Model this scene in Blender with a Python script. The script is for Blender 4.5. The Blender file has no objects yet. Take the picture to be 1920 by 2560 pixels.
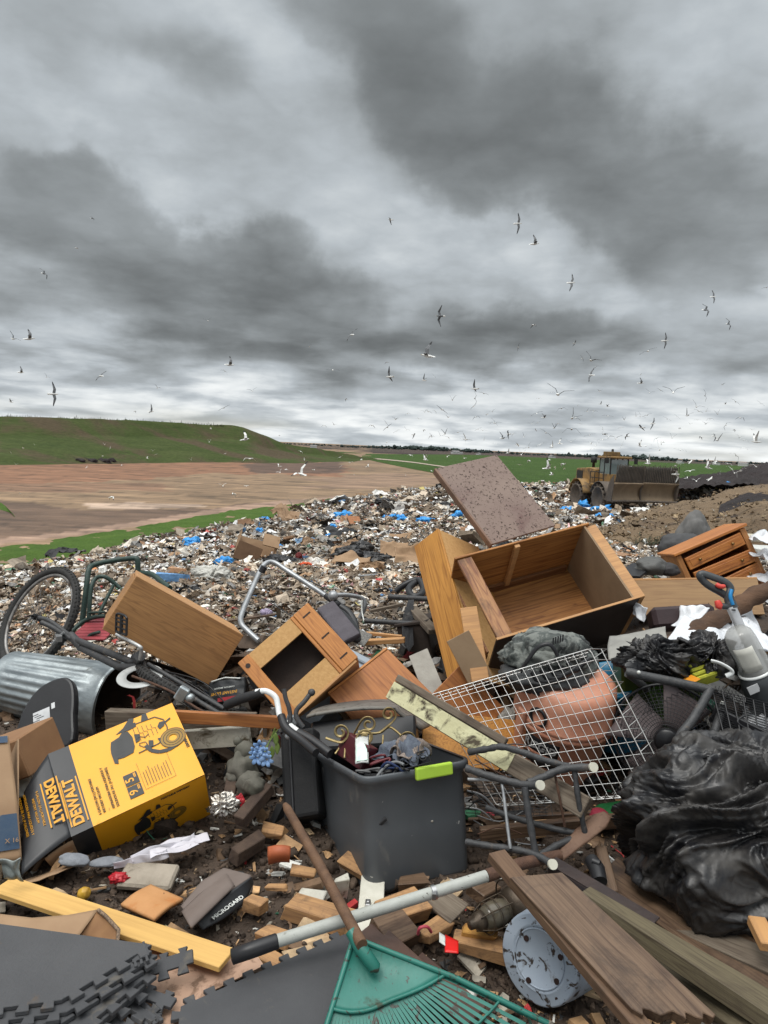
import bpy, bmesh, math, random
import numpy as np
from mathutils import Vector, Matrix, noise as mnoise
random.seed(7); rng = np.random.RandomState(7)
scene = bpy.context.scene
COL = scene.collection

# ---------------------------------------------------------------- camera
FPX, HSL, HV, CZ = 1775.0, 0.043, 1113.0, 1.6      # focal length in photo pixels, horizon slope and height, eye height
_n = np.array([HSL*FPX, FPX, 167.0]); _n /= np.linalg.norm(_n)
_f = np.array([0, 0, -1.0]); _wy = _f - _n*_f.dot(_n); _wy /= np.linalg.norm(_wy)
_wx = np.cross(_wy, _n)
RC = np.stack([_wx, _wy, _n])
cam_d = bpy.data.cameras.new('camera'); cam = bpy.data.objects.new('camera', cam_d); COL.objects.link(cam)
cam_d.sensor_fit = 'VERTICAL'; cam_d.sensor_height = 36.0; cam_d.lens = 36.0*FPX/2560.0
cam_d.clip_start = 0.05; cam_d.clip_end = 12000
cam.matrix_world = Matrix.Translation((0, 0, CZ)) @ Matrix([list(map(float, r)) for r in RC]).to_4x4()
scene.camera = cam

def P(u, v, d):                     # the place d metres deep along the view at a photo pixel
    c = RC @ (np.array([(u-960)/FPX, -(v-1280)/FPX, -1.0])*d)
    return Vector((c[0], c[1], c[2]+CZ))
def FP(u, v, z=-6.4):               # where the sight line meets the level z
    c = RC @ np.array([(u-960)/FPX, -(v-1280)/FPX, -1.0])
    t = (z-CZ)/min(c[2], -1e-4)
    return Vector((c[0]*t, c[1]*t, z))
def hor(u): return HV+HSL*(u-960)

# ---------------------------------------------------------------- render and colour
scene.view_settings.view_transform = 'Standard'; scene.view_settings.look = 'None'
scene.view_settings.exposure = 0.34; scene.view_settings.gamma = 1.0

# ---------------------------------------------------------------- node helpers
class NT:
    def __init__(s, tree): s.t = tree; s.n = tree.nodes; s.l = tree.links
    def node(s, typ, **kw):
        x = s.n.new(typ)
        for k, v in kw.items():
            if k.startswith('i_'):
                key = k[2:]; key = int(key) if key.isdigit() else key.replace('_', ' ')
                s.set(x.inputs[key], v)
            else: setattr(x, k, v)
        return x
    def set(s, sock, v):
        if isinstance(v, bpy.types.NodeSocket): s.l.new(v, sock)
        elif isinstance(v, bpy.types.Node): s.l.new(v.outputs[0], sock)
        else:
            if isinstance(v, (tuple, list)) and len(v) == 3 and sock.type == 'RGBA': v = (*v, 1)
            sock.default_value = v
    def math(s, op, a, b=0.0, c=0.0, clamp=False):
        x = s.n.new('ShaderNodeMath'); x.operation = op; x.use_clamp = clamp
        s.set(x.inputs[0], a); s.set(x.inputs[1], b); s.set(x.inputs[2], c); return x.outputs[0]
    def vmath(s, op, a, b=(0, 0, 0)):
        x = s.n.new('ShaderNodeVectorMath'); x.operation = op
        s.set(x.inputs[0], a)
        if op == 'SCALE': s.set(x.inputs['Scale'], b)
        else: s.set(x.inputs[1], b)
        return x.outputs['Value'] if op in ('DOT_PRODUCT', 'LENGTH') else x.outputs[0]
    def noise(s, vec, scale=5, detail=5, rough=.55, dist=0):
        x = s.n.new('ShaderNodeTexNoise'); s.set(x.inputs['Vector'], vec)
        x.inputs['Scale'].default_value = scale; x.inputs['Detail'].default_value = detail
        x.inputs['Roughness'].default_value = rough; x.inputs['Distortion'].default_value = dist
        return x
    def ramp(s, fac, stops, interp='LINEAR'):
        x = s.n.new('ShaderNodeValToRGB'); s.set(x.inputs[0], fac); e = x.color_ramp.elements
        x.color_ramp.interpolation = interp
        while len(e) < len(stops): e.new(.5)
        for q, (p, c) in zip(e, stops):
            q.position = p
            if not isinstance(c, (tuple, list)): c = (c, c, c)
            q.color = (*c[:3], 1)
        return x.outputs[0]
    def mix(s, fac, a, b, mode='MIX'):
        x = s.n.new('ShaderNodeMix'); x.data_type = 'RGBA'; x.blend_type = mode
        s.set(x.inputs[0], fac); s.set(x.inputs[6], a); s.set(x.inputs[7], b); return x.outputs[2]
    def maprange(s, v, a, b, c=0., d=1., smooth=False):
        x = s.n.new('ShaderNodeMapRange'); s.set(x.inputs[0], v)
        if smooth: x.interpolation_type = 'SMOOTHSTEP'
        for i, q in enumerate((a, b, c, d)): x.inputs[i+1].default_value = q
        return x.outputs[0]

# ---------------------------------------------------------------- sky: overcast, cloud masses fixed in world directions
SUN_EL, SUN_AZ = math.radians(52), math.radians(-38)     # behind the cloud, to the left and slightly ahead
world = bpy.data.worlds.new('World'); scene.world = world; world.use_nodes = True
w = NT(world.node_tree); w.n.clear()
wo = w.node('ShaderNodeOutputWorld')
sky = w.node('ShaderNodeTexSky', sky_type='NISHITA', sun_disc=False, sun_elevation=SUN_EL, sun_rotation=SUN_AZ, air_density=1.2, dust_density=1.5)
tc = w.node('ShaderNodeTexCoord'); dirv = w.vmath('NORMALIZE', tc.outputs['Generated'])
sep = w.node('ShaderNodeSeparateXYZ'); w.set(sep.inputs[0], dirv)
zz = w.math('MAXIMUM', sep.outputs[2], 0.0)
den = w.math('ADD', zz, 0.13)
comb = w.node('ShaderNodeCombineXYZ'); w.set(comb.inputs[0], w.math('DIVIDE', sep.outputs[0], den)); w.set(comb.inputs[1], w.math('DIVIDE', sep.outputs[1], den))
plane = comb.outputs[0]
n1 = w.noise(plane, 1.15, 6, .52, .15)
n2 = w.noise(w.vmath('ADD', plane, (31.7, 12.1, 4.2)), .42, 4, .5, .2)
dst = w.node('ShaderNodeMapping'); w.set(dst.inputs[0], dirv); dst.inputs['Scale'].default_value = (1, 1, 2.0)
n3 = w.noise(dst.outputs[0], 2.9, 9, .52, .1)
n4 = w.noise(w.vmath('ADD', dst.outputs[0], (3.1, 8.2, 1.7)), 1.9, 6, .55, .2)
wv = w.vmath('SCALE', w.vmath('SUBTRACT', w.noise(dirv, 3.2, 7, .52).outputs['Color'], (.5, .5, .5)), .34)
dw = w.vmath('NORMALIZE', w.vmath('ADD', dirv, wv)); sep2 = w.node('ShaderNodeSeparateXYZ'); w.set(sep2.inputs[0], dw)
azn = w.math('ARCTAN2', sep2.outputs[0], sep2.outputs[1]); eln = w.math('ARCSINE', sep2.outputs[2])
MASSES = [  # photo pixel of the centre, half length, half width, slope in degrees, weight (+ dark, - light)
 (1130, 190, 430, 190, 22, .80), (1620, 460, 470, 200, 18, 1.05), (930, 30, 230, 130, 20, .45), (1200, 420, 240, 90, 24, .45), (230, 560, 450, 120, 18, .9), (420, 200, 260, 90, 15, .35), (150, 420, 260, 60, 10, .30), (660, 745, 430, 115, 13, 1.0), (1120, 850, 400, 75, 6, .75),
 (1660, 930, 420, 75, 6, .75), (20, 740, 300, 80, 8, .6), (400, 110, 200, 90, 10, .30), (1900, 640, 260, 130, 20, .6), (880, 420, 150, 110, 10, -.35), (1350, 660, 230, 110, 38, -.75), (240, 300, 230, 110, 15, -.45), (1880, 80, 260, 160, 0, -.6), (640, 560, 200, 40, 12, -.25), (60, 60, 300, 110, 0, -.2)]
acc = 0.0
for (u, v, a, b2_, th_, wt) in MASSES:
    d0 = (P(u, v, 1)-Vector((0, 0, CZ))).normalized(); a0, e0 = math.atan2(d0.x, d0.y), math.asin(d0.z); th_ = math.radians(th_)
    da = w.math('SUBTRACT', azn, a0); de = w.math('SUBTRACT', eln, e0); c_, s_ = math.cos(th_), math.sin(th_); ka, kb = FPX/a, FPX/b2_
    p_ = w.math('MULTIPLY_ADD', da, c_*ka, w.math('MULTIPLY', de, -s_*ka)); q_ = w.math('MULTIPLY_ADD', da, s_*kb, w.math('MULTIPLY', de, c_*kb))
    r2 = w.math('MULTIPLY_ADD', p_, p_, w.math('MULTIPLY', q_, q_)); acc = w.math('MULTIPLY_ADD', w.math('EXPONENT', w.math('MULTIPLY', r2, -1.0)), wt, acc)
hz = w.maprange(zz, 0.0, .17, 1, 0, True)           # the light band low over the horizon
hz2 = w.maprange(zz, 0.02, .40, 1, 0, True)
st_ = w.math('MULTIPLY_ADD', hz, .95, -.98)          # brightness in stops
hz3 = w.maprange(zz, 0.05, .30, 1, 0, True)
def addn(nz, amp_): 
    global st_
    st_ = w.math('ADD', st_, w.math('MULTIPLY', w.math('SUBTRACT', nz.outputs[0], .5), amp_))
def edge(nz, lo, hi): 
    class _E: outputs = [w.maprange(nz.outputs[0], lo, hi, 0, 1, True)]
    return _E
# puffy layered bases: the folded noise keeps crisp lower edges
lay = w.node('ShaderNodeCombineXYZ'); den2 = w.math('ADD', zz, .24); w.set(lay.inputs[0], w.math('DIVIDE', sep.outputs[0], den2)); w.set(lay.inputs[1], w.math('DIVIDE', sep.outputs[1], den2)); w.set(lay.inputs[2], w.math('MULTIPLY', zz, 1.6))
nb1 = w.noise(lay.outputs[0], 1.5, 8, .50, .0); nb2 = w.noise(w.vmath('ADD', lay.outputs[0], (5, 9, 2)), 3.4, 8, .52, .0)
def billow(nz, k=2.0):
    class _E: outputs = [w.math('MINIMUM', w.math('MULTIPLY', w.math('ABSOLUTE', w.math('SUBTRACT', nz.outputs[0], .5)), k*2.4), 1.0)]
    return _E
field = w.math('ADD', acc, w.math('MULTIPLY', w.math('SUBTRACT', n3.outputs[0], .5), 1.5)); field = w.math('ADD', field, w.math('MULTIPLY', w.math('SUBTRACT', nb2.outputs[0], .5), .55))
mass = w.math('ADD', w.math('MULTIPLY', w.maprange(field, -.05, .85, 0, 1, True), .80), w.math('MULTIPLY', w.maprange(field, .22, .60, 0, 1, True), .20)); body = w.maprange(field, .3, 1.3, 0, 1)
st_ = w.math('ADD', st_, w.math('MULTIPLY', mass, w.math('MULTIPLY_ADD', hz, .6, -.84))); st_ = w.math('ADD', st_, w.math('MULTIPLY', body, -.50))
st_ = w.math('ADD', st_, w.maprange(field, -1.0, -.05, .75, 0)); addn(billow(nb1), .60); addn(billow(nb2), .42); addn(edge(n1, .38, .60), w.math('MULTIPLY_ADD', hz3, 1.0, .08)); addn(n4, 1.8); addn(n3, 1.0); addn(w.noise(dst.outputs[0], 7, 8, .52, .0), .55)
val = w.math('POWER', 2.0, st_); val = w.math('MULTIPLY', w.math('DIVIDE', val, w.math('MULTIPLY_ADD', val, .75, 1.0)), 1.22)
# sky overhead, out of view, brightened to throw more light on the ground
val = w.math('ADD', val, w.maprange(zz, .66, .97, 0, 1.9, True))
tint = w.ramp(w.maprange(val, .1, .75), [(0, (.90, .975, 1.0)), (.5, (.89, .97, 1.03)), (1, (.97, 1.0, 1.0))])
cloudc = w.vmath('SCALE', tint, val)
cov = w.math('MULTIPLY', w.maprange(zz, 0.004, .05, 1, 0, True), w.maprange(w.noise(w.vmath('ADD', plane, (4, 9, 2)), .35, 3).outputs[0], .50, .66, 0, .6, True))
bgs = w.node('ShaderNodeBackground', i_Color=sky.outputs[0], i_Strength=.09)
bgc = w.node('ShaderNodeBackground', i_Color=cloudc, i_Strength=1.0)
mx = w.node('ShaderNodeMixShader'); w.set(mx.inputs[0], cov); w.set(mx.inputs[1], bgc); w.set(mx.inputs[2], bgs)
w.l.new(mx.outputs[0], wo.inputs[0])

sund = bpy.data.lights.new('sun', 'SUN'); sund.energy = 1.3; sund.angle = math.radians(24); sund.color = (1, .965, .91)
sun = bpy.data.objects.new('sun', sund); COL.objects.link(sun)
sdir = Vector((math.sin(SUN_AZ)*math.cos(SUN_EL), math.cos(SUN_AZ)*math.cos(SUN_EL), math.sin(SUN_EL)))
sdir = Vector((-.35, -.30, .89)).normalized()
sun.rotation_euler = sdir.to_track_quat('Z', 'Y').to_euler()
sky.sun_elevation = math.asin(sdir.z); sky.sun_rotation = math.atan2(sdir.x, sdir.y)

# ---------------------------------------------------------------- materials
MATS = {}
def _m(name):
    m = bpy.data.materials.new(name); m.use_nodes = True; t = NT(m.node_tree); b = t.n['Principled BSDF']; MATS[name] = m
    return m, t, b
def mat(name, c1, c2=None, scale=8., rough=.7, bump=.25, metal=0., dirt=None, damt=.5, dscale=6., stretch=(1, 1, 1), spec=.4, lo=.35, hi=.65, speck=None, spamt=.62, bscale=None, alpha=None, trans=0., bdist=.01):
    if name in MATS: return MATS[name]
    m, t, b = _m(name); c2 = c2 or tuple(q*.72 for q in c1)
    co = t.node('ShaderNodeTexCoord').outputs['Object']
    mp = t.node('ShaderNodeMapping'); t.set(mp.inputs[0], co); mp.inputs['Scale'].default_value = stretch
    n = t.noise(mp.outputs[0], scale, 7, .6, .3)
    col = t.mix(t.maprange(n.outputs[0], lo, hi), c1, c2)
    r = rough
    if dirt:
        n2 = t.noise(co, dscale, 8, .68, .6)
        f = t.maprange(n2.outputs[0], 1-damt, 1-damt+.12)
        col = t.mix(f, col, dirt); r = t.math('MULTIPLY_ADD', f, (.85-rough), rough)
    if speck:
        n3 = t.noise(co, speck[1], 4, .6, .8); f = t.maprange(n3.outputs[0], spamt, spamt+.04)
        col = t.mix(f, col, speck[0])
    t.set(b.inputs['Base Color'], col); t.set(b.inputs['Roughness'], r)
    b.inputs['Metallic'].default_value = metal; b.inputs['Specular IOR Level'].default_value = spec
    if bump:
        nb = t.noise(mp.outputs[0], bscale or scale*3, 8, .65)
        bp = t.node('ShaderNodeBump', i_Strength=bump, i_Distance=bdist); t.set(bp.inputs['Height'], nb.outputs[0]); t.set(b.inputs['Normal'], bp.outputs[0])
    if trans: b.inputs['Transmission Weight'].default_value = trans
    if alpha is not None: b.inputs['Alpha'].default_value = alpha
    return m
def wood(name, c1, c2, ax=0, sc=1.0, rough=.5, dirt=(.05, .035, .025), damt=.36, wav=1.0, bump=.15, dsc=4.):
    """grain runs along local axis ax"""
    if name in MATS: return MATS[name]
    m, t, b = _m(name)
    co = t.node('ShaderNodeTexCoord').outputs['Object']
    s = [9*sc]*3; s[ax] = .9*sc
    mp = t.node('ShaderNodeMapping'); t.set(mp.inputs[0], co); mp.inputs['Scale'].default_value = s
    n = t.noise(mp.outputs[0], 1.0, 3, .5, .5)
    rings = t.math('FRACT', t.math('MULTIPLY', n.outputs[0], 9.0*wav))
    tri = t.math('ABSOLUTE', t.math('SUBTRACT', rings, .5))
    s2 = [110*sc]*3; s2[ax] = 3*sc
    mp2 = t.node('ShaderNodeMapping'); t.set(mp2.inputs[0], co); mp2.inputs['Scale'].default_value = s2
    fine = t.noise(mp2.outputs[0], 1.0, 4, .65)
    if sum(c1) > .5: c1 = (c1[0]*1.10, c1[1]*1.06, c1[2]*.95)
    f = t.math('ADD', t.math('MULTIPLY', t.maprange(tri, .0, .22, 1, 0), .55), t.maprange(fine.outputs[0], .42, .70, 0, .75), clamp=True)
    big = t.noise(co, 2.5*sc, 5, .6)
    cA = t.mix(t.maprange(big.outputs[0], .3, .7), c1, tuple(.45*x+.55*y for x, y in zip(c1, c2)))
    col = t.mix(f, cA, c2)
    dn = t.noise(co, dsc, 9, .72, .8); df = t.maprange(dn.outputs[0], 1-damt, 1-damt+.2, 0, .85)
    col = t.mix(df, col, dirt)
    t.set(b.inputs['Base Color'], col); t.set(b.inputs['Roughness'], t.math('MULTIPLY_ADD', fine.outputs[0], .25, rough-.05))
    b.inputs['Specular IOR Level'].default_value = .35
    bp = t.node('ShaderNodeBump', i_Strength=bump*2, i_Distance=.002); t.set(bp.inputs['Height'], fine.outputs[0]); t.set(b.inputs['Normal'], bp.outputs[0])
    return m
def attrmat(name, rough=.75, bump=.3, scale=30, var=.35, spec=.3, bd=.01):
    m, t, b = _m(name)
    a = t.node('ShaderNodeAttribute', attribute_name='Col')
    co = t.node('ShaderNodeTexCoord').outputs['Object']
    n = t.noise(co, scale, 6, .65)
    k = t.maprange(n.outputs[0], .3, .7, 1-var, 1+var)
    t.set(b.inputs['Base Color'], t.vmath('SCALE', a.outputs['Color'], k)); b.inputs['Roughness'].default_value = rough
    b.inputs['Specular IOR Level'].default_value = spec
    if bump:
        bp = t.node('ShaderNodeBump', i_Strength=bump, i_Distance=bd); t.set(bp.inputs['Height'], n.outputs[0]); t.set(b.inputs['Normal'], bp.outputs[0])
    return m

# ---------------------------------------------------------------- mesh helpers
class MB:
    def __init__(s): s.v = []; s.f = []; s.m = []; s.s = []
    def add(s, vs, fs, m=0, sm=False, M=None):
        o = len(s.v)
        s.v += [tuple(M @ Vector(p)) if M is not None else tuple(p) for p in vs]
        for f in fs: s.f.append(tuple(i+o for i in f)); s.m.append(m); s.s.append(sm)
        return s
    def box(s, c, d, M=None, m=0, taper=1.0):
        x, y, z = (q/2 for q in d); vs = []
        for k in (-1, 1):
            q = taper if k < 0 else 1
            vs += [(c[0]-x*q, c[1]-y*q, c[2]+k*z), (c[0]+x*q, c[1]-y*q, c[2]+k*z), (c[0]+x*q, c[1]+y*q, c[2]+k*z), (c[0]-x*q, c[1]+y*q, c[2]+k*z)]
        return s.add(vs, [(3, 2, 1, 0), (4, 5, 6, 7), (0, 1, 5, 4), (1, 2, 6, 5), (2, 3, 7, 6), (3, 0, 4, 7)], m, False, M)
    def tube(s, pts, r, n=8, m=0, closed=False, cap=True, M=None, flat=1.0):
        pts = [Vector(p) for p in pts]; N = len(pts); R = r if isinstance(r, (list, tuple)) else [r]*N
        vs = []; fs = []; up = None
        for i in range(N):
            a = pts[(i-1) % N] if (closed or i > 0) else pts[i]; b = pts[(i+1) % N] if (closed or i < N-1) else pts[i]
            t = (b-a).normalized() if (b-a).length > 1e-9 else Vector((0, 0, 1))
            if up is None: up = t.orthogonal().normalized()
            up = (up-t*up.dot(t)); up = up.normalized() if up.length > 1e-6 else t.orthogonal().normalized()
            sd = t.cross(up)
            for k in range(n):
                q = 2*math.pi*k/n; vs.append(pts[i]+(up*math.cos(q)*flat+sd*math.sin(q))*R[i])
        for i in range(N if closed else N-1):
            j = (i+1) % N
            for k in range(n): fs.append((i*n+k, i*n+(k+1) % n, j*n+(k+1) % n, j*n+k))
        s.add(vs, fs, m, True, M)
        if cap and not closed:
            s.add(vs[:n], [tuple(range(n-1, -1, -1))], m, False, M); s.add(vs[-n:], [tuple(range(n))], m, False, M)
        return s
    def lathe(s, prof, n=24, m=0, M=None, sm=True, rip=None):
        vs = []; fs = []
        for (r, z) in prof:
            for k in range(n):
                q = 2*math.pi*k/n; rr = r*(rip(q, z) if rip else 1); vs.append((rr*math.cos(q), rr*math.sin(q), z))
        for i in range(len(prof)-1):
            for k in range(n): fs.append((i*n+k, i*n+(k+1) % n, (i+1)*n+(k+1) % n, (i+1)*n+k))
        return s.add(vs, fs, m, sm, M)
    def poly(s, pts, t, M=None, m=0, z0=0.):
        n = len(pts); vs = [(p[0], p[1], z0) for p in pts]+[(p[0], p[1], z0+t) for p in pts]
        fs = [tuple(range(n-1, -1, -1)), tuple(range(n, 2*n))]+[(i, (i+1) % n, n+(i+1) % n, n+i) for i in range(n)]
        return s.add(vs, fs, m, False, M)
    def grid(s, fn, nu, nv, m=0, sm=True, th=0., M=None):
        vs = [Vector(fn(i/nu, j/nv)) for j in range(nv+1) for i in range(nu+1)]
        fs = [(j*(nu+1)+i, j*(nu+1)+i+1, (j+1)*(nu+1)+i+1, (j+1)*(nu+1)+i) for j in range(nv) for i in range(nu)]
        if th:
            nrm = [Vector((0, 0, 0)) for _ in vs]
            for f in fs:
                q = (vs[f[1]]-vs[f[0]]).cross(vs[f[3]]-vs[f[0]])
                for i in f: nrm[i] += q
            o = len(vs); vs2 = [p-(q.normalized() if q.length else Vector((0, 0, 1)))*th for p, q in zip(vs, nrm)]
            fs2 = [tuple(i+o for i in reversed(f)) for f in fs]
            rim = [i for i in range(nu+1)]+[(j*(nu+1)+nu) for j in range(1, nv+1)]+[nv*(nu+1)+i for i in range(nu-1, -1, -1)]+[j*(nu+1) for j in range(nv-1, 0, -1)]
            fs3 = [(rim[k], rim[k]+o, rim[(k+1) % len(rim)]+o, rim[(k+1) % len(rim)]) for k in range(len(rim))]
            vs = vs+vs2; fs = fs+fs2+fs3
        return s.add(vs, fs, m, sm, M)
    def ico(s, c, r, sub=2, m=0, jag=0., sq=(1, 1, 1), seed=0, fr=2.0, M=None, sm=True):
        bm = bmesh.new(); bmesh.ops.create_icosphere(bm, subdivisions=sub, radius=1)
        vs = []
        for q in bm.verts:
            d = 1+jag*mnoise.noise(q.co*fr+Vector((seed*3.1, seed*1.7, seed)))*1.6
            vs.append((c[0]+q.co.x*r*d*sq[0], c[1]+q.co.y*r*d*sq[1], c[2]+q.co.z*r*d*sq[2]))
        fs = [tuple(x.index for x in f.verts) for f in bm.faces]; bm.free()
        return s.add(vs, fs, m, sm, M)

WM = {}                              # world matrix of every object that parents others
def _mesh(name, mb, mats, inv=None):
    me = bpy.data.meshes.new(name)
    vs = [tuple(inv @ Vector(p)) for p in mb.v] if inv is not None else mb.v
    me.from_pydata(vs, [], mb.f)
    if not isinstance(mats, (list, tuple)): mats = [mats]
    for m in mats: me.materials.append(m)
    me.polygons.foreach_set('material_index', mb.m); me.polygons.foreach_set('use_smooth', mb.s); me.update()
    return me
def thing(name, label, cat, M, group=None):
    o = bpy.data.objects.new(name, None); COL.objects.link(o); o.empty_display_size = .1
    if not isinstance(M, Matrix): M = Matrix.Translation(M)
    o.matrix_world = M; WM[o] = M.copy(); o['label'] = label; o['category'] = cat
    if group: o['group'] = group
    return o
def part(name, mb, mats, parent, world=False, bev=0., label=None, seg=1):
    """a mesh under its thing; world=True when its shape was laid out in world coordinates"""
    M = WM[parent]; me = _mesh(name, mb, mats, M.inverted() if world else None)
    o = bpy.data.objects.new(name, me); COL.objects.link(o); o.parent = parent; WM[o] = M
    if bev: _bev(o, bev, seg)
    if label: o['label'] = label
    return o
def _bev(o, wd, seg=1):
    b = o.modifiers.new('bevel', 'BEVEL'); b.width = wd; b.segments = seg; b.limit_method = 'ANGLE'; b.angle_limit = math.radians(40)
def top(name, mb, mats, label, cat, group=None, bev=0., M=None, kind=None, seg=1):
    """a thing that is one mesh. M: its pose if mb is local, else mb is in world coordinates"""
    if M is None:
        a = np.array([tuple(p) for p in mb.v]); c = a.mean(0); M = Matrix.Translation((c[0], c[1], a[:, 2].min())); inv = M.inverted()
    else: inv = None
    me = _mesh(name, mb, mats, inv); o = bpy.data.objects.new(name, me); COL.objects.link(o); o.matrix_world = M; WM[o] = M.copy()
    if kind: o['kind'] = kind
    if label: o['label'] = label
    if cat: o['category'] = cat
    if group: o['group'] = group
    if bev: _bev(o, bev, seg)
    return o
def frame(o, x, up):
    """matrix at o, x axis along x, z as near up as can be"""
    x = Vector(x).normalized(); z = Vector(up); z = (z-x*z.dot(x)).normalized(); y = z.cross(x)
    M = Matrix((x, y, z)).transposed().to_4x4(); M.translation = Vector(o); return M
def rect(a, b, c, face=True):
    """plate frame from corner a, corner b along x, corner c along y: matrix at the centre, sizes"""
    a, b, c = Vector(a), Vector(b), Vector(c); x = (b-a); y = (c-a); lx = x.length; x.normalize(); y = y-x*y.dot(x); ly = y.length; y.normalize()
    ctr = a+x*lx/2+y*ly/2; z = x.cross(y)
    if face and z.dot(Vector((0, 0, CZ))-ctr) < 0: y = -y; z = -z
    M = Matrix((x, y, z)).transposed().to_4x4(); M.translation = ctr
    return M, lx, ly
def bez(pts, n=6):
    """smooth curve through the points (Catmull-Rom)"""
    p = [Vector(q) for q in pts]; out = []
    for i in range(len(p)-1):
        a = p[max(i-1, 0)]; b = p[i]; c = p[i+1]; d = p[min(i+2, len(p)-1)]
        for k in range(n):
            t = k/n; out.append(.5*((2*b)+(c-a)*t+(2*a-5*b+4*c-d)*t*t+(3*b-a-3*c+d)*t**3))
    out.append(p[-1]); return out
def text(name, s, size, M, m, parent, ext=.0008, bold=0., ax='CENTER', sx=1.0, label=None, sp=1.0):
    c = bpy.data.curves.new('lettering', 'FONT'); c.body = s; c.size = size; c.extrude = ext; c.offset = bold; c.align_x = ax; c.align_y = 'CENTER'; c.space_line = .95; c.space_character = sp
    o = bpy.data.objects.new('tmp', c); me = bpy.data.meshes.new_from_object(o); bpy.data.objects.remove(o)
    me.transform(M @ Matrix.Diagonal((sx, 1, 1, 1))); me.materials.clear(); me.materials.append(m)
    p = bpy.data.objects.new(name, me); COL.objects.link(p); p.parent = parent; WM[p] = WM[parent]
    if label: p['label'] = label
    return p
def RX(a): return Matrix.Rotation(math.radians(a), 4, 'X')
def RY(a): return Matrix.Rotation(math.radians(a), 4, 'Y')
def RZ(a): return Matrix.Rotation(math.radians(a), 4, 'Z')
def T(*a): return Matrix.Translation(a)
# ================================================================ the land
EDGE = [(-900, 1590, 16), (-300, 1492, 20), (0, 1428, 22), (211, 1393, 25), (346, 1358, 28), (464, 1337, 31), (591, 1308, 34), (700, 1292, 37), (781, 1269, 42),
        (907, 1245, 50), (1066, 1222, 62), (1311, 1210, 82), (1415, 1208, 90), (1600, 1206, 95), (1950, 1216, 95), (2600, 1240, 95)]
EW = [P(*e) for e in EDGE]
EA = np.array([p.x/p.y for p in EW]); ED = np.array([p.y for p in EW]); EZ = np.array([p.z for p in EW])
def _sm(t): t = np.clip(t, 0, 1); return t*t*(3-2*t)
def vnoise(x, y, s, seed=0):
    """cheap smooth value noise for arrays"""
    x = x/s+seed*17.3; y = y/s+seed*7.7; xi = np.floor(x).astype(np.int64); yi = np.floor(y).astype(np.int64); fx = x-xi; fy = y-yi
    fx = fx*fx*(3-2*fx); fy = fy*fy*(3-2*fy)
    def h(a, b):
        q = (a*374761393+b*668265263+seed*1442695) & 0x7fffffff; q = ((q ^ (q >> 13))*1274126177) & 0x7fffffff
        return (q ^ (q >> 16)) % 10007/10007.
    return (h(xi, yi)*(1-fx)+h(xi+1, yi)*fx)*(1-fy)+(h(xi, yi+1)*(1-fx)+h(xi+1, yi+1)*fx)*fy-.5
def ground_z(x, y, rough=True):
    x = np.asarray(x, float); y = np.asarray(y, float)
    a = x/np.maximum(y, .3); a = np.clip(a, EA[0], EA[-1])
    De = np.interp(a, EA, ED); Ze = np.interp(a, EA, EZ)
    z = Ze*np.clip((y-7)/(De-7), 0, 1)
    bank = .30*np.exp(-((y-4.15)/.75)**2)*_sm((x+1.55)/.6)
    bank = bank+.46*_sm((x-.7)/1.3)*np.exp(-((y-4.9)/1.7)**2)
    z = z+bank
    z = z-1.45*np.exp(-((y-52)/21.)**2)*_sm((a-.12)/.16)
    if rough:
        k = np.clip(y/14, .25, 1.6)
        z = z+vnoise(x, y, 2.6, 1)*.22*k+vnoise(x, y, .8, 2)*.10*k+vnoise(x, y, .23, 3)*.035
    out = y-De
    drop = np.clip(out-.3, 0, None)*.5
    return np.where(out > .3, np.maximum(z-drop, -6.4), z)
def inside(x, y, m=0.):
    a = np.clip(x/np.maximum(y, .3), EA[0], EA[-1]); return y < np.interp(a, EA, ED)+m

def inpoly(x, y, poly):
    r = np.zeros(x.shape, bool); n = len(poly); j = n-1
    for i in range(n):
        xi, yi = poly[i]; xj, yj = poly[j]
        c = ((yi > y) != (yj > y)) & (x < (xj-xi)*(y-yi)/((yj-yi)+1e-12)+xi); r ^= c; j = i
    return r
def setcol(me, C):
    ca = me.color_attributes.new('Col', 'FLOAT_COLOR', 'POINT'); C4 = np.ones((len(C), 4), np.float32); C4[:, :3] = C
    ca.data.foreach_set('color', C4.ravel())
def npmesh(name, V, Fq, mats, smooth=True, C=None):
    me = bpy.data.meshes.new(name); me.vertices.add(len(V)); me.vertices.foreach_set('co', np.asarray(V, np.float32).ravel())
    Fq = np.asarray(Fq, np.int32); k = Fq.shape[1]
    me.loops.add(Fq.size); me.loops.foreach_set('vertex_index', Fq.ravel())
    me.polygons.add(len(Fq)); me.polygons.foreach_set('loop_start', np.arange(0, Fq.size, k, dtype=np.int32))
    me.polygons.foreach_set('use_smooth', np.full(len(Fq), smooth)); me.update(calc_edges=True)
    me.materials.append(mats)
    if C is not None: setcol(me, C)
    return me
def link_np(name, me, kind, label=None, cat=None):
    o = bpy.data.objects.new(name, me); COL.objects.link(o); o['kind'] = kind
    if label: o['label'] = label
    if cat: o['category'] = cat
    return o
def gridfaces(nu, nv):
    i, j = np.meshgrid(np.arange(nu), np.arange(nv)); b = j*(nu+1)+i
    return np.stack([b, b+1, b+nu+2, b+nu+1], -1).reshape(-1, 4)

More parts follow.
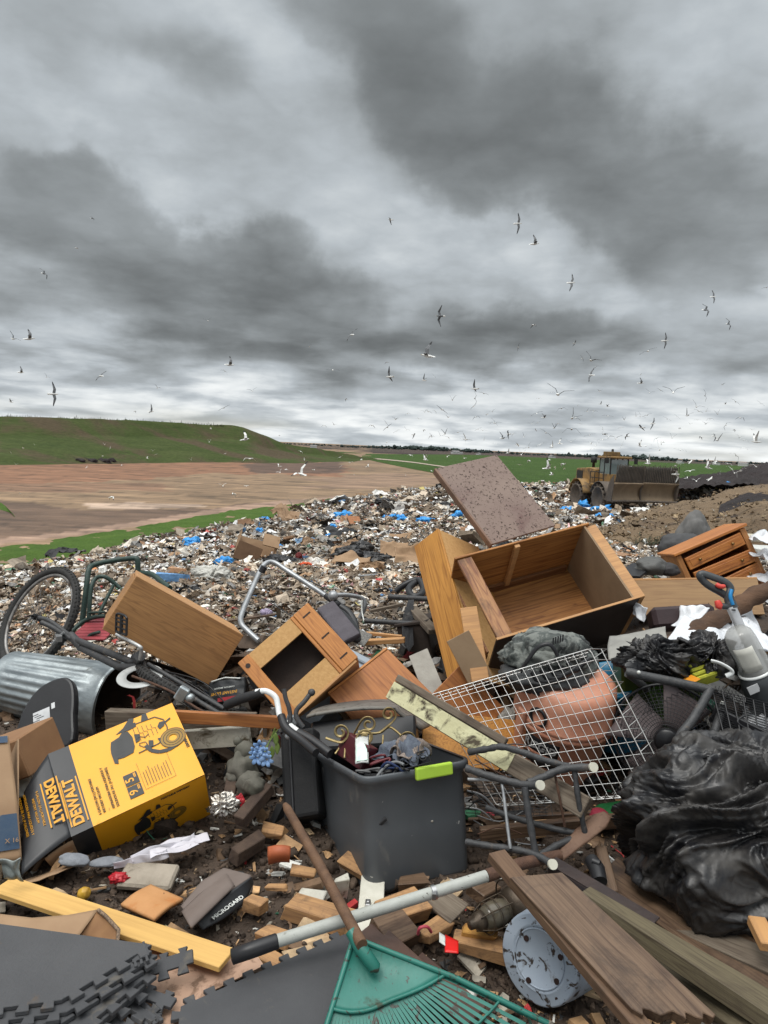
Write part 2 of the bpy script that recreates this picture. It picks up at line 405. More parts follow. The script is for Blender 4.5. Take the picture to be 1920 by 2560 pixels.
# ground: one sheet, out to the horizon
na, nr = 420, 420
az = np.linspace(math.radians(-75), math.radians(75), na+1)
rr = 1.0*(6000/1.0)**(np.linspace(0, 1, nr+1)**.9)
A, Rr = np.meshgrid(az, rr); X = Rr*np.sin(A); Y = Rr*np.cos(A)
Z = ground_z(X, Y)
Z = Z+np.where(Rr > 110, vnoise(X, Y, 26, 5)*.35+vnoise(X, Y, 6, 6)*.10, 0)*(Z < -6.2)*(A < -.02)
mudc = np.array([.062, .043, .031]); tan = np.array([.228, .150, .088])
C = np.zeros((nr+1, na+1, 3)); C[:] = tan
def zone(poly, col, z=-6.4, jit=3., amt=1.):
    pw = [FP(*q, z)[:2] for q in poly]
    jx = vnoise(X, Y, 7, 8)*jit; jy = vnoise(X, Y, 7, 9)*jit*2
    mk = inpoly(X+jx, Y+jy, pw); C[mk] = C[mk]*(1-amt)+np.array(col)*amt
zone([(-900, 1148), (0, 1150), (300, 1150), (520, 1150), (860, 1158), (860, 1190), (520, 1182), (330, 1200), (120, 1206), (-900, 1215)], (.215, .098, .052), jit=8, amt=.8)
zone([(-900, 1206), (0, 1205), (200, 1206), (420, 1212), (440, 1222), (0, 1232), (-900, 1240)], (.20, .115, .068), jit=5)
zone([(600, 1160), (860, 1155), (850, 1182), (640, 1184)], (.105, .062, .042), jit=4)
zone([(760, 1195), (1000, 1180), (1100, 1195), (1060, 1215), (780, 1225)], (.24, .155, .10), jit=9)
zone([(-300, 1250), (60, 1256), (220, 1273), (520, 1270), (640, 1257), (560, 1276), (420, 1297), (200, 1325), (0, 1344), (-300, 1376)], (.135, .085, .056), jit=1.5)
zone([(200, 1259), (330, 1256), (540, 1264), (420, 1271), (240, 1271)], (.40, .29, .215), jit=.6)
zone([(-900, 1480), (-300, 1384), (0, 1345), (130, 1334), (300, 1309), (430, 1288), (560, 1268), (700, 1252), (800, 1244), (860, 1238), (860, 1242), (720, 1262), (560, 1280), (430, 1301), (300, 1322), (0, 1363), (-300, 1405), (-900, 1500)], (.29, .19, .135), jit=.5)
nzz = vnoise(X*.35, Y, 1.6, 11)+.6*vnoise(X*.25, Y, .7, 12)
C *= (1+.42*nzz*(Rr > 20))[..., None]; C *= (1-.35*(np.abs(vnoise(X*.10, Y, 3.2, 14)) < .028)*(Rr > 50)-.25*(np.abs(vnoise(X*.2+Y*.3, Y, 6, 15)) < .02)*(Rr > 50))[..., None]
ins = inside(X, Y, 1.5); C[ins] = mudc*1.15; C[ins & (Y < 6)] = mudc
V = np.stack([X, Y, Z], -1).reshape(-1, 3)
gm, t, b = _m('soil')
a_ = t.node('ShaderNodeAttribute', attribute_name='Col'); co = t.node('ShaderNodeTexCoord').outputs['Object']
mp = t.node('ShaderNodeMapping'); t.set(mp.inputs[0], co); mp.inputs['Scale'].default_value = (.18, 1, 1)
st = t.noise(mp.outputs[0], .55, 8, .7, .4); nf = t.noise(co, 14, 9, .7, .3); nm = t.noise(co, 55, 6, .7)
k1 = t.maprange(st.outputs[0], .32, .68, .48, 1.42); k2 = t.maprange(nf.outputs[0], .3, .7, .55, 1.5)
t.set(b.inputs['Base Color'], t.vmath('SCALE', a_.outputs['Color'], t.math('MULTIPLY', k1, k2)))
t.set(b.inputs['Roughness'], t.maprange(nf.outputs[0], .35, .6, .45, .9)); b.inputs['Specular IOR Level'].default_value = .35
bp = t.node('ShaderNodeBump', i_Strength=.9, i_Distance=.02); t.set(bp.inputs['Height'], t.math('ADD', nf.outputs[0], t.math('MULTIPLY', nm.outputs[0], .4))); t.set(b.inputs['Normal'], bp.outputs[0])
link_np('ground', npmesh('ground', V, gridfaces(na, nr), gm, True, C.reshape(-1, 3)), 'structure')

def grassmat(name, c1, c2, c3, s=1.0, brown=.5, stretch=(1, 1, 1)):
    m, t, b = _m(name); co = t.node('ShaderNodeTexCoord').outputs['Object']
    mp = t.node('ShaderNodeMapping'); t.set(mp.inputs[0], co); mp.inputs['Scale'].default_value = stretch
    n = t.noise(mp.outputs[0], .06*s, 8, .65, .5); n2 = t.noise(mp.outputs[0], 1.2*s, 8, .75); n3 = t.noise(co, .022*s, 6, .6, .4)
    c = t.mix(t.maprange(n.outputs[0], .35, .65), c1, c2); c = t.mix(t.maprange(n3.outputs[0], brown, brown+.09), c, c3)
    c = t.vmath('SCALE', c, t.maprange(n2.outputs[0], .3, .7, .5, 1.55))
    t.set(b.inputs['Base Color'], c); b.inputs['Roughness'].default_value = .9; b.inputs['Specular IOR Level'].default_value = .15
    bp = t.node('ShaderNodeBump', i_Strength=.7, i_Distance=.5/s); t.set(bp.inputs['Height'], n2.outputs[0]); t.set(b.inputs['Normal'], bp.outputs[0])
    return m
def loft(name, rows, m, nu=60, nv=8, amp=0., asc=8., fine=0., kind='structure', seed=3, lin=False, **kw):
    """a terrain sheet through rows of world points"""
    R_ = []
    for r in rows:
        c = bez(r, 12); L = np.cumsum([0]+[(c[i+1]-c[i]).length for i in range(len(c)-1)]); s = np.linspace(0, L[-1], nu+1)
        R_.append(np.stack([np.interp(s, L, [q[k] for q in c]) for k in range(3)], -1))
    cols = [([Vector(R_[j][i]).lerp(Vector(R_[j+1][i]), k/nv) for j in range(len(rows)-1) for k in range(nv)]+[Vector(R_[-1][i])]) if lin else bez([Vector(R_[j][i]) for j in range(len(rows))], nv) for i in range(nu+1)]
    nvv = len(cols[0])-1
    V = np.array([[tuple(cols[i][j]) for i in range(nu+1)] for j in range(nvv+1)])
    V[..., 2] += (vnoise(V[..., 0], V[..., 1], asc, seed)+.5*vnoise(V[..., 0], V[..., 1], asc*.35, seed+1))*amp
    if fine: V[..., 2] += (vnoise(V[..., 0], V[..., 1], .45, 31)+.6*vnoise(V[..., 0], V[..., 1], .2, 32)+1.5*vnoise(V[..., 0], V[..., 1], 1.1, 33))*fine
    o = link_np(name, npmesh(name, V.reshape(-1, 3), gridfaces(nu, nvv), m), kind, **kw)
    return o, V
# grass hill across the pit
gh = grassmat('hill grass', (.038, .056, .014), (.060, .076, .024), (.075, .058, .034), 1.6, .49, (.12, .4, 5.))
def DP(u, v, d): return P(u, v, d)
crest = [(-1500, 1000, 250), (-700, 1018, 235), (0, 1041, 215), (300, 1050, 212), (520, 1061, 222), (598, 1067, 232), (650, 1087, 236), (700, 1106, 240), (800, 1123, 245), (900, 1141, 246), (960, 1150, 246)]
base_ = [(-1500, 1130), (-700, 1150), (0, 1164), (300, 1160), (520, 1157), (610, 1158), (690, 1160), (760, 1160), (850, 1158), (915, 1154), (965, 1152)]
crest = [(u, v, FP(*b2).y+46-14*max(0, (u-600)/360)) for (u, v, d), b2 in zip(crest, base_)]
up_ = [P(u, v*.66+(hor(u)*.34 if False else b2[1]*.34)+3, d*.80+FP(*b2).y*.20) for (u, v, d), b2 in zip(crest, base_)]
mid_ = [P(u, v*.36+b2[1]*.64, d*.45+FP(*b2).y*.55) for (u, v, d), b2 in zip(crest, base_)]
loft('grass_hill', [[p+Vector((0, -3, -1.2)) for p in [FP(*q) for q in base_]], mid_, up_, [P(*q) for q in crest], [P(u, v, d)+Vector((0, 60, -3)) for u, v, d in crest], [P(u, v, d)+Vector((0, 120, -22)) for u, v, d in crest]], gh, 240, 12, .55, 9, lin=True)
# strip of grass along the foot of the tip
gs = grassmat('strip grass', (.045, .088, .014), (.068, .115, .022), (.06, .09, .02), 6., .6)
up = [(-900, 1492), (-300, 1408), (0, 1367), (127, 1350), (295, 1325), (422, 1306), (548, 1283), (640, 1268), (700, 1264), (790, 1252), (830, 1247)]
lo = [(-900, 1620), (-300, 1500), (0, 1436), (127, 1410), (295, 1372), (422, 1350), (548, 1322), (640, 1305), (700, 1296), (790, 1270), (840, 1252)]
loft('grass_verge', [[FP(*q, -6.36) for q in lo], [FP(u, (v+w_)/2, -6.30) for (u, v), (_, w_) in zip(up, lo)], [FP(*q, -6.36) for q in up]], gs, 200, 14, .25, 2.)
gq = [(-600, 1235), (-60, 1250), (20, 1258), (42, 1275), (30, 1300), (0, 1318), (-120, 1340)]
loft('grass_patch', [[FP(u, v+22, -6.37) for u, v in gq[:4]], [FP(u-20, v, -6.2) for u, v in gq[:4]]], gs, 30, 6, .2, 3.)
# green field and ploughed field beyond
gf = grassmat('field grass', (.036, .072, .013), (.048, .085, .020), (.055, .085, .025), .35, .62, (.5, 1, 1))
nearf = [(905, 1146), (960, 1158), (1088, 1183), (1200, 1200), (1400, 1212), (1700, 1225), (2100, 1240), (3200, 1280)]
farf = [(760, 1126), (900, 1134), (1088, 1136), (1200, 1138), (1400, 1146), (1700, 1158), (2100, 1175), (3200, 1222)]
loft('grass_field', [[FP(*q, -6.34) for q in nearf], [FP(u, (v*2+f2[1])/3, -6.30) for (u, v), f2 in zip(nearf, farf)], [FP(u, (v+f2[1]*2)/3, -6.30) for (u, v), f2 in zip(nearf, farf)], [FP(*q, -6.30) for q in farf]], gf, 120, 10, .15, 40)
pf = grassmat('ploughed soil', (.055, .042, .040), (.085, .066, .055), (.055, .07, .035), .12, .56, (.3, 1, 1))
loft('ploughed_field', [[FP(u, v+1, -6.38) for u, v in [(-800, 1052), (500, 1112), (700, 1121), (900, 1131), (1200, 1140), (1700, 1160), (2100, 1178), (3200, 1226)]], [FP(u, hor(u)+4.2, -6.35) for u in (-2500, 0, 600, 1000, 1500, 2000, 3000, 9000)]], pf, 60, 6, 0)
trk = mat('pale track', (.42, .34, .27), scale=2)
loft('dirt_track', [[FP(u, v+1.6, -6.1) for u, v in [(905, 1144), (960, 1148), (1030, 1155), (1095, 1164), (1200, 1178)]], [FP(u, v-.8, -6.08) for u, v in [(905, 1144), (960, 1148), (1030, 1155), (1095, 1164), (1200, 1178)]]], trk, 30, 3, 0)
# far wood along the horizon
tm = attrmat('far foliage', .95, 0, 1, .3)
def far_trees():
    bm = bmesh.new(); bmesh.ops.create_icosphere(bm, subdivisions=1, radius=1); iv = np.array([tuple(q.co) for q in bm.verts]); fi = np.array([[x.index for x in f.verts] for f in bm.faces]); bm.free()
    Vs, Fs, Cs = [], [], []; o = 0
    def clump(p, h, wd, col, n=5):
        nonlocal o
        for k in range(n):
            r = wd*random.uniform(.28, .5); c = Vector((random.gauss(0, wd*.3), random.gauss(0, wd*.3), h*random.uniform(.25, .82)))
            q = iv*np.array([r, r, r*random.uniform(.6, 1.1)])*(1+.25*rng.randn(len(iv), 1))+np.array(c+p)
            Vs.append(q); Fs.append(fi+o); o += len(iv); Cs.append(np.tile(np.array(col)*random.uniform(.7, 1.25), (len(iv), 1)))
        q = iv*np.array([wd*.55, wd*.4, h*.32])+np.array(p+Vector((0, 0, h*.2))); Vs.append(q); Fs.append(fi+o); o += len(iv); Cs.append(np.tile(np.array(col)*.8, (len(iv), 1)))
    for i in range(620):
        u = random.uniform(850, 2150) if i < 560 else random.uniform(650, 900)
        d = random.uniform(1500, 2100); p = FP(u, hor(u)+14200/d, -6.6)
        h = random.uniform(5, 9.5)*(1.35 if random.random() < .08 else 1)*(.8+.35*math.sin(u*.013)) if u > 880 else random.uniform(2, 4.5)
        clump(p, h, h*random.uniform(.7, 1.3), (.038, .055, .050), 4)  # blue-grey haze is put into the foliage colour
    me = npmesh('distant_wood', np.concatenate(Vs), np.concatenate(Fs), tm, True, np.concatenate(Cs))
    link_np('distant_wood', me, 'stuff', 'dark line of distant trees along the horizon', 'trees')
far_trees()
# far pale buildings scattered before the wood
bw = mat('white wall', (.55, .55, .54), scale=2, bump=0); br = mat('grey roof', (.22, .21, .21), scale=2, bump=0)
for i, (u, s) in enumerate([(784, 1.0), (1138, 1.2), (1150, .8), (1196, .8), (1790, 1.3), (1380, 1.1), (1700, 1.0), (1858, 1.4)]):
    p = FP(u, hor(u)+14, -6.4); M = T(*p) @ RZ(20*i)
    tt = thing('farm_building', ['low white farm building, leftmost before the far horizon', 'white farm shed before the far wood, above the dirt track', 'small pale shed beside the white farm shed before the far wood', 'small pale shed before the far wood, above the leaning speckled board', 'long white farm shed on the far plain, right of the compactor blade', 'pale shed on the far plain just left of the compactor', 'pale shed on the far plain above the compactor blade', 'largest white farm shed on the plain at the right'][i], 'farm building', M)
    part('wall', MB().box((0, 0, 1.3*s), (9*s, 6*s, 2.6*s)), bw, tt)
    part('roof', MB().add([(-4.7*s, -3.2*s, 2.6*s), (4.7*s, -3.2*s, 2.6*s), (4.7*s, 3.2*s, 2.6*s), (-4.7*s, 3.2*s, 2.6*s), (-4.7*s, 0, 4*s), (4.7*s, 0, 4*s)], [(0, 1, 5, 4), (2, 3, 4, 5), (1, 2, 5), (3, 0, 4), (3, 2, 1, 0)]), br, tt)
# banks of soil at the right
bk = mat('bank soil', (.19, .132, .078), (.13, .09, .055), .9, .9, .8, dirt=(.05, .035, .028), damt=.42, dscale=.5, bscale=4., bdist=.15)
dk = mat('dark spoil', (.030, .022, .022), (.018, .014, .014), .8, .9, .8, bscale=3., bdist=.2)
SB_ = loft('soil_bank', [[P(1380, 1420, 14.5), P(1500, 1420, 14.5), P(1650, 1410, 14), P(1920, 1390, 13), P(2300, 1370, 12)], [P(1380, 1345, 15.5), P(1500, 1335, 15.5), P(1650, 1322, 15), P(1920, 1292, 14), P(2300, 1270, 13)], [P(1490, 1335, 18), P(1590, 1312, 18), P(1720, 1278, 19), P(1920, 1252, 18), P(2300, 1232, 17)],
   [P(1560, 1300, 27), P(1640, 1278, 28), P(1760, 1248, 28), P(1920, 1215, 28), P(2300, 1170, 26)], [P(1560, 1300, 32), P(1640, 1300, 34), P(1760, 1280, 34), P(1920, 1270, 34), P(2300, 1240, 34)]], bk, 300, 44, .30, 1.4, fine=.10)
SBV = None
loft('spoil_heap', [[P(1640, 1232, 58), P(1700, 1224, 58), P(1800, 1216, 58), P(1920, 1212, 58), P(2300, 1200, 58)], [P(1660, 1213, 66), P(1720, 1200, 66), P(1800, 1194, 66), P(1920, 1180, 66), P(2300, 1160, 66)],
   [P(1680, 1209, 74), P(1760, 1191, 74), P(1840, 1181, 74), P(1920, 1165, 74), P(2300, 1140, 74)], [P(1680, 1226, 84), P(1760, 1226, 84), P(1840, 1226, 84), P(1920, 1226, 84), P(2300, 1220, 84)]], dk, 200, 30, .5, 4, fine=.3)
loft('dark_soil', [[P(1790, 1330, 14.7), P(1850, 1325, 14.7), P(1930, 1320, 14.2), P(2200, 1310, 13.6)], [P(1790, 1300, 15.2), P(1850, 1290, 15.2), P(1930, 1282, 14.6), P(2200, 1270, 14)], [P(1800, 1266, 17.4), P(1860, 1246, 17.6), P(1930, 1241, 17.4), P(2200, 1230, 16.8)], [P(1800, 1262, 21.2), P(1860, 1247, 21.2), P(1930, 1236, 21), P(2200, 1220, 20)]], dk, 140, 24, .12, .8, fine=.10)

# ---------------------------------------------------------------- rubbish, thousands of scraps nobody could count
PAL = [((.135, .10, .07), 18), ((.25, .195, .14), 17), ((.42, .345, .265), 21), ((.29, .28, .265), 9), ((.82, .81, .78), 14), ((.60, .555, .49), 15), ((.030, .030, .032), 4), ((.30, .175, .10), 6),
       ((.36, .07, .06), .5), ((.50, .28, .28), .9), ((.12, .25, .45), .5), ((.10, .20, .13), .7), ((.52, .43, .16), .5), ((.33, .14, .06), .5)]
def templates(n, kind):
    out = []
    for k in range(n):
        q = kind if kind else random.choice('ssssstttbl')
        if q in 's':      # crumpled sheet
            m = 3; g = np.linspace(-.5, .5, m+1); x, y = np.meshgrid(g, g); x = x+rng.randn(*x.shape)*.06; y = y*random.uniform(.45, 1)+rng.randn(*x.shape)*.06
            z = rng.randn(*x.shape)*.09+random.uniform(-.6, .6)*x*x+random.uniform(-.5, .5)*y*x
            v = np.stack([x, y, z], -1).reshape(-1, 3); f = gridfaces(m, m)
        elif q == 't':    # curled strip
            m = 5; x, y = np.meshgrid(np.linspace(-.7, .7, m+1), [-.5, .5]); wd = random.uniform(.08, .25); y = y*wd*2*.5
            y = y+.25*np.sin(x*random.uniform(1, 3)+k); z = .12*np.sin(x*random.uniform(2, 5)+k)+rng.randn(*x.shape)*.02
            v = np.stack([x, y, z], -1).reshape(-1, 3); f = gridfaces(m, 1)
        elif q == 'b':    # chip of wood or board
            d = np.array([.6, random.uniform(.12, .4), random.uniform(.04, .16)]); c = np.array([[i, j, l] for l in (-1, 1) for j in (-1, 1) for i in (-1, 1)])*d+rng.randn(8, 3)*.03
            v = c; f = np.array([[0, 2, 3, 1], [4, 5, 7, 6], [0, 1, 5, 4], [1, 3, 7, 5], [3, 2, 6, 7], [2, 0, 4, 6]])
        else:             # lump
            m = 5; th, ph = np.meshgrid(np.linspace(0, 2*np.pi, m+1), np.linspace(.15, np.pi-.15, 4)); r = .5*(1+.25*rng.randn(*th.shape)); r[:, -1] = r[:, 0]
            v = np.stack([r*np.sin(ph)*np.cos(th), r*np.sin(ph)*np.sin(th)*.8, r*np.cos(ph)*.55], -1).reshape(-1, 3); f = gridfaces(m, 3)
        out.append((v, f))
    return out
def scatter(name, xs, ys, size, m, tmpl, pal=PAL, tilt=.45, lift=.3, zs=None, label=None, cat='rubbish', jit=.25, smooth=False, clump=.75):
    n = len(xs); zs = ground_z(xs, ys) if zs is None else zs
    w_ = np.array([p[1] for p in pal], float); ci = rng.choice(len(pal), n, p=w_/w_.sum()); pc = np.array([p[0] for p in pal])
    ti = rng.randint(0, len(tmpl), n); Vs, Fs, Cs = [], [], []; off = 0
    for k, (tv, tf) in enumerate(tmpl):
        s = np.where(ti == k)[0]
        if not len(s): continue
        a = rng.uniform(0, 2*np.pi, len(s)); tx = rng.randn(len(s))*tilt; ty = rng.randn(len(s))*tilt
        ca, sa, cx, sx, cy, sy = np.cos(a), np.sin(a), np.cos(tx), np.sin(tx), np.cos(ty), np.sin(ty)
        sc = size[s]*np.exp(rng.randn(len(s))*.38)
        v = tv[None]*sc[:, None, None]; x, y, z = v[..., 0], v[..., 1], v[..., 2]
        y, z = y*cx[:, None]-z*sx[:, None], y*sx[:, None]+z*cx[:, None]
        x, z = x*cy[:, None]+z*sy[:, None], -x*sy[:, None]+z*cy[:, None]
        x, y = x*ca[:, None]-y*sa[:, None], x*sa[:, None]+y*ca[:, None]
        V = np.stack([x+xs[s][:, None], y+ys[s][:, None], z+(zs[s]+sc*lift*rng.uniform(-.2, 1, len(s)))[:, None]], -1)
        Vs.append(V.reshape(-1, 3)); Fs.append((tf[None]+(off+np.arange(len(s))*len(tv))[:, None, None]).reshape(-1, 4)); off += len(s)*len(tv)
        c = pc[ci[s]]*(1+jit*rng.randn(len(s), 1))*(1+clump*(vnoise(xs[s], ys[s], 1.9, 21)+.7*vnoise(xs[s], ys[s], .7, 22)))[:, None]; Cs.append(np.repeat(np.clip(c, .008, .8), len(tv), 0))
    me = npmesh(name, np.concatenate(Vs), np.concatenate(Fs), m, smooth, np.concatenate(Cs))
    return link_np(name, me, 'stuff', label, cat)
litter = attrmat('litter', .7, .35, 22, .35, .35)
def ring(n, y0, y1, a0, a1, p=1.0):
    a = rng.uniform(a0, a1, n); q = rng.uniform(0, 1, n); y = y0*(y1/y0)**q; return a*y, y
def keep(x, y, m=.2): k = inside(x, y, m) & ~((x/y > .33) & (y > 14) & (y < 29) & (x/y-.33 > (y-14)*.004) & (rng.rand(len(x)) < .93)); return x[k], y[k]
TS = templates(26, None)
_v = SB_[1].reshape(-1, 3); _v = _v[rng.randint(0, len(_v), 9000)]+rng.randn(9000, 3)*np.array([.2, .2, 0.])
scatter('soil_clods', _v[:, 0], _v[:, 1], np.full(len(_v), .055), litter, TS, [((.19, .135, .08), 12), ((.14, .10, .06), 12), ((.27, .20, .12), 7), ((.08, .055, .04), 3), ((.45, .43, .38), .8)], zs=_v[:, 2]-.02, label='clods and straw on the soil bank at the right', cat='soil')
def scat_band(n, y0, y1, px, label, pal=PAL, **kw):
    x, y = keep(*ring(n, y0, y1, -.75, .72)); sz = px*y/FPX
    scatter('rubbish', x, y, np.asarray(sz), litter, TS, pal, label=label, **kw)
PALN = [(c, wt*(1.5 if i in (0, 1) else .38 if i in (4, 5) else .6 if i == 6 else 1)) for i, (c, wt) in enumerate(PAL)]
scat_band(62000, 4.6, 11, 10.5, 'shredded brown rubbish covering the ground behind the broken furniture', PALN)
scat_band(66000, 10, 26, 9, 'pale shredded rubbish spread over the middle of the tip')
scat_band(56000, 24, 97, 7.4, 'distant pale rubbish covering the far slope of the tip', lift=.6)
def film_templates(n):
    out = []
    for k in range(n):
        m = 7; g = np.linspace(-.5, .5, m+1); x, y = np.meshgrid(g, g); x = x*random.uniform(.8, 1.2)+rng.randn(*x.shape)*.05; y = y*random.uniform(.4, .9)+rng.randn(*x.shape)*.05
        z = np.abs(np.sin(x*random.uniform(4, 9)+k))*.12+np.abs(np.sin(y*random.uniform(4, 11)+x*3+k))*.12+rng.randn(*x.shape)*.035-.25*(x*x+y*y); out.append((np.stack([x, y, z], -1).reshape(-1, 3), gridfaces(m, m)))
    return out
PALF = [((.62, .61, .58), 5), ((.42, .40, .37), 4), ((.20, .19, .18), 4), ((.030, .030, .032), 5), ((.30, .19, .11), 5), ((.16, .12, .085), 5), ((.50, .42, .33), 3), ((.30, .07, .06), .5), ((.12, .20, .30), .5)]
x, y = keep(*ring(760, 6.5, 60, -.70, .60)); scatter("rubbish", x, y, 27*y/FPX, litter, film_templates(18), PALF, tilt=.30, lift=.25, label='crumpled film, cloth and card lying in clumps over the rubbish', clump=.3)
x, y = keep(*ring(900, 6, 40, -.75, .72)); scatter('rubbish', x, y, 27*y/FPX, litter, TS, PAL, label='larger scraps and boards lying among the shredded rubbish')
# ================================================================ furniture thrown on the tip (poses fitted as rigid boxes)
def pose(c, R_): M = Matrix([list(r) for r in R_]).to_4x4(); M.translation = Vector(c); return M
OAK = (.44, .20, .065); OAKD = (.20, .080, .024)
w_oak = wood('oak veneer', (.37, .20, .085), (.24, .12, .048), 0, 1.3, .6, damt=.40, dsc=6, dirt=(.13, .075, .04))
w_hon = wood('honey oak', (.52, .255, .062), (.30, .125, .028), 2, 1.0, .42, damt=.31)
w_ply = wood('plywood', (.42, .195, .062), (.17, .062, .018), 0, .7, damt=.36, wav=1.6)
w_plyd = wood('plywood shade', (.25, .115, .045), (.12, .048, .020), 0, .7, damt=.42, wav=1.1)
w_chip = mat('particle board', (.52, .305, .120), (.44, .245, .09), 60, .75, .2, dirt=(.16, .09, .045), damt=.36, dscale=3, bscale=90)
w_pale = wood('pale pine', (.50, .28, .125), (.36, .19, .085), 0, .8, damt=.28)
w_fib = mat('fibreboard', (.27, .185, .11), (.22, .145, .085), 5, .75, .15, dirt=(.12, .07, .04), damt=.36, dscale=3)
w_dkp = mat('dark laminate', (.045, .033, .028), (.032, .024, .021), 3, .55, .15, dirt=(.11, .08, .06), damt=.34, dscale=9)
w_pine = wood('varnished pine', (.50, .205, .055), (.30, .10, .028), 0, 1.0, .35, damt=.30)
w_red = wood('reddish veneer', (.40, .165, .055), (.235, .085, .03), 0, .8, damt=.28)
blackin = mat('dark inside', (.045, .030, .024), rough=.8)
steel = mat('zinc steel', (.5, .5, .5), rough=.4, metal=1., bump=0)

# oak veneer carcass, left
M = pose([-1.0853, 3.6674, 0.5984], [[0.8108, 0.4675, 0.3522], [0.2667, 0.2405, -0.9333], [-0.521, 0.8507, 0.0703]])
t_ = thing('cabinet', 'plain oak veneer cabinet tipped on its corner between the bicycle and the walker frame', 'cabinet', M)
x, y, z = .3126, .1512, .15
part('side_panel', MB().box((0, 0, z-.008), (2*x, 2*y, .016)), w_oak, t_, bev=.002)
part('top_panel', MB().box((0, y-.009, -.008), (2*x-.01, .018, 2*z-.02)), w_pale, t_, bev=.002)
part('bottom_panel', MB().box((0, -y+.009, -.008), (2*x-.01, .018, 2*z-.02)), w_pale, t_, bev=.002)
part('end_panel', MB().box((-x+.009, 0, -.008), (.018, 2*y-.04, 2*z-.02)), w_oak, t_, bev=.002)
part('back_panel', MB().box((x-.012, 0, -.01), (.012, 2*y-.04, 2*z-.03)), w_fib, t_)

# small cabinet with an open front, centre left
M, lx, ly = rect(P(595, 1659, 3.34), P(770, 1508, 3.46), P(741, 1785, 3.24))
t_ = thing('small_cabinet', 'small orange-brown cabinet on its corner with a square dark opening', 'cabinet', M)
w_hx = wood('orange oak', (.52, .235, .078), (.33, .13, .042), 1, 1.1, damt=.28)
sg = 1 if (M.to_3x3().col[1].dot(P(741, 1785, 3.24)-P(595, 1659, 3.34)) > 0) else -1      # +y runs towards the low corner
X0, X1, x0, x1 = -lx/2, lx/2, -lx/2+lx*.145, -lx/2+lx*.735
def yb(a, b): a, b = (-ly/2+ly*a)*sg, (-ly/2+ly*b)*sg; return (a+b)/2, abs(b-a)
def yp_(f): return (-ly/2+ly*f)*sg
zd = .25
part('door_rail', MB().box(((X0+x0)/2, 0, .004), (x0-X0, ly, .016)), w_hx, t_, bev=.003)
part('door_rail', MB().box(((X1+x1+.02)/2, 0, .004), (X1-x1-.02, ly, .016)), w_hx, t_, bev=.003)
part('rail_moulding', MB().box((x1+.01, 0, .000), (.018, ly, .012)), w_hx, t_, bev=.003)
c0, l0 = yb(0, .25); c1, l1 = yb(.71, 1)
part('face_frame', MB().box(((x0+x1)/2, c0, -.004), (x1-x0, l0, .012)), w_chip, t_, bev=.001)
part('face_frame', MB().box(((x0+x1)/2, c1, -.004), (x1-x0, l1, .012)), w_chip, t_, bev=.001)
part('side_panel', MB().box((0, ly/2-.008, -zd/2-.006), (lx-.002, .015, zd)), w_pale, t_, bev=.002)
part('side_panel', MB().box((0, -ly/2+.008, -zd/2-.006), (lx-.002, .015, zd)), w_pale, t_, bev=.002)
part('end_panel', MB().box((X1-.008, 0, -zd/2-.006), (.015, ly-.034, zd)), w_hx, t_, bev=.002)
part('end_panel', MB().box((X0+.008, 0, -zd/2-.006), (.015, ly-.034, zd)), w_hx, t_, bev=.002)
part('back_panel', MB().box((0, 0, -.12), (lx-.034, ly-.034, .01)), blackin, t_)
for f in (.12, .5, .86):
    part('hinge_slot', MB().box((X1-.045, yp_(f), .0125), (.045, .008, .002), M=T(0, 0, 0)), blackin, t_)
part('hinge_slot', MB().tube([(X0+.028, yp_(.12), .0115), (X0+.028, yp_(.12), .0135)], .012, 12), blackin, t_)
part('edge_strip', MB().box((0, yp_(1.0)+sg*.006, -.006), (lx*.92, .012, .03)), w_pale, t_, bev=.002)

# tall honey-oak carcass
M = pose([0.4912, 3.8053, 0.7958], [[0.3675, 0.9216, -0.1253], [-0.385, 0.2733, 0.8815], [0.8466, -0.2757, 0.4552]])
# its long axis runs from the low end to the high end
ax_lo = P(1145, 1665, 3.55); 
A_, B_, C_, D_ = P(1035, 1366, 4.15), P(1118, 1700, 3.60), P(1087, 1297, 4.32), P(1180, 1592, 3.80)
def carcass(A, B, C, E, lab):
    """A top corner, B bottom corner, C across the narrow face, E across the open face from C"""
    A, B, C, E = map(Vector, (A, B, C, E)); zc = (A-B); L = zc.length; zc.normalize(); yc = (C-A); yc = (yc-zc*yc.dot(zc)); W = yc.length; yc.normalize()
    xc = yc.cross(zc)
    if xc.dot(E-C) < 0: xc = -xc
    Dp = abs((E-C).dot(xc)); Mx = Matrix((xc, yc, zc)).transposed().to_4x4(); Mx.translation = B
    return Mx, Dp, W, L
M, dx, wy_, L = carcass(P(1035, 1366, 4.32), P(1120, 1705, 3.78), P(1088, 1297, 4.26), P(1225, 1332, 4.62), '')
dx = .36
t_ = thing('tall_cabinet', 'tall honey oak cabinet standing tilted behind the open plywood box', 'cabinet', M)
L += .08; M2 = T(0, 0, -.08)
part('side_panel', MB().box((.008, wy_/2, L/2-.08), (.016, wy_, L)), w_hon, t_, bev=.002)
part('back_panel', MB().box((dx/2+.009, wy_-.006, L/2-.08), (dx-.018, .010, L-.01)), w_chip, t_)
part('top_panel', MB().box((dx/2+.009, wy_/2-.008, L-.09), (dx-.018, wy_-.018, .016)), w_hon, t_, bev=.002)
part('side_panel', MB().box((dx+.009, wy_/2, L/2-.08), (.016, wy_, L)), w_hon, t_, bev=.002)

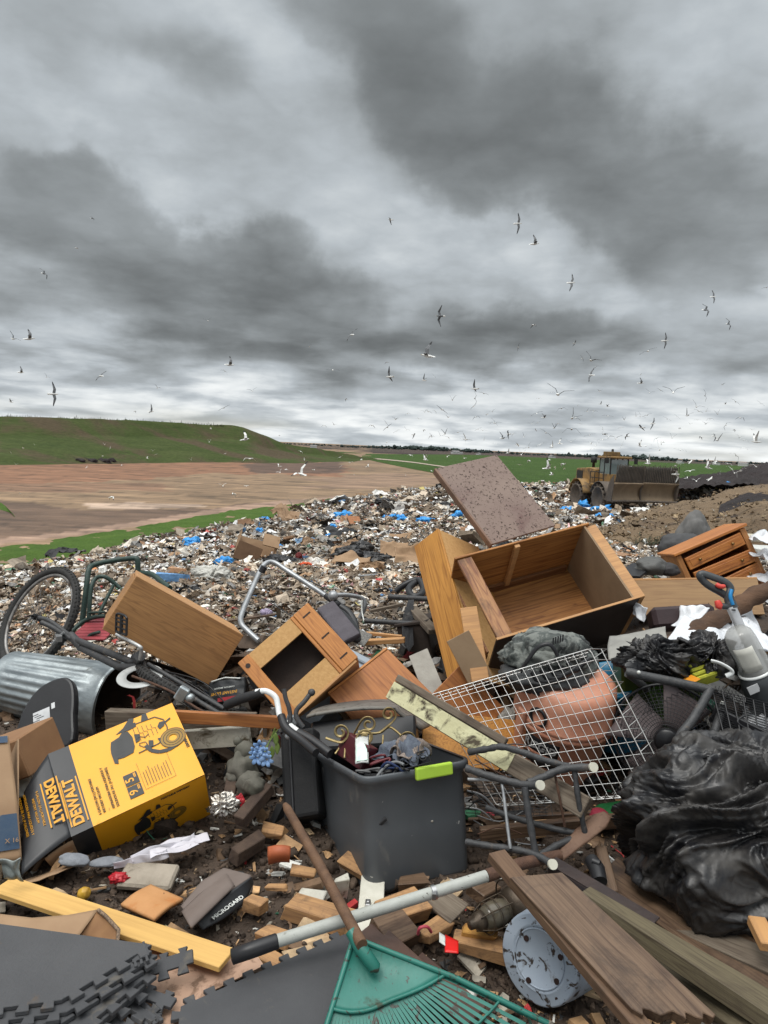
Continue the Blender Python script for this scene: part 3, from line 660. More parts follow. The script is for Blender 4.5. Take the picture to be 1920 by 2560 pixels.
# speckled board
spk = mat('speckled board', (.235, .175, .145), (.185, .130, .112), 3, .8, .4, dirt=(.13, .075, .068), damt=.43, dscale=3.2, speck=((.040, .022, .017), 62), spamt=.575, bscale=60)
M = pose([0.6852, 4.4206, 1.3072], [[0.8449, -0.4988, 0.1933], [0.4953, 0.593, -0.6348], [0.202, 0.6321, 0.7481]])
t_ = thing('board', 'large weathered board speckled with dark spots leaning above the open plywood box', 'board', M)
part('face', MB().box((0, 0, 0), (.4924, .6544, .014)), spk, t_, bev=.002)
part('edge_strip', MB().box((-.2462-.004, 0, -.014), (.016, .6544, .042)), wood('grey strip', (.25, .15, .10), (.12, .07, .05), 1, 1, damt=.5), t_, bev=.002)

# open plywood box
M = pose([0.8808, 3.9128, 0.7753], [[0.9333, -0.359, 0.0067], [0.264, 0.6733, -0.6906], [0.2434, 0.6463, 0.7232]])
t_ = thing('open_box', 'big open plywood cabinet on its back with dark front panel and a loose rail', 'cabinet', M)
x, y, z = .418, .273, .217; k = .012
part('front_panel', MB().box((0, -y+k/2, 0), (2*x, k, 2*z)), [w_dkp], t_, bev=.002)
part('front_edge', MB().box((0, -y+k/2, z+.004), (2*x, k, .007)), w_pale, t_)
part('back_panel', MB().box((0, y-k/2, 0), (2*x, k, 2*z)), w_ply, t_, bev=.002)
part('side_panel', MB().box((x-.03, 0, -.0), (.012, 2*y-2*k-.002, 2*z-.02)), w_fib, t_)
part('side_panel', MB().box((x+.012, 0, .005), (.07, 2*y-2*k+.0, 2*z-.05)), w_pale, t_, bev=.003)
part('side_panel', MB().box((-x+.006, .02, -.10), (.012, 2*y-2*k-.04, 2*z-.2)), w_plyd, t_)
part('bottom_panel', MB().box((0.0, 0, -z+.006), (2*x-.03, 2*y-2*k-.002, .012)), w_ply, t_)
part('batten', MB().box((-.045, y-k-.012, .02), (.03, .022, 2*z-.06)), w_pale, t_, bev=.001)
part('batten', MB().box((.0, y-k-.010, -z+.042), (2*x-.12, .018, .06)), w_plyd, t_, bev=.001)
part('rail', MB().box((-x+.055, 0, z-.02), (.085, 2*y-2*k-.004, .02)), wood('stained rail', (.36, .19, .09), (.15, .055, .03), 1, .8, damt=.5, wav=1.5), t_, bev=.003)
part('batten', MB().box((-x+.05, -.03, -z+.05), (.10, 2*y-.09, .02)), w_pale, t_, bev=.002)
part('block', MB().box((.16, -y+.04, -z+.025), (.035, .03, .03)), w_pale, t_, bev=.001)

# long pale box, right
A, B, C = P(1500, 1452, 4.25), P(1905, 1447, 4.25), P(1500, 1541, 4.17)
M, lx, ly = rect(C, B+(C-A), A)
t_ = thing('long_box', 'long pale wooden box lying flat below the dresser of drawers', 'wooden box', M)
part('front_panel', MB().box((0, 0, -.006), (lx, ly, .012)), wood('pale oak', (.36, .235, .13), (.27, .16, .085), 0, .9, damt=.26), t_, bev=.002)
part('top_panel', MB().box((0, ly/2+.006, -.085), (lx, .012, .17)), w_pale, t_, bev=.002)
part('end_panel', MB().box((lx/2-.008, -.003, -.10), (.016, ly-.008, .17)), w_pale, t_, bev=.002)
part('end_panel', MB().box((-lx/2+.008, -.003, -.10), (.016, ly-.008, .17)), w_pale, t_, bev=.002)

# dresser
M = pose([2.4881, 5.3097, 0.8067], [[0.8977, 0.0454, -0.4383], [0.0168, 0.9904, 0.137], [0.4403, -0.1303, 0.8883]])
t_ = thing('dresser', 'varnished pine chest of three drawers tilted to one side at the right', 'dresser', M)
x, y, z = .2723, .1682, .1977
part('top', MB().box((0, -.01, z+.008), (2*x+.03, 2*y+.03, .022)), w_pine, t_, bev=.004)
part('side_panel', MB().box((-x+.02, 0, -.01), (.04, 2*y, 2*z)), wood('pine side', (.46, .22, .08), (.27, .11, .04), 2, 1, damt=.3), t_, bev=.003)
part('side_panel', MB().box((x-.02, 0, -.01), (.04, 2*y, 2*z)), MATS['pine side'], t_, bev=.003)
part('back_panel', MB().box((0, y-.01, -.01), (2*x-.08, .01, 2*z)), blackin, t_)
for i, (zz_, dy, rot) in enumerate([(.115, -.03, -2), (-.015, -.01, 1), (-.135, -.02, -3)]):
    Md = T(.012*i, -y-dy*0-.006, zz_) @ RY(rot)
    d = part('drawer', MB().box((0, .0, 0), (2*x-.10, .02, .095), M=Md).box((0, .14, 0), (2*x-.14, .26, .07), M=Md), w_pine, t_, bev=.004)
    part('drawer_moulding', MB().box((0, -.0115, 0), (2*x-.15, .004, .055), M=Md), w_pine, d, bev=.002)
    for sx_ in (-.13, .13): part('knob', MB().lathe([(0, .026), (.010, .024), (.012, .016), (.006, .006), (.006, 0)], 12, M=Md @ T(sx_, -.013, 0) @ RX(90)), mat('brass knob', (.25, .14, .05), rough=.4, metal=.7, bump=0), d)
for q in (-1, 1): part('foot', MB().box((q*(x-.03), -y+.03, -z-.03), (.06, .06, .05)), w_pine, t_, bev=.004)

def plate(name, label, cat, a, b, c, th, m, bev=.002, group=None, kids=None):
    M, lx, ly = rect(a, b, c); return top(name, MB().box((0, 0, -th/2), (lx, ly, th)), m, label, cat, group, bev, M)
# reddish cabinet behind the bicycle handlebar
M, lx, ly = rect(P(843, 1751, 3.35), P(1079, 1738, 3.35)+Vector((0, 0, .0)), P(969, 1626, 3.6))
A, B, C = P(969, 1626, 3.55), P(1085, 1742, 3.40), P(838, 1756, 3.35)
M, lx, ly = rect(A, B, C, True)
t_ = thing('cabinet', 'reddish-brown cabinet panel on its corner behind the black bin', 'cabinet', M)
part('side_panel', MB().box((0, 0, .006), (lx, ly, .014)), w_red, t_, bev=.002)
part('edge_trim', MB().box((-lx/2-.006, 0, .003), (.012, ly, .03)), w_hx, t_, bev=.002)
part('back_panel', MB().box((0, 0, -.10), (lx-.02, ly-.02, .012)), w_fib, t_)
part('end_panel', MB().box((-lx/2+.008, 0, -.05), (.016, ly-.01, .09)), w_red, t_)
part('end_panel', MB().box((lx/2-.008, 0, -.05), (.016, ly-.01, .09)), w_red, t_)
# loose panels leaning in front of the tall cabinet
plate('wooden_panel', 'orange wooden panel standing behind the wire basket, left of the shop vacuum', 'wood panel', P(1060, 1775, 3.38), P(1290, 1800, 3.38), P(1055, 1905, 3.25), .016, w_hon)
plate('wooden_panel', 'triangular tip of an orange panel in front of the tall cabinet foot', 'wood panel', P(1153, 1660, 3.45), P(1262, 1772, 3.42), P(1070, 1745, 3.40), .016, w_red)
plate('fibreboard_panel', 'small grey-brown fibreboard offcut against the tall cabinet', 'board', P(1172, 1575, 3.42), P(1232, 1690, 3.38), P(1135, 1640, 3.40), .006, w_fib)
plate('wooden_panel', 'narrow brown board leaning inside the open plywood box', 'wood panel', P(1150, 1520, 3.52), P(1192, 1515, 3.52), P(1222, 1700, 3.36), .018, w_pale)
# planks left of the bin
def plank(name, label, p0, p1, wd, th, m, up=(0, 0, 1), cat='plank', bev=.003, group=None, roll=0, jag=0):
    M = frame(p0, Vector(p1)-Vector(p0), up) @ RX(roll); L = (Vector(p1)-Vector(p0)).length
    mb = MB()
    if not jag: mb.box((L/2, 0, 0), (L, wd, th))
    else:
        n = 14; e0 = [(random.uniform(0, jag), -wd/2+wd*i/n) for i in range(n+1)]; e1 = [(L-random.uniform(0, jag), wd/2-wd*i/n) for i in range(n+1)]
        mb.poly(e0[::-1] and [(a, b) for a, b in reversed(e0)]+[(a, b) for a, b in reversed(e1)], th, None, 0, -th/2)
    return top(name, mb, m, label, cat, group, bev, M)
w_old = wood('weathered grey wood', (.20, .165, .125), (.085, .062, .046), 0, 1.2, .8, damt=.45, bump=.4)
w_dk = wood('wet brown wood', (.17, .108, .066), (.055, .030, .018), 0, 1.0, .45, damt=.50, bump=.4, dirt=(.030, .019, .014), dsc=5)
w_grn = wood('greenish old wood', (.15, .125, .075), (.06, .045, .028), 0, 1.2, .6, damt=.45, bump=.4)
w_wht = mat('flaking white paint', (.55, .53, .46), (.42, .40, .33), 9, .8, .4, dirt=(.10, .08, .05), damt=.46, dscale=12)
plank('plank', 'varnished reddish board lying level behind the yellow box', P(425, 1790, 3.12), P(700, 1806, 3.05), .02, .055, w_red, (0, 0, 1))
plank('plank', 'grey weathered board directly below the varnished reddish board', P(270, 1800, 3.3), P(640, 1812, 3.15), .05, .10, w_old)
plank('plank', 'board with flaking white paint below the grey weathered board', P(380, 1855, 3.2), P(625, 1838, 3.1), .03, .085, w_wht)

# painted beam
A, B = P(985, 1728, 2.98), P(1468, 2022, 2.50)
M = frame(A, B-A, (.35, .35, .9)); L = (B-A).length
cream = mat('flaking cream paint', (.62, .60, .38), (.50, .47, .28), 10, .75, .5, dirt=(.07, .055, .035), damt=.49, dscale=15)
mb = MB(); mb.box((L/2, 0, 0), (L, .078, .078))
t_ = thing('wooden_beam', 'long weathered beam with flaking cream paint lying across the wire basket', 'wooden beam', M)
part('beam', mb, w_old, t_, bev=.004)
part('paint_layer', MB().box((L*.33, -.0405, 0), (L*.66, .003, .072)), cream, t_)
part('batten', MB().box((L*.30, -.03, .055), (L*.60, .03, .03)), w_old, t_, bev=.003)
part('batten', MB().box((L*.28, .02, .050), (L*.52, .045, .02)), w_grn, t_, bev=.003)

# ================================================================ tote
plas = mat('grey tote plastic', (.088, .095, .103), (.074, .080, .087), 3, .42, .05, dirt=(.145, .14, .13), damt=.385, dscale=7, speck=((.36, .36, .34), 26), spamt=.70, stretch=(1, 1, .5), bscale=8)
lime = mat('lime plastic', (.42, .62, .06), (.36, .55, .05), 6, .45, .1, dirt=(.2, .22, .05), damt=.3, dscale=14)
M = pose([0.0417, 2.8041, 0.1344], [[0.9037, -0.4185, -0.0908], [0.4282, 0.883, 0.192], [-0.0002, -0.2124, 0.9772]])
t_ = thing('storage_tote', 'large open dark grey storage tote with lime green handle full of junk', 'storage tote', M)
tx, ty, tz = .224, .3557, .212
def rrect(hx_, hy_, r, n=5):
    out = []
    for cx, cy, a0 in ((hx_-r, hy_-r, 0), (-hx_+r, hy_-r, 90), (-hx_+r, -hy_+r, 180), (hx_-r, -hy_+r, 270)):
        for k in range(n+1): a = math.radians(a0+90*k/n); out.append((cx+r*math.cos(a), cy+r*math.sin(a)))
    return out
def shell(levels, n=5):
    """closed stack of rounded rectangles (hx, hy, radius, z), last one capped"""
    vs = []; fs = []; N = 4*(n+1)
    for (a, b, r, z) in levels: vs += [(p[0], p[1], z) for p in rrect(a, b, r, n)]
    for i in range(len(levels)-1):
        for k in range(N): fs.append((i*N+k, i*N+(k+1) % N, (i+1)*N+(k+1) % N, (i+1)*N+k))
    fs.append(tuple(range((len(levels)-1)*N, len(levels)*N))); return vs, fs
lv = [(tx*.99, ty*.99, .05, tz-.012), (tx*.955, ty*.965, .045, tz-.05), (tx*.945, ty*.955, .045, tz-.055), (tx*.955, ty*.955, .045, 0), (tx*.955, ty*.945, .045, -tz+.02), (tx*.93, ty*.925, .04, -tz)]
inn = [(tx*.97, ty*.975, .045, tz-.012), (tx*.92, ty*.94, .04, tz-.06), (tx*.88, ty*.91, .04, -tz+.01)]
mb = MB(); v_, f_ = shell(lv); mb.add(v_, [f[::-1] for f in f_], 0, True); v_, f_ = shell(inn); mb.add(v_, f_, 0, True)
part('body', mb, plas, t_)
mb = MB(); mb.add(*shell([(tx*.97, ty*.975, .045, tz-.004), (tx*1.02, ty*1.015, .055, tz-.003), (tx*1.03, ty*1.02, .055, tz-.008), (tx*1.03, ty*1.02, .055, tz-.030), (tx*1.0, ty*1.0, .05, tz-.031), (tx*.985, ty*.985, .05, tz-.012)]), 0, True)
mb.f.pop(); mb.m.pop(); mb.s.pop(); part('rim', mb, plas, t_)
part('handle', MB().box((.055, -ty*1.02-.004, tz-.018), (.155, .020, .046)), lime, t_, bev=.006, seg=2)
part('handle', MB().box((0, ty*1.02+.004, tz-.018), (.155, .020, .046)), lime, t_, bev=.006, seg=2)
MT = M
def tp(x, y, z): return MT @ Vector((x, y, z))
# filling of the tote: packed mixed junk under the things one can tell apart
fil = MB()
for i in range(170):
    p = (random.uniform(-.17, .17), random.uniform(-.31, .31), random.uniform(.0, .10))
    s_ = (random.uniform(.02, .09), random.uniform(.02, .07), random.uniform(.005, .04))
    fil.box((0, 0, 0), s_, M=T(*p) @ RZ(random.uniform(0, 180)) @ RX(random.uniform(-50, 50)) @ RY(random.uniform(-40, 40)), m=random.choice([0, 0, 1, 1, 2, 3]))
o = top('junk_filling', fil, [mat('dark junk', (.03, .03, .033)), mat('denim', (.075, .09, .12), scale=40), mat('maroon cloth', (.09, .02, .025), scale=20), mat('pale scraps', (.30, .28, .24), scale=20)], 'jumbled small junk filling the storage tote', 'junk', M=MT.copy(), kind='stuff', bev=.002)
# picture frame, scrollwork, packet, jeans, rack
maro = mat('maroon lacquer', (.085, .018, .024), (.06, .013, .018), 8, .28, .05, dirt=(.15, .1, .08), damt=.3)
gold = mat('dull brass', (.42, .33, .16), (.30, .22, .10), 30, .42, .1, metal=.7, dirt=(.1, .07, .03), damt=.4)
A, B, C = P(795, 1902, 2.88), P(905, 1985, 2.63), P(868, 1866, 2.78)
M, lx, ly = rect(A, B, C); M = T(.025, .045, .03) @ M
t_ = thing('jewellery_box', 'dark maroon lacquered box at the left of the storage tote', 'box', M)
part('body', MB().box((0, 0, -.03), (lx*.55, ly*.8, .05)), maro, t_, bev=.003); part('lid', MB().box((0, 0, -.008), (lx*.58, ly*.85, .014)), maro, t_, bev=.004)
def scroll(M, L, flip=1, r=.0035):
    mb = MB(); pts = []
    for k in range(40):
        q = k/39; a = q*2.6*math.pi; rr_ = .032*(1-q*.72); pts.append((L+rr_*math.sin(a)*1.0, flip*(rr_*math.cos(a)-.032), 0))
    mb.tube(bez([(0, -.07*flip, 0), (L*.35, -.012*flip, 0), (L*.8, 0, 0)]+pts[:1], 5)+pts[1:], .0065, 6, flat=.35, M=M); return mb
t_ = thing('scroll_ironwork', 'brass-coloured scrolled metal rack sticking up from the storage tote', 'metal scrollwork', T(*P(960, 1840, 2.85)))
for (u0, v0, u1, v1, f_, d) in [(855, 1880, 905, 1800, 1, 2.9), (880, 1890, 895, 1838, 1, 2.8), (925, 1860, 985, 1800, -1, 2.95), (985, 1868, 1005, 1838, 1, 2.85), (850, 1870, 868, 1842, -1, 2.85)]:
    a, b = P(u0, v0, d), P(u1, v1, d); part('scroll', scroll(frame(a, b-a, (0, -1, .35)), (b-a).length, f_), gold, t_, world=True)
part('bar', MB().tube(bez([P(838, 1885, 2.85), P(870, 1845, 2.9), P(905, 1835, 2.93), P(950, 1832, 2.95), P(975, 1818, 2.95), P(1010, 1845, 2.9)], 6), .005, 6), gold, t_, world=True)
for u in (865, 925, 958): part('bar', MB().tube([P(u, 1838, 2.9), P(u-4, 1895, 2.8)], .004, 6), gold, t_, world=True)
M, lx, ly = rect(P(888, 1910, 2.70), P(922, 1908, 2.70), P(885, 1845, 2.80))
t_ = thing('plastic_packet', 'clear plastic packet with green and white print standing in the tote', 'packet', M)
part('wrapper', MB().grid(lambda a, b: ((a-.5)*lx, (b-.5)*ly, .006*math.sin(a*3.1)+.002*math.sin(b*19)), 10, 16, th=.004), mat('clear film', (.6, .62, .60), scale=8, rough=.12, bump=.5, bscale=20), t_)
part('print', MB().poly([(-lx*.4, -ly*.45), (lx*.4, -ly*.42), (lx*.38, ly*.12), (lx*.05, ly*.22), (-lx*.38, ly*.18)], .002, T(0, 0, .0075)), mat('mint print', (.45, .75, .58), (.75, .85, .8), 30, .4, 0), t_)
def cloth(a, b, c, m, name, label, cat, amp=.02, fr=9, th=.003, n=(22, 16), seed=0, sag=0., group=None):
    M, lx, ly = rect(a, b, c)
    def fn(i, j):
        x_, y_ = (i-.5)*lx, (j-.5)*ly; q = Vector((x_*fr, y_*fr, seed*3.3))
        z_ = (mnoise.noise(q)+.5*abs(mnoise.noise(q*2.3)))*amp*2-sag*((i-.5)**2+(j-.5)**2)
        e = Vector((mnoise.noise(q*1.1+Vector((9, 0, 0))), mnoise.noise(q*1.1+Vector((0, 9, 0))), 0))*amp*1.4
        return (x_+e.x, y_+e.y, z_)
    return top(name, MB().grid(fn, n[0], n[1], th=th), m, label, cat, group, 0, M)
dn = mat('denim', (.1, .1, .1)); 
cloth(P(935, 1900, 2.72), P(1035, 1905, 2.62), P(940, 1855, 2.85), mat('grey denim cloth', (.12, .14, .17), (.08, .09, .12), 60, .9, .4), 'jeans', 'folded grey-blue jeans in the middle of the storage tote', 'jeans', .03, 16)
cloth(P(1020, 1895, 2.64), P(1085, 1880, 2.72), P(1010, 1862, 2.80), mat('lint', (.33, .27, .23), (.20, .16, .14), 90, .95, .8), 'fleece', 'matted beige fleece beside the jeans in the tote', 'fleece', .03, 20)
t_ = thing('wire_rack', 'small black scrolled wire rack behind the lime handle of the tote', 'wire rack', T(*P(1035, 1920, 2.6)))
M, lx, ly = rect(P(1005, 1925, 2.6), P(1078, 1905, 2.62), P(1003, 1892, 2.66)); bk_ = mat('black steel', (.012, .012, .013), (.02, .02, .02), 20, .45, .2, metal=.3)
mb = MB().tube([(-lx/2, -ly/2, 0), (lx/2, -ly/2, 0), (lx/2, ly/2, 0), (-lx/2, ly/2, 0)], .003, 6, closed=True, M=M)
for k in range(3): mb.tube([(-lx*.3+k*lx*.3+.012*math.cos(a/8*math.pi), .014*math.sin(a/8*math.pi), 0) for a in range(16)], .0018, 5, closed=True, M=M)
part('frame', mb, bk_, t_, world=True)
for k, (m_, lb) in enumerate([('black plastic cord', 'black cord coiled among the junk at the front of the tote'), ('navy cord', 'navy blue cord looped over the black cord in the tote'), ('grey cord', 'grey cord tangled beside the maroon box in the tote'), ('dark red cord', 'dark red cord tangled under the grey-blue jeans in the tote')]):
    c0_ = [(1000, 1925, 2.62), (985, 1915, 2.64), (925, 1925, 2.66), (955, 1900, 2.70)][k]; pts = [P(c0_[0]+random.gauss(0, 26), c0_[1]+random.gauss(0, 9), c0_[2]+random.gauss(0, .03)) for _ in range(9)]
    top('cord', MB().tube(bez(pts, 6), .0042+.001*(k % 2), 6), mat(m_, [(.015, .015, .016), (.015, .03, .09), (.14, .14, .14), (.12, .02, .025)][k], rough=.5, bump=0), lb, 'cord')
t_ = thing('cable', 'grey bent hose looped at the front of the tote', 'hose', T(*P(975, 1930, 2.58))); part('hose', MB().tube(bez([P(940, 1945, 2.58), P(965, 1915, 2.62), P(990, 1905, 2.64), P(1010, 1912, 2.62)]), .006, 8), mat('grey rubber', (.16, .165, .17), rough=.5, bump=0), t_, world=True)

# ================================================================ yellow carton with lettering
M = pose([-0.985, 2.7903, 0.1717], [[0.8373, -0.5464, 0.0199], [0.4695, 0.6999, -0.5382], [0.2802, 0.46, 0.8426]])
t_ = thing('yellow_carton', 'big yellow and black cardboard carton with wet and dry vacuum printed on it', 'cardboard box', M)
x, y, z = .252, .1937, .1451
yel = mat('yellow card', (.80, .365, .009), (.74, .33, .008), 3, .42, .08, dirt=(.46, .22, .015), damt=.36, dscale=8)
bkc = mat('black card', (.022, .023, .026), (.03, .031, .034), 5, .42, .1, dirt=(.07, .07, .075), damt=.30, dscale=9, bscale=5)
krf = mat('kraft card', (.33, .215, .125), (.28, .175, .10), 6, .8, .15, dirt=(.13, .08, .045), damt=.34, dscale=5)
bw_ = .078                # width of the black end band
def wrinkle(fn, nx, ny, amp, seed, M=None):
    def g(a, b):
        p = Vector(fn(a, b)); q = mnoise.noise(p*7+Vector((seed, 0, 0)))*amp; return p+wrn*q
    return g
wrn = Vector((0, 0, 1))
mb = MB(); mb.grid(wrinkle(lambda a, b: (-x+2*bw_*.5+(2*x-bw_)*a, -y-.004+(2*y+.004)*b, z+.0042), 1, 1, .0018, 1), 30, 24)
wrn = Vector((0, -1, 0)); mb.grid(wrinkle(lambda a, b: (-x+bw_+(2*x-bw_)*a, -y-.0050, -z+(2*z+.004)*b), 1, 1, .0022, 5), 30, 18)
part('printed_side', mb, yel, t_)
wrn = Vector((0, 0, 1)); mb = MB(); mb.grid(wrinkle(lambda a, b: (-x+bw_*a, -y-.004+(2*y+.004)*b, z+.0042), 1, 1, .0018, 1), 8, 24)
wrn = Vector((0, -1, 0)); mb.grid(wrinkle(lambda a, b: (-x+bw_*a, -y-.0050, -z+(2*z+.004)*b), 1, 1, .0022, 5), 8, 18)
part('black_band', mb, bkc, t_)
part('inner_walls', MB().box((0, 0, -z+.01), (2*x-.02, 2*y-.03, .005)).box((0, y-.004, 0), (2*x-.01, .005, 2*z-.02)).box((x-.006, 0, 0), (.005, 2*y-.02, 2*z-.02)), krf, t_)
# flap folded out at the black end
Mi = M.inverted(); A, B, C, D = [Mi @ q for q in (P(131, 1904, 2.86), P(62, 1985, 2.72), P(56, 2192, 2.48), P(181, 2097, 2.60))]
D = Vector((-x, -y, z)); A = Vector((-x, y, z))
fl = part('flap', MB().grid(lambda a, b: tuple((D.lerp(A, b)).lerp(C.lerp(B, b), a)+Vector((0, 0, .012*math.sin(a*2.6)))), 14, 14, th=.004), bkc, t_)
part('flap', MB().grid(lambda a, b: (-x-.10*a*(1-.3*b), -y-.006-.02*a*a, z-.02-(2*z-.04)*b), 8, 8, th=.004), krf, t_)
# lettering: reads up the box, tops of the letters towards the black end
blk = mat('print black', (.02, .021, .022), rough=.45, bump=0); yp = mat('print yellow', (.78, .36, .010), rough=.45, bump=0); gp = mat('print grey', (.10, .075, .02), rough=.5, bump=0)
def FM(px, py, dz=.006): return T(px, py, z+dz) @ RZ(90)
def SM(px, pz, dy=.008): return T(px, -y-dy, pz) @ RX(90)
bl = -x+bw_*.52
text('logo', 'DeWALT'.upper(), .052, FM(bl-.001, -.062, .007), yp, t_, bold=.0020)
part('logo_bar', MB().box((bl+.029, -.062, z+.007), (.005, .205, .001)).box((bl-.029, -.062, z+.007), (.005, .205, .001)), yp, t_)
tx0 = -x+bw_+.035
for i, (s_, sz_) in enumerate([('6 GALLON (34 L) PORTABLE', .0135), ('WET/DRY VACUUM', .0135), ('—', .012), ('ASPIRADORA PARA LIQUIDOS Y', .0135), ('SOLIDOS DE 34 L (9 GALONES)', .0135)]):
    text('lettering', s_, sz_, FM(tx0+i*.0165, -y+.028, .007), blk, t_, ax='LEFT')
def spec(px, py, s_):
    part('spec_plate', MB().box((px, py, z+.0065), (.052, .052, .001)), blk, t_); text('lettering', s_, .044, FM(px-.006, py-.004, .0078), yp, t_, bold=.0005)
    part('spec_lines', MB().box((px+.013, py+.012, z+.0075), (.003, .02, .0006)).box((px+.018, py+.012, z+.0075), (.003, .02, .0006)), yp, t_)
spec(.0, -.135, '9'); spec(.0, -.078, '5')
mb = MB(); random.seed(11)
for i in range(9):
    L_ = random.uniform(.05, .085); mb.box((.048+i*.0115, -.135+L_/2, z+.0068), (.0022, L_, .0006))
for a_, b_, c_, d_ in [(.036, -.148, .036, -.02), (.155, -.148, .155, -.02), (.036, -.148, .155, -.148)]: mb.box(((a_+c_)/2, (b_+d_)/2, z+.0068), (max(abs(c_-a_), .001), max(abs(d_-b_), .001), .0006))
part('small_print', mb, gp, t_)
text('lettering', 'DXV09P', .016, T(x-.012, .10*0-.02, z+.006) @ RZ(90), blk, t_, bold=.0004)
def vacpic(MM, s, nm):
    dl = []; dk_ = None; ol = MB(); hz_ = MB()
    def pl(pts, mb_, zz_=0): mb_ = MB(); dl.append(mb_); mb_.poly([(p[0]*s, p[1]*s) for p in pts], .0006, MM, 0, zz_)
    def ln(pts, w_=.006, zz_=.0008, cl=False):
        q = pts+([pts[0]] if cl else [])
        for a, b in zip(q, q[1:]):
            a, b = Vector((*a, 0))*s, Vector((*b, 0))*s; d = (b-a)
            if d.length < 1e-6: continue
            nrm_ = Vector((-d.y, d.x, 0)).normalized()*w_*s/2; ol.add([a-nrm_+Vector((0, 0, zz_)), b-nrm_+Vector((0, 0, zz_)), b+nrm_+Vector((0, 0, zz_)), a+nrm_+Vector((0, 0, zz_))], [(0, 1, 2, 3)], M=MM)
    # drawn lying on its side: head at -x, tank to +x
    pl([(-.52, -.30), (-.46, -.34), (-.44, -.24), (-.34, -.26), (-.16, -.24), (-.10, -.12), (-.08, .10), (-.12, .26), (-.22, .30), (-.30, .22), (-.46, .18), (-.50, .06), (-.52, -.06)], dk_)
    pl([(-.34, .30), (-.10, .42), (.06, .40), (.05, .30), (-.12, .28), (-.24, .30)], dk_); pl([(-.22, .34), (-.02, .54), (.06, .50), (.0, .36)], dk_, .0003)
    pl([(-.06, -.06), (.02, -.04), (.06, .10), (-.04, .14)], dk_, .0002); pl([(.12, -.28), (.20, -.30), (.24, -.16), (.16, -.12)], dk_, .0002)
    pl([(.16, .36), (.22, .52), (.30, .50), (.30, .36)], dk_); pl([(.42, .02), (.52, .06), (.56, .16), (.46, .18), (.40, .10)], dk_); pl([(.34, -.30), (.44, -.34), (.42, -.18), (.32, -.16)], dk_)
    pl([(.56, .11), (.68, .16), (.67, .19), (.55, .14)], dk_)
    ln([(-.08, -.30), (.30, -.28), (.50, -.20), (.56, .0), (.55, .2), (.42, .34), (.05, .36), (-.1, .3)], .020)
    for k in range(5): ln([(-.02+k*.08, .30-k*.02), (-.02+k*.08, .12), (.04+k*.08, .10), (.04+k*.08, -.05)], .008)
    ln([(-.05, .0), (.05, .04), (.12, -.02), (.2, .02)], .014); ln([(-.02, -.14), (.04, -.22), (.12, -.2), (.1, -.12), (.0, -.1)], .014, cl=True)
    for k in range(6): ln([(-.45+.015*k, -.22+.07*k), (-.30+.01*k, -.20+.07*k)], .01, .0012)
    def ringp(cx, cy, r, w_, mb_, zz_):
        n = 28; vs = [((cx+rr_*math.cos(2*math.pi*k/n))*s, (cy+rr_*math.sin(2*math.pi*k/n)*.9)*s, zz_) for k in range(n) for rr_ in (r-w_, r+w_)]
        mb_.add(vs, [(2*k, 2*k+1, (2*k+3) % (2*n), (2*k+2) % (2*n)) for k in range(n)], M=MM)
    for r_ in (.10, .155, .21): ringp(.58, -.28, r_, .022, hz_, .0010); ringp(.58, -.28, r_+.024, .005, ol, .0016)
    for a, b in zip([(.08, -.20), (.14, -.36), (.26, -.46), (.42, -.50)], [(.14, -.36), (.26, -.46), (.42, -.50), (.62, -.46)]): ln([a, b], .075, .0009)
    a1 = part('printed_picture', dl[0], blk, t_); [part('picture_patch', q_, blk, a1) for q_ in dl[1:]]; part('picture_linework', ol, MATS['print black'], a1); part('printed_hose', hz_, mat('print brown', (.30, .17, .02), rough=.5, bump=0), a1)
vacpic(T(.075, .085, z+.0062) @ RZ(0), .215, 'a')
vacpic(T(.030, -y-.0075, .02) @ RX(90) @ RZ(8), .150, 'b')
text('lettering', 'PORTABLE WET/DRY', .012, T(.13, -y-.008, .125) @ RX(90), blk, t_, bold=.0003)
# flap lettering, reads downward
fo = (A.lerp(B, .0)); ux = (D-A).normalized(); uy = (A-B); uy = (uy-ux*uy.dot(ux)).normalized(); uz = ux.cross(uy)
ctr = (A+B+C+D)/4
def FL(dx_, dy_):
    Mx = Matrix((ux, uy, uz)).transposed().to_4x4(); Mx.translation = ctr+ux*dx_+uy*dy_+uz*.018; return Mx
text('logo', 'DEWALT', .050, FL(-.010, .052), yp, fl, bold=.0020)
part('logo_bar', MB().box((0, 0, 0), (.20, .005, .001), M=FL(-.010, .083)).box((0, 0, 0), (.20, .005, .001), M=FL(-.010, .024)), yp, fl)
for i, s_ in enumerate(['9 GALLON (34 L) PORTABLE', 'WET/DRY VACUUM', 'ASPIRADORA PARA LIQUIDOS Y', 'SOLIDOS DE 34 L (9 GALONES)']): text('lettering', s_, .0125, FL(-.01, .004-i*.018-(i > 1)*.008), yp, fl)
random.seed(21)
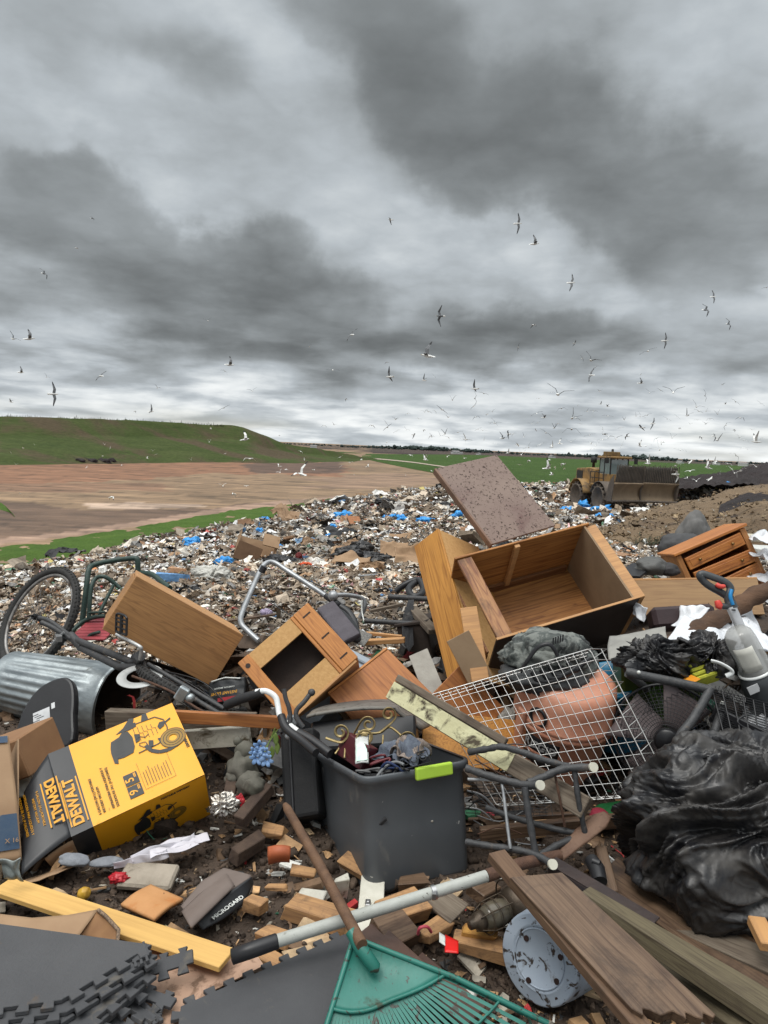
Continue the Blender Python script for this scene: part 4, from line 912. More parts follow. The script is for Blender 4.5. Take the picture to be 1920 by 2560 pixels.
# ================================================================ metal, plastic and bags
def at_(M): return M
galv = mat('galvanised steel', (.42, .46, .47), (.24, .27, .285), 14, .42, .25, metal=.75, dirt=(.12, .115, .10), damt=.36, dscale=5, stretch=(1, 1, .5))
blkp = mat('black plastic', (.016, .016, .018), (.022, .022, .024), 6, .42, .1, dirt=(.06, .055, .05), damt=.34, dscale=8)
rub = mat('tyre rubber', (.022, .022, .022), (.034, .032, .030), 30, .75, .5, dirt=(.08, .065, .05), damt=.38, dscale=20)
blkm = mat('black metal tube', (.035, .036, .038), (.055, .055, .057), 40, .5, .3, dirt=(.12, .10, .085), damt=.42, dscale=18)
rust = mat('rust', (.115, .058, .035), (.07, .036, .024), 30, .8, .5, dirt=(.22, .13, .08), damt=.38, dscale=20)
wirem = mat('bright wire', (.52, .52, .51), (.40, .39, .37), 30, .35, .1, metal=.9)
alu = mat('dull aluminium tube', (.40, .41, .42), (.28, .29, .30), 12, .42, .15, metal=.6, dirt=(.12, .10, .08), damt=.35)
whitep = mat('white paint', (.62, .63, .60), (.52, .53, .50), 10, .45, .2, dirt=(.12, .10, .07), damt=.36, dscale=26)
mud = mat('caked mud', (.075, .052, .038), (.05, .034, .025), 20, .85, .8)

# --- bin of corrugated steel
A, B = P(22, 1702, 4.10), P(296, 1758, 3.92); ax = (B-A); L = ax.length
M = frame(A, ax, (0, 0, 1)) @ RY(90)                # local z runs to the mouth
t_ = thing('dustbin', 'dented galvanised ribbed dustbin lying on its side under the bicycle wheel', 'dustbin', M)
def rip(q, z): 
    k = min(max((z-.07)/.04, 0), 1)*min(max((L-.10-z)/.04, 0), 1); return 1+k*.020*math.sin(q*26)+.03*math.sin(q*2+1)*(z/L)
pf_ = [(0, 0), (.165, 0), (.172, .012), (.172, .05)]+[(.175+.030*i/14, .07+(L-.16)*i/14) for i in range(15)]+[(.206, L-.075), (.209, L-.06), (.212, L-.03), (.216, L-.02), (.214, L-.006), (.208, L-.001)]
part('body', MB().lathe(pf_, 156, rip=rip), galv, t_)
part('inner_wall', MB().lathe([(.206, L-.002), (.196, L-.05), (.16, .03), (0, .03)], 40), mat('rusty inside', (.11, .075, .05), (.06, .04, .03), 8, .8, .3), t_)
part('rim', MB().tube([(.214*math.cos(a), .214*math.sin(a), L-.008) for a in [i*math.pi/24 for i in range(48)]], .006, 6, closed=True), galv, t_)

# --- bicycle
HUB = P(97, 1546, 4.34)
def camdir(x, y, z): return Vector(RC @ np.array([x, y, z]))
nn = Vector((-.493, -.721, .487)).normalized(); mj = Vector((0, 0, 1)); mj = (mj-nn*mj.dot(nn)).normalized(); Mw = Matrix((mj, nn.cross(mj), nn)).transposed().to_4x4(); Mw.translation = HUB
bike = thing('bicycle', 'wrecked black mountain bike lying over the dustbin with its front wheel in the air', 'bicycle', T(*P(330, 1700, 3.75)))
def wheel(Mx, R_=.335, knob=True):
    wh = part('wheel', MB().tube([(R_*math.cos(a)*.0, 0, z) for a, z in ((0, -.04), (0, .04))], .018, 12, M=Mx).tube([(0, 0, -.055), (0, 0, .055)], .007, 8, M=Mx), mat('dark hub', (.06, .06, .06), rough=.4, metal=.8), bike, world=True)
    ty = MB(); n = 96
    ty.tube([((R_-.022)*math.cos(2*math.pi*i/n), (R_-.022)*math.sin(2*math.pi*i/n), 0) for i in range(n)], .024, 10, closed=True, M=Mx)
    for i in range(72):
        a = 2*math.pi*(i+.5)/72
        for zz_, s_ in ((-.016, .010), (0, .012), (.016, .010)):
            ty.box((R_-.001-abs(zz_)*.35, 0, zz_), (.010, .013, s_), M=Mx @ Matrix.Rotation(a+(.04 if zz_ == 0 else 0), 4, 'Z'))
    part('tyre', ty, rub, wh, world=True)
    rm = MB().tube([((R_-.052)*math.cos(2*math.pi*i/n), (R_-.052)*math.sin(2*math.pi*i/n), 0) for i in range(n)], .011, 6, closed=True, M=Mx); part('rim', rm, mat('rim alloy', (.30, .29, .28), (.18, .17, .16), 20, .5, .2, metal=.6, dirt=(.07, .05, .04), damt=.45), wh, world=True)
    sp = MB()
    for i in range(36):
        a = 2*math.pi*i/36; b = a+(.55 if i % 2 else -.55); zo = .028 if (i//2) % 2 else -.028
        sp.tube([(.016*math.cos(b), .016*math.sin(b), zo), ((R_-.056)*math.cos(a), (R_-.056)*math.sin(a), 0)], .0012, 4, M=Mx, cap=False)
    part('spokes', sp, mat('spoke steel', (.12, .12, .12), rough=.4, metal=.8, bump=0), wh, world=True)
wheel(Mw)
fk = [P(123, 1560, 4.02), P(150, 1578, 4.0), P(181, 1598, 3.98)]
def B_(name, mb, m, par=None, **k): return part(name, mb, m, par or bike, world=True, **k)
B_('fork', MB().tube(bez([P(104,1556, 3.98), P(130,1568, 3.96), P(168,1592, 3.95), P(190,1603, 3.95)]), .014, 8), blkm)
B_('fork', MB().tube(bez([P(98, 1544, 4.14), P(124, 1552, 4.10), P(160, 1578, 4.05), P(190, 1600, 4.0)]), .013, 8), blkm)
B_('brake', MB().box((0, 0, 0), (.03, .09, .03), M=T(*P(146,1593, 3.93)) @ RZ(30)).tube([P(130,1610, 3.93), P(160,1580, 3.93)], .008, 6), mat('brake alloy', (.35, .35, .35), rough=.4, metal=.7))
B_('head_tube', MB().tube([P(176,1588, 3.98), P(205,1618, 3.90)], .024, 12), blkm)
B_('frame_tube', MB().tube([P(185,1598, 3.96), P(330,1655, 3.52), P(348,1650, 3.50)], .018, 10), blkm)
B_('frame_tube', MB().tube([P(200,1618, 3.91), P(300,1668, 3.56), P(345,1668, 3.48)], .020, 10), blkm)
B_('seat_tube', MB().tube([P(335,1640, 3.52), P(372,1680, 3.44)], .018, 10), blkm)
B_('bottom_bracket', MB().tube([P(350,1640, 3.42), P(346,1662, 3.58)], .026, 14), blkm)
for a, b in (((352,1668, 3.44), (575,1800, 3.17)), ((370,1660, 3.44), (560,1772, 3.24)), ((345,1672, 3.52), (540,1806, 3.32))): B_('stay', MB().tube([P(*a), P(*b)], .011, 8), blkm)
cr = B_('crank', MB().tube(bez([P(350,1648, 3.40), P(353,1625, 3.38), P(345,1614, 3.38), P(291,1586, 3.46)]), .0095, 8), mat('silver crank', (.50, .50, .49), rough=.4, metal=.6))
pd = rect(P(290,1578, 3.47), P(316,1588, 3.40), P(308,1543, 3.42))
mb = MB(); lx, ly = pd[1], pd[2]
for xx in (-lx/2, lx/2): mb.tube([(xx, -ly/2, 0), (xx, ly/2, 0)], .006, 6, M=pd[0])
mb.tube(bez([(-lx/2, ly/2, 0), (-lx*.3, ly*.62, 0), (lx*.3, ly*.62, 0), (lx/2, ly/2, 0)]), .006, 6, M=pd[0]); mb.tube([(-lx/2, -ly/2, 0), (lx/2, -ly/2, 0)], .006, 6, M=pd[0]); mb.tube([(0, -ly*.5, 0), (0, ly*.55, 0)], .009, 8, M=pd[0])
for f in (-.2, .12, .35): mb.tube([(-lx/2, ly*f, 0), (lx/2, ly*f, 0)], .0045, 6, M=pd[0])
B_('pedal', mb, blkp, cr)
Mc = frame(P(350,1690, 3.38), P(385,1716, 3.32)-P(303,1672, 3.46), (0, -.25, 1)); 
B_('chainring', MB().lathe([(.062, -.002), (.105, -.002), (.107, 0), (.105, .002), (.062, .002), (.062, -.002)], 40, M=Mc @ T(0, 0, 0)), mat('pale chainguard', (.50, .51, .50), rough=.4, bump=0))
Mr = frame(P(478,1722, 3.34), P(590,1795, 3.17)-P(360,1655, 3.50), camdir(-.25, .96, -.10)); Mr = Mr @ RX(8)
# rear wheel seen almost edge-on
yv = camdir(.10, -.25, -1.0); xv = (P(600,1795, 3.22)-P(370,1660, 3.47)).normalized(); yv = (yv-xv*yv.dot(xv)).normalized(); zv = xv.cross(yv)
Mr = Matrix((xv, yv, zv)).transposed().to_4x4(); Mr.translation = P(480,1722, 3.57); wheel(Mr, .30)
B_('chain', MB().tube(bez([P(330,1690, 3.34), P(420,1725, 3.27), P(500,1775, 3.17), P(560,1800, 3.14)]), .006, 5), rust)
for k in range(12):
    a = P(random.uniform(360, 450), random.uniform(1670, 1720), 3.6); b = P(random.uniform(520, 590), random.uniform(1770, 1810), 3.42); m_ = a.lerp(b, .5)+Vector((random.gauss(0, .03), 0, random.gauss(0, .03)))
    B_('cable', MB().tube(bez([a, m_, b], 6), .003, 5), blkp)
B_('derailleur', MB().box((0, 0, 0), (.05, .03, .07), M=T(*P(455,1735, 3.22)) @ RY(30)).ico(P(475,1745, 3.22), .022, 2), galv, bev=.006)

# --- handlebar in front of the bin
t_ = thing('handlebar', 'bicycle handlebar with one black grip and white tube resting on the tote edge', 'handlebar', T(*P(690, 1800, 2.95)))
def W_(name, mb, m, **k): return part(name, mb, m, t_, world=True, **k)
W_('bar', MB().tube(bez([P(640, 1730, 3.02), P(665, 1728, 3.01), P(688, 1742, 3.0), P(695, 1765, 2.98), P(700, 1790, 2.95), P(718, 1808, 2.92), P(760, 1840, 2.87), P(815, 1878, 2.80)]), .0125, 12), mat('white gloss paint', (.75, .77, .76), (.68, .70, .69), 8, .2, 0, dirt=(.10, .09, .08), damt=.30, dscale=16))
W_('grip', MB().tube([P(561, 1767, 3.06), P(568, 1762, 3.06), P(600, 1748, 3.04), P(645, 1734, 3.02), P(655, 1731, 3.015)], [.013, .020, .021, .019, .019], 14), mat('foam grip', (.022, .022, .024), rough=.7))
W_('cable_sleeve', MB().tube(bez([P(703, 1790, 2.93), P(715, 1820, 2.88), P(752, 1850, 2.82), P(790, 1882, 2.74)]), .017, 12), blkp)
W_('cable_sleeve', MB().tube(bez([P(745, 1832, 2.88), P(780, 1852, 2.84), P(825, 1885, 2.78)]), .020, 12), blkp)
W_('brake_lever', MB().tube(bez([P(710, 1722, 2.95), P(714, 1745, 2.94), P(722, 1768, 2.93), P(726, 1795, 2.92), P(722, 1812, 2.91)]), .0095, 8), blkm)
W_('brake_lever', MB().tube(bez([P(776, 1734, 2.95), P(760, 1755, 2.93), P(742, 1775, 2.92), P(742, 1795, 2.91), P(758, 1818, 2.90)]), .010, 8).ico(P(779, 1731, 2.95), .016, 2), blkm)
W_('bracket', MB().box((0, 0, 0), (.05, .02, .05), M=T(*P(730, 1802, 2.93)) @ RY(15)).ico(P(720, 1840, 2.88), .014, 2), alu, bev=.004)

# --- green chair frame with red seat
grm = mat('dark green paint', (.020, .045, .036), (.035, .060, .050), 20, .5, .2, dirt=(.10, .10, .08), damt=.34, dscale=12)
t_ = thing('patio_chair', 'dark green metal patio chair with red slatted seat behind the dustbin', 'chair', T(*P(290, 1560, 4.5)))
W_('back_frame', MB().tube(bez([P(206, 1552, 4.55), P(216, 1470, 4.6), P(222, 1425, 4.65), P(236, 1412, 4.7), P(280, 1402, 4.75), P(330, 1396, 4.8), P(343, 1400, 4.8), P(345, 1430, 4.8)]), .018, 10), grm)
W_('brace', MB().tube(bez([P(222, 1545, 4.5), P(228, 1470, 4.55), P(240, 1446, 4.6), P(262, 1442, 4.6), P(288, 1460, 4.62), P(300, 1470, 4.62)]), .014, 8), grm)
W_('arm_rest', MB().tube(bez([P(352, 1432, 4.8), P(380, 1436, 4.7), P(405, 1455, 4.6), P(425, 1470, 4.5)]), .017, 10), grm)
W_('leg', MB().tube([P(284, 1462, 4.6), P(247, 1535, 4.5)], .012, 8), grm)
W_('cross_bar', MB().tube([P(222, 1532, 4.5), P(262, 1530, 4.5)], .008, 8), grm)
W_('seat_frame', MB().tube(bez([P(178, 1580, 4.45), P(205, 1556, 4.5), P(235, 1543, 4.5), P(262, 1540, 4.5)]), .014, 8).tube(bez([P(210, 1608, 4.3), P(225, 1588, 4.3), P(250, 1580, 4.3)]), .010, 8), grm)
M, lx, ly = rect(P(170, 1600, 4.25), P(262, 1600, 4.25), P(170, 1543, 4.6))
mb = MB()
for i in range(8): mb.box((0, -ly/2+(i+.5)*ly/8, 0), (lx, ly/8-.008, .012), M=M)
W_('seat', mb, mat('red slats', (.33, .045, .055), (.26, .035, .045), 8, .5, .2, dirt=(.15, .06, .05), damt=.34), bev=.003)

# --- silver frame with seat, centre
t_ = thing('walker_frame', 'bent silver tube walking frame with black side parts behind the small cabinet', 'walking frame', T(*P(760, 1560, 4.6)))
W_('frame_tube', MB().tube(bez([P(646, 1602, 4.1), P(620, 1578, 4.15), P(603, 1558, 4.2), P(606, 1530, 4.3), P(640, 1450, 4.6), P(660, 1412, 4.75), P(684, 1406, 4.8), P(720, 1428, 4.75), P(800, 1480, 4.6), P(840, 1508, 4.5)], 8), .0165, 12), alu)
W_('sleeve', MB().tube(bez([P(815, 1490, 4.56), P(838, 1506, 4.5), P(848, 1514, 4.5)]), .021, 10), blkp)
W_('sleeve', MB().tube(bez([P(852, 1517, 4.48), P(872, 1532, 4.44), P(886, 1556, 4.38), P(890, 1580, 4.3)]), .023, 10), blkp)
for u, v in ((657, 1425), (608, 1536)): W_('collar', MB().tube([P(u-3, v+6, 4.42), P(u+4, v-9, 4.42)], .021, 10), blkp)
W_('arm_tube', MB().tube(bez([P(842, 1488, 4.5), P(870, 1488, 4.55), P(905, 1496, 4.6), P(912, 1515, 4.6), P(900, 1545, 4.6)]), .015, 10).ico(P(833, 1490, 4.5), .035, 2), alu)
W_('strap', MB().tube(bez([P(905, 1500, 4.58), P(905, 1530, 4.55), P(911, 1555, 4.5)]), .005, 6), whitep)
W_('cord', MB().tube(bez([P(742, 1440, 4.7), P(780, 1455, 4.7), P(832, 1482, 4.6)]), .004, 5).tube([P(645, 1490, 4.4), P(690, 1515, 4.3), P(728, 1540, 4.2)], .003, 5), blkp)
def blob(c, r, seed, amp=.35, fr=1.7, sub=5, rid=.18, flat=-.55, rot=0, fr2=5.):
    """folded bag or cushion"""
    bm = bmesh.new(); bmesh.ops.create_icosphere(bm, subdivisions=sub, radius=1); vs = []; R_ = RZ(rot)
    for q in bm.verts:
        p = q.co.copy(); s = Vector((seed*2.7, seed*1.3, seed*.9)); wv_ = Vector((mnoise.noise(p*1.3+s), mnoise.noise(p*1.3+s+Vector((7, 0, 0))), mnoise.noise(p*1.3+s+Vector((0, 7, 0)))))
        q2 = (p+wv_*.7); q2 = Vector((q2.x*.8, q2.y*.8, q2.z*1.25))
        n_ = lambda f, o: mnoise.noise(q2*f+s*o)
        d = 1+amp*mnoise.noise(p*fr+s)-rid*1.5*abs(n_(fr2*.55, 1))-rid*.9*abs(n_(fr2*1.15, 2))-rid*.45*abs(n_(fr2*2.4, 3))-rid*.2*abs(n_(fr2*5, 4))+rid*.5
        z = max(p.z*d, flat); vs.append(R_ @ Vector((p.x*d*r[0], p.y*d*r[1], z*r[2]))+Vector(c))
    fs = [tuple(x.index for x in f.verts) for f in bm.faces]; bm.free(); return MB().add(vs, fs, 0, True)
def bag(c, r, seed, amp=.18, rid=.10, sub=6, flat=-.75, rot=0, f0=1.1, knot=None):
    """thin film bag: sharp creases running out from the knot, with taut panels between them"""
    bm = bmesh.new(); bmesh.ops.create_icosphere(bm, subdivisions=sub, radius=1); vs = []; R_ = RZ(rot); rs = random.Random(seed)
    kn = Vector(knot or (rs.uniform(-.6, .6), -.5, .8)).normalized(); s = Vector((seed*2.7, seed*1.3, seed*.9)); N_ = mnoise.noise
    for q in bm.verts:
        p = q.co.copy(); wv_ = Vector((N_(p*1.6+s), N_(p*1.6+s+Vector((7, 0, 0))), N_(p*1.6+s+Vector((0, 7, 0)))))*.42
        pw = p+wv_; al = pw.dot(kn); pr = (pw-kn*al); pr = pr.normalized() if pr.length > 1e-4 else pr
        q1 = pr*2.3+kn*al*.75; m1 = .35+.65*min(1, max(0, .5+1.4*N_(p*1.1+s*2))); m2 = min(1, max(0, .45+1.8*N_(p*1.7-s)))
        d = 1+amp*N_(p*1.2+s)
        d -= rid*(1.35*abs(N_(q1+s))*m1+.85*abs(N_(q1*2.1-s))*m1+.62*abs(N_((pr*4.2+kn*al*1.6)*1.1+s*.5))*m2+.42*abs(N_(pw*4.5+s))*(1-m1)+.26*abs(N_((pr*8+kn*al*3.4)+s))*m2+.13*abs(N_(pw*13+s)))-rid*.45
        z = max(p.z*d, flat+.04*N_(p*4)); vs.append(R_ @ Vector((p.x*d*r[0], p.y*d*r[1], z*r[2]))+Vector(c))
    fs = [tuple(x.index for x in f_.verts) for f_ in bm.faces]; bm.free(); return MB().add(vs, fs, 0, True)
def bagmat():
    m, t, b = _m('black bin bag'); co = t.node('ShaderNodeTexCoord').outputs['Object']
    wv_ = t.vmath('ADD', co, t.vmath('SCALE', t.vmath('SUBTRACT', t.noise(co, 4, 2).outputs['Color'], (.5, .5, .5)), .16))
    def ridge(sc, st):
        mp = t.node('ShaderNodeMapping'); t.set(mp.inputs[0], wv_); mp.inputs['Scale'].default_value = st
        return t.math('ABSOLUTE', t.math('SUBTRACT', t.noise(mp.outputs[0], sc, 1, .4).outputs[0], .5))
    h = t.math('ADD', t.math('MULTIPLY', ridge(7, (1, .40, 1.6)), 2.4), t.math('MULTIPLY', ridge(18, (1.4, 1, .5)), .6)); h = t.math('ADD', h, t.math('MULTIPLY', ridge(45, (1, 1, 1)), .15))
    bp = t.node('ShaderNodeBump', i_Strength=.35, i_Distance=.02); t.set(bp.inputs['Height'], h); t.set(b.inputs['Normal'], bp.outputs[0])
    dn = t.noise(co, 7, 9, .7, .5); f = t.maprange(dn.outputs[0], .42, .70)
    t.set(b.inputs['Base Color'], t.mix(f, (.010, .010, .012), (.050, .045, .040))); t.set(b.inputs['Roughness'], t.math('MULTIPLY_ADD', f, .35, .33)); b.inputs['Specular IOR Level'].default_value = .5
    return m
blkbag = bagmat() if True else mat('black bin bag', (.010, .010, .012), (.014, .014, .016), 4, .31, .5, dirt=(.055, .048, .042), damt=.34, dscale=11, bscale=22, spec=.5, bdist=.006)
M, lx, ly = rect(P(790, 1520, 4.3), P(855, 1605, 4.0), P(830, 1495, 4.35))
W_('seat_back', MB().box((0, 0, -.02), (lx, ly, .04), M=M), mat('mauve grey fabric', (.085, .075, .088), (.06, .052, .062), 12, .7, .3), bev=.012, seg=2)
M, lx, ly = rect(P(868, 1530, 4.35), P(915, 1600, 4.15), P(830, 1545, 4.2))
W_('side_panel', MB().ico((0, 0, 0), 1, 3, sq=(lx*.62, ly*.5, .03), M=M), blkp)
M, lx, ly = rect(P(868, 1598, 4.1), P(890, 1570, 4.2), P(905, 1622, 4.05)); mb = MB().box((0, 0, 0), (lx, ly, .004), M=M); W_('mesh_pocket', mb, mat('pocket mesh', (.22, .21, .19), (.08, .08, .08), 120, .8), bev=0)

# --- blue-grey tub behind the small cabinet, and dark things round it
t_tub = mat('grey-blue tub plastic', (.28, .32, .36), (.22, .26, .30), 4, .45, .1, dirt=(.10, .10, .09), damt=.42, dscale=7)
M, lx, ly = rect(P(850, 1610, 3.85), P(945, 1660, 3.75), P(742, 1790, 3.35))
t_ = thing('plastic_tub', 'pale blue-grey plastic tub lying behind the small cabinet', 'tub', M)
part('body', MB().add(*shell([(lx/2, ly/2, .03, 0), (lx/2*.97, ly/2*.98, .03, -.005), (lx/2*.9, ly/2*.9, .03, -.22)])).poly(rrect(lx/2, ly/2, .03), .004), t_tub, t_)
part('lip', MB().box((0, -ly/2+.05, .012) if M.to_3x3().col[1].z < 0 else (0, ly/2-.05, .012), (lx*1.02, .022, .02)), t_tub, t_, bev=.006)
plate('cardboard_sheet', 'pale torn cardboard strip hanging below the tall cabinet', 'cardboard', P(1022, 1640, 3.75), P(1068, 1620, 3.75), P(1118, 1765, 3.5), .006, mat('pale grey card', (.36, .34, .30), (.27, .25, .22), 9, .85, .3, dirt=(.16, .12, .08), damt=.4))
# dark stuff between the frame and the tall cabinet
for (a, b, r, lab) in [((972, 1492, 4.7), (1075, 1498, 4.6), .018, 'short black metal tube left of the tall cabinet'), ((912, 1552, 4.5), (1085, 1562, 4.35), .016, 'long black metal tube below the short black tube, left of the tall cabinet')]:
    top('metal_tube', MB().tube([P(*a), P(*b)], r, 12).tube([P(*a), P(a[0]+8, a[1], a[2])], r*1.2, 12), blkm, lab, 'metal tube')
t_ = thing('wire_bundle', 'bundle of thin black wires hanging between two black tubes', 'wires', T(*P(1025, 1560, 4.4)))
for k in range(9):
    a = P(1022+k*1.5, 1500, 4.6); b = P(1006+k*3.2, 1556, 4.42); c = P(1012+k*2.6, 1630-abs(k-4)*4, 4.2); W_('wire', MB().tube(bez([a, b, c], 5), .0035, 4), blkp)
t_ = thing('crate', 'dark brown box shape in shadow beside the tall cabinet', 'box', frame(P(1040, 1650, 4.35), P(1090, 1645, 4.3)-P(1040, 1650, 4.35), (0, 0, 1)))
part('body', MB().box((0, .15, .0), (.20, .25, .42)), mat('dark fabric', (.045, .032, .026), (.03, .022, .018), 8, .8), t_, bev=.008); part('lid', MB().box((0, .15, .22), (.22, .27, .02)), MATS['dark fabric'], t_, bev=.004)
top('coiled_hose', MB().tube(bez([P(990, 1478, 5.0), P(1012, 1462, 5.0), P(1045, 1450, 5.0), P(1058, 1470, 4.9), P(1050, 1488, 4.8), P(1030, 1490, 4.8), P(1022, 1472, 4.9), P(1040, 1455, 5.0)]), .024, 8), blkp, 'thick black hose coiled on the ground left of the tall cabinet', 'hose')
for (a, b, wd, th, mt, lab) in [((915, 1583, 4.3), (1005, 1592, 4.25), .02, .02, w_pale, 'thin pale splintered lath on the ground behind the reddish cabinet'),
                                ((905, 1606, 4.25), (1012, 1600, 4.2), .045, .03, w_pale, 'pale brown timber behind the reddish cabinet, below the thin lath'),
                                ((1030, 1520, 4.6), (1085, 1580, 4.2), .07, .03, w_old, 'short grey plank sloping beside the wire bundle'),
                                ((925, 1528, 4.8), (1010, 1510, 4.8), .03, .02, w_old, 'grey stick on the rubbish left of the wire bundle')]:
    plank('plank', lab, P(*a), P(*b), wd, th, mt)

# --- black bin and box behind the tote
mott = mat('mottled grey laminate', (.19, .18, .16), (.10, .09, .08), 6, .6, .3, dirt=(.04, .035, .03), damt=.46, dscale=22, stretch=(.5, 2, 1))
t_ = thing('black_crate', 'wide black plastic crate with a mottled grey curved lid behind the tote', 'crate', T(*P(900, 1850, 3.15)))
A, B, C = P(765, 1808, 3.12), P(1040, 1782, 3.05), P(770, 1868, 3.02)
M, lx, ly = rect(C, P(1040, 1850, 2.98), A)
W_('front', MB().box((0, 0, -.15), (lx, ly*1.2, .30), M=M), blkp, bev=.01)
W_('lid', MB().grid(lambda a, b: P(765+a*290+b*22, (1790-22*math.sin(a*2.6)**.8 if a < .8 else 1778+(a-.8)*220)-b*(20 if a < .8 else 10), 3.08+.22*b), 26, 8, th=.012), mott)
t_ = thing('suitcase', 'tall black suitcase standing upright left of the tote', 'suitcase', T(*P(745, 1950, 2.92)))
A, B, C = P(698, 1832, 3.02), P(786, 1860, 2.96), P(708, 2052, 2.84)
M, lx, ly = rect(A, C, B)
W_('body', MB().box((0, 0, -.10), (lx, ly, .20), M=M), mat('black fabric', (.010, .010, .011), rough=.75, bump=.3), bev=.015, seg=2)
W_('trim', MB().tube([M @ Vector((-lx/2, -ly*.2, .004)), M @ Vector((lx/2, -ly*.2, .004))], .006, 6), blkp)
plate('black_sheet', 'black plastic panel tucked behind the yellow carton', 'plastic panel', P(195, 1868, 3.2), P(330, 1790, 3.3), P(180, 1905, 3.0), .02, blkp)

# --- rubbed teddy figure, flowers
ted = thing('garden_figure', 'headless mossy grey teddy-shaped garden figure left of the black suitcase', 'garden figure', T(*P(612, 1980, 2.95)))
tm_ = mat('mossy stone', (.135, .125, .105), (.075, .075, .055), 6, .85, .6, dirt=(.045, .035, .028), damt=.42, dscale=10)
mb = MB(); mb.ico(P(612, 1878, 2.97), .042, 3, jag=.1, seed=1); mb.ico(P(605, 1925, 2.95), .070, 4, jag=.15, seed=2, sq=(.9, .9, 1.1)); mb.ico(P(622, 1958, 2.90), .052, 3, jag=.2, seed=3); mb.ico(P(635, 1965, 2.87), .04, 3, jag=.2, seed=4); mb.ico(P(594, 1853, 2.97), .018, 3); mb.ico(P(580, 1945, 2.92), .03, 3, jag=.2, seed=6)
part('body', mb, tm_, ted, world=True)
fl_ = thing('artificial_flower', 'bunch of blue cloth flowers with green stems beside the garden figure', 'flowers', T(*P(655, 1890, 2.95)))
bl_ = mat('blue petals', (.16, .30, .56), (.24, .38, .62), 12, .7, .1); gl_ = mat('green stem', (.10, .16, .03), (.16, .22, .05), 12, .6, .1)
for (u, v, s_) in [(652, 1862, .030), (645, 1890, .032), (668, 1896, .030), (640, 1875, .026), (664, 1876, .024)]:
    c = P(u, v, 2.86); mb = MB()
    for k in range(6):
        a = k*math.pi/3+u; mb.grid(lambda i, j: c+Vector((math.cos(a)*s_*(.15+.85*j)+math.sin(a)*s_*.55*(i-.5)*math.sin(j*2.4+.4), -.01-.012*math.sin(j*2.2), math.sin(a)*s_*(.15+.85*j)-math.cos(a)*s_*.55*(i-.5)*math.sin(j*2.4+.4))), 4, 5, th=.001)
    part('blossom', mb, bl_, fl_, world=True)
for k in range(5): part('stem', MB().tube(bez([P(650+k*4, 1895-k*5, 2.88), P(672, 1858, 2.90), P(690+random.uniform(-6, 6), 1835-k*4, 2.92)]), .0022, 5), gl_, fl_, world=True)
for (u, v) in ((693, 1870), (690, 1848), (680, 1880)): part('leaf', MB().grid(lambda i, j: P(u+(i-.5)*14*math.sin(j*3.14), v+j*34-17, 2.88), 3, 6, th=.001), gl_, fl_, world=True)

# --- boxes at the left edge
M, lx, ly = rect(P(38, 1850, 2.88), P(133, 1790, 3.14), P(49, 1905, 2.86))
t_ = thing('brown_carton', 'plain brown taped carton at the left edge above the yellow carton', 'cardboard box', M)
brc = mat('brown card', (.27, .145, .070), (.23, .12, .058), 8, .75, .15, dirt=(.12, .07, .04), damt=.34)
s1 = .42; part('body', MB().box((0, 0, -s1/2), (lx, ly*1.9, s1), M=T(0, (-ly*.45 if M.to_3x3().col[1].z > 0 else ly*.45), 0)), brc, t_, bev=.006)
up_s = 1 if M.to_3x3().col[1].z > 0 else -1
part('tape', MB().box((.0, up_s*(ly/2+.0015), -s1*.75), (.05, .002, s1*.5)), mat('clear tape', (.42, .31, .22), rough=.2, bump=0), t_)
part('label_sticker', MB().box((.035, up_s*(ly/2+.003), -s1*.62), (.05, .002, .06)), mat('label paper', (.72, .72, .62), (.75, .65, .12), 14, .5, 0, lo=.5, hi=.52), t_)
# near carton: two walls at the frame edge
M, lx, ly = rect(P(-90, 2172, 2.40), P(56, 2148, 2.50), P(-110, 1845, 2.62))
t_ = thing('kraft_carton', 'torn kraft carton with blue print cut by the left edge of the view', 'cardboard box', M)
ysg = 1 if M.to_3x3().col[1].z > 0 else -1
def cq(fx, fy): return ((fx-.5)*lx, (fy-.5)*ly*ysg)
part('front_panel', MB().grid(lambda a, b: ((a-.5)*lx-.045*b, (b-.5)*ly*ysg, .018*math.sin(b*3.14)-.02*abs(b-.42)), 16, 24, th=.005), krf, t_)
part('side_panel', MB().box((lx/2-.012, 0, -.16), (.005, ly*.92, .30)), krf, t_)
blu = mat('blue print', (.030, .062, .115), (.045, .075, .12), 20, .6, .1, dirt=(.33, .215, .125), damt=.42, dscale=14)
part('printed_band', MB().grid(lambda a, b: ((a-.5)*lx*.94-.045*(.08+.26*b), (-.42+.26*b)*ly*ysg, .013*math.sin((.08+.26*b)*3.14)-.02*abs(.08+.26*b-.42)+.006), 8, 10), blu, t_)
part('printed_band', MB().grid(lambda a, b: ((a-.5)*lx*.92-.045*.95, (.43+.06*b)*ly*ysg, .018*math.sin((.93+.06*b)*3.14)-.02*abs(.93+.06*b-.42)+.006), 8, 4), blu, t_)
text('lettering', 'X 16', .022, T(lx*.30, -.36*ly*ysg, .014) @ (RZ(180) if ysg < 0 else RZ(0)), krf, t_)
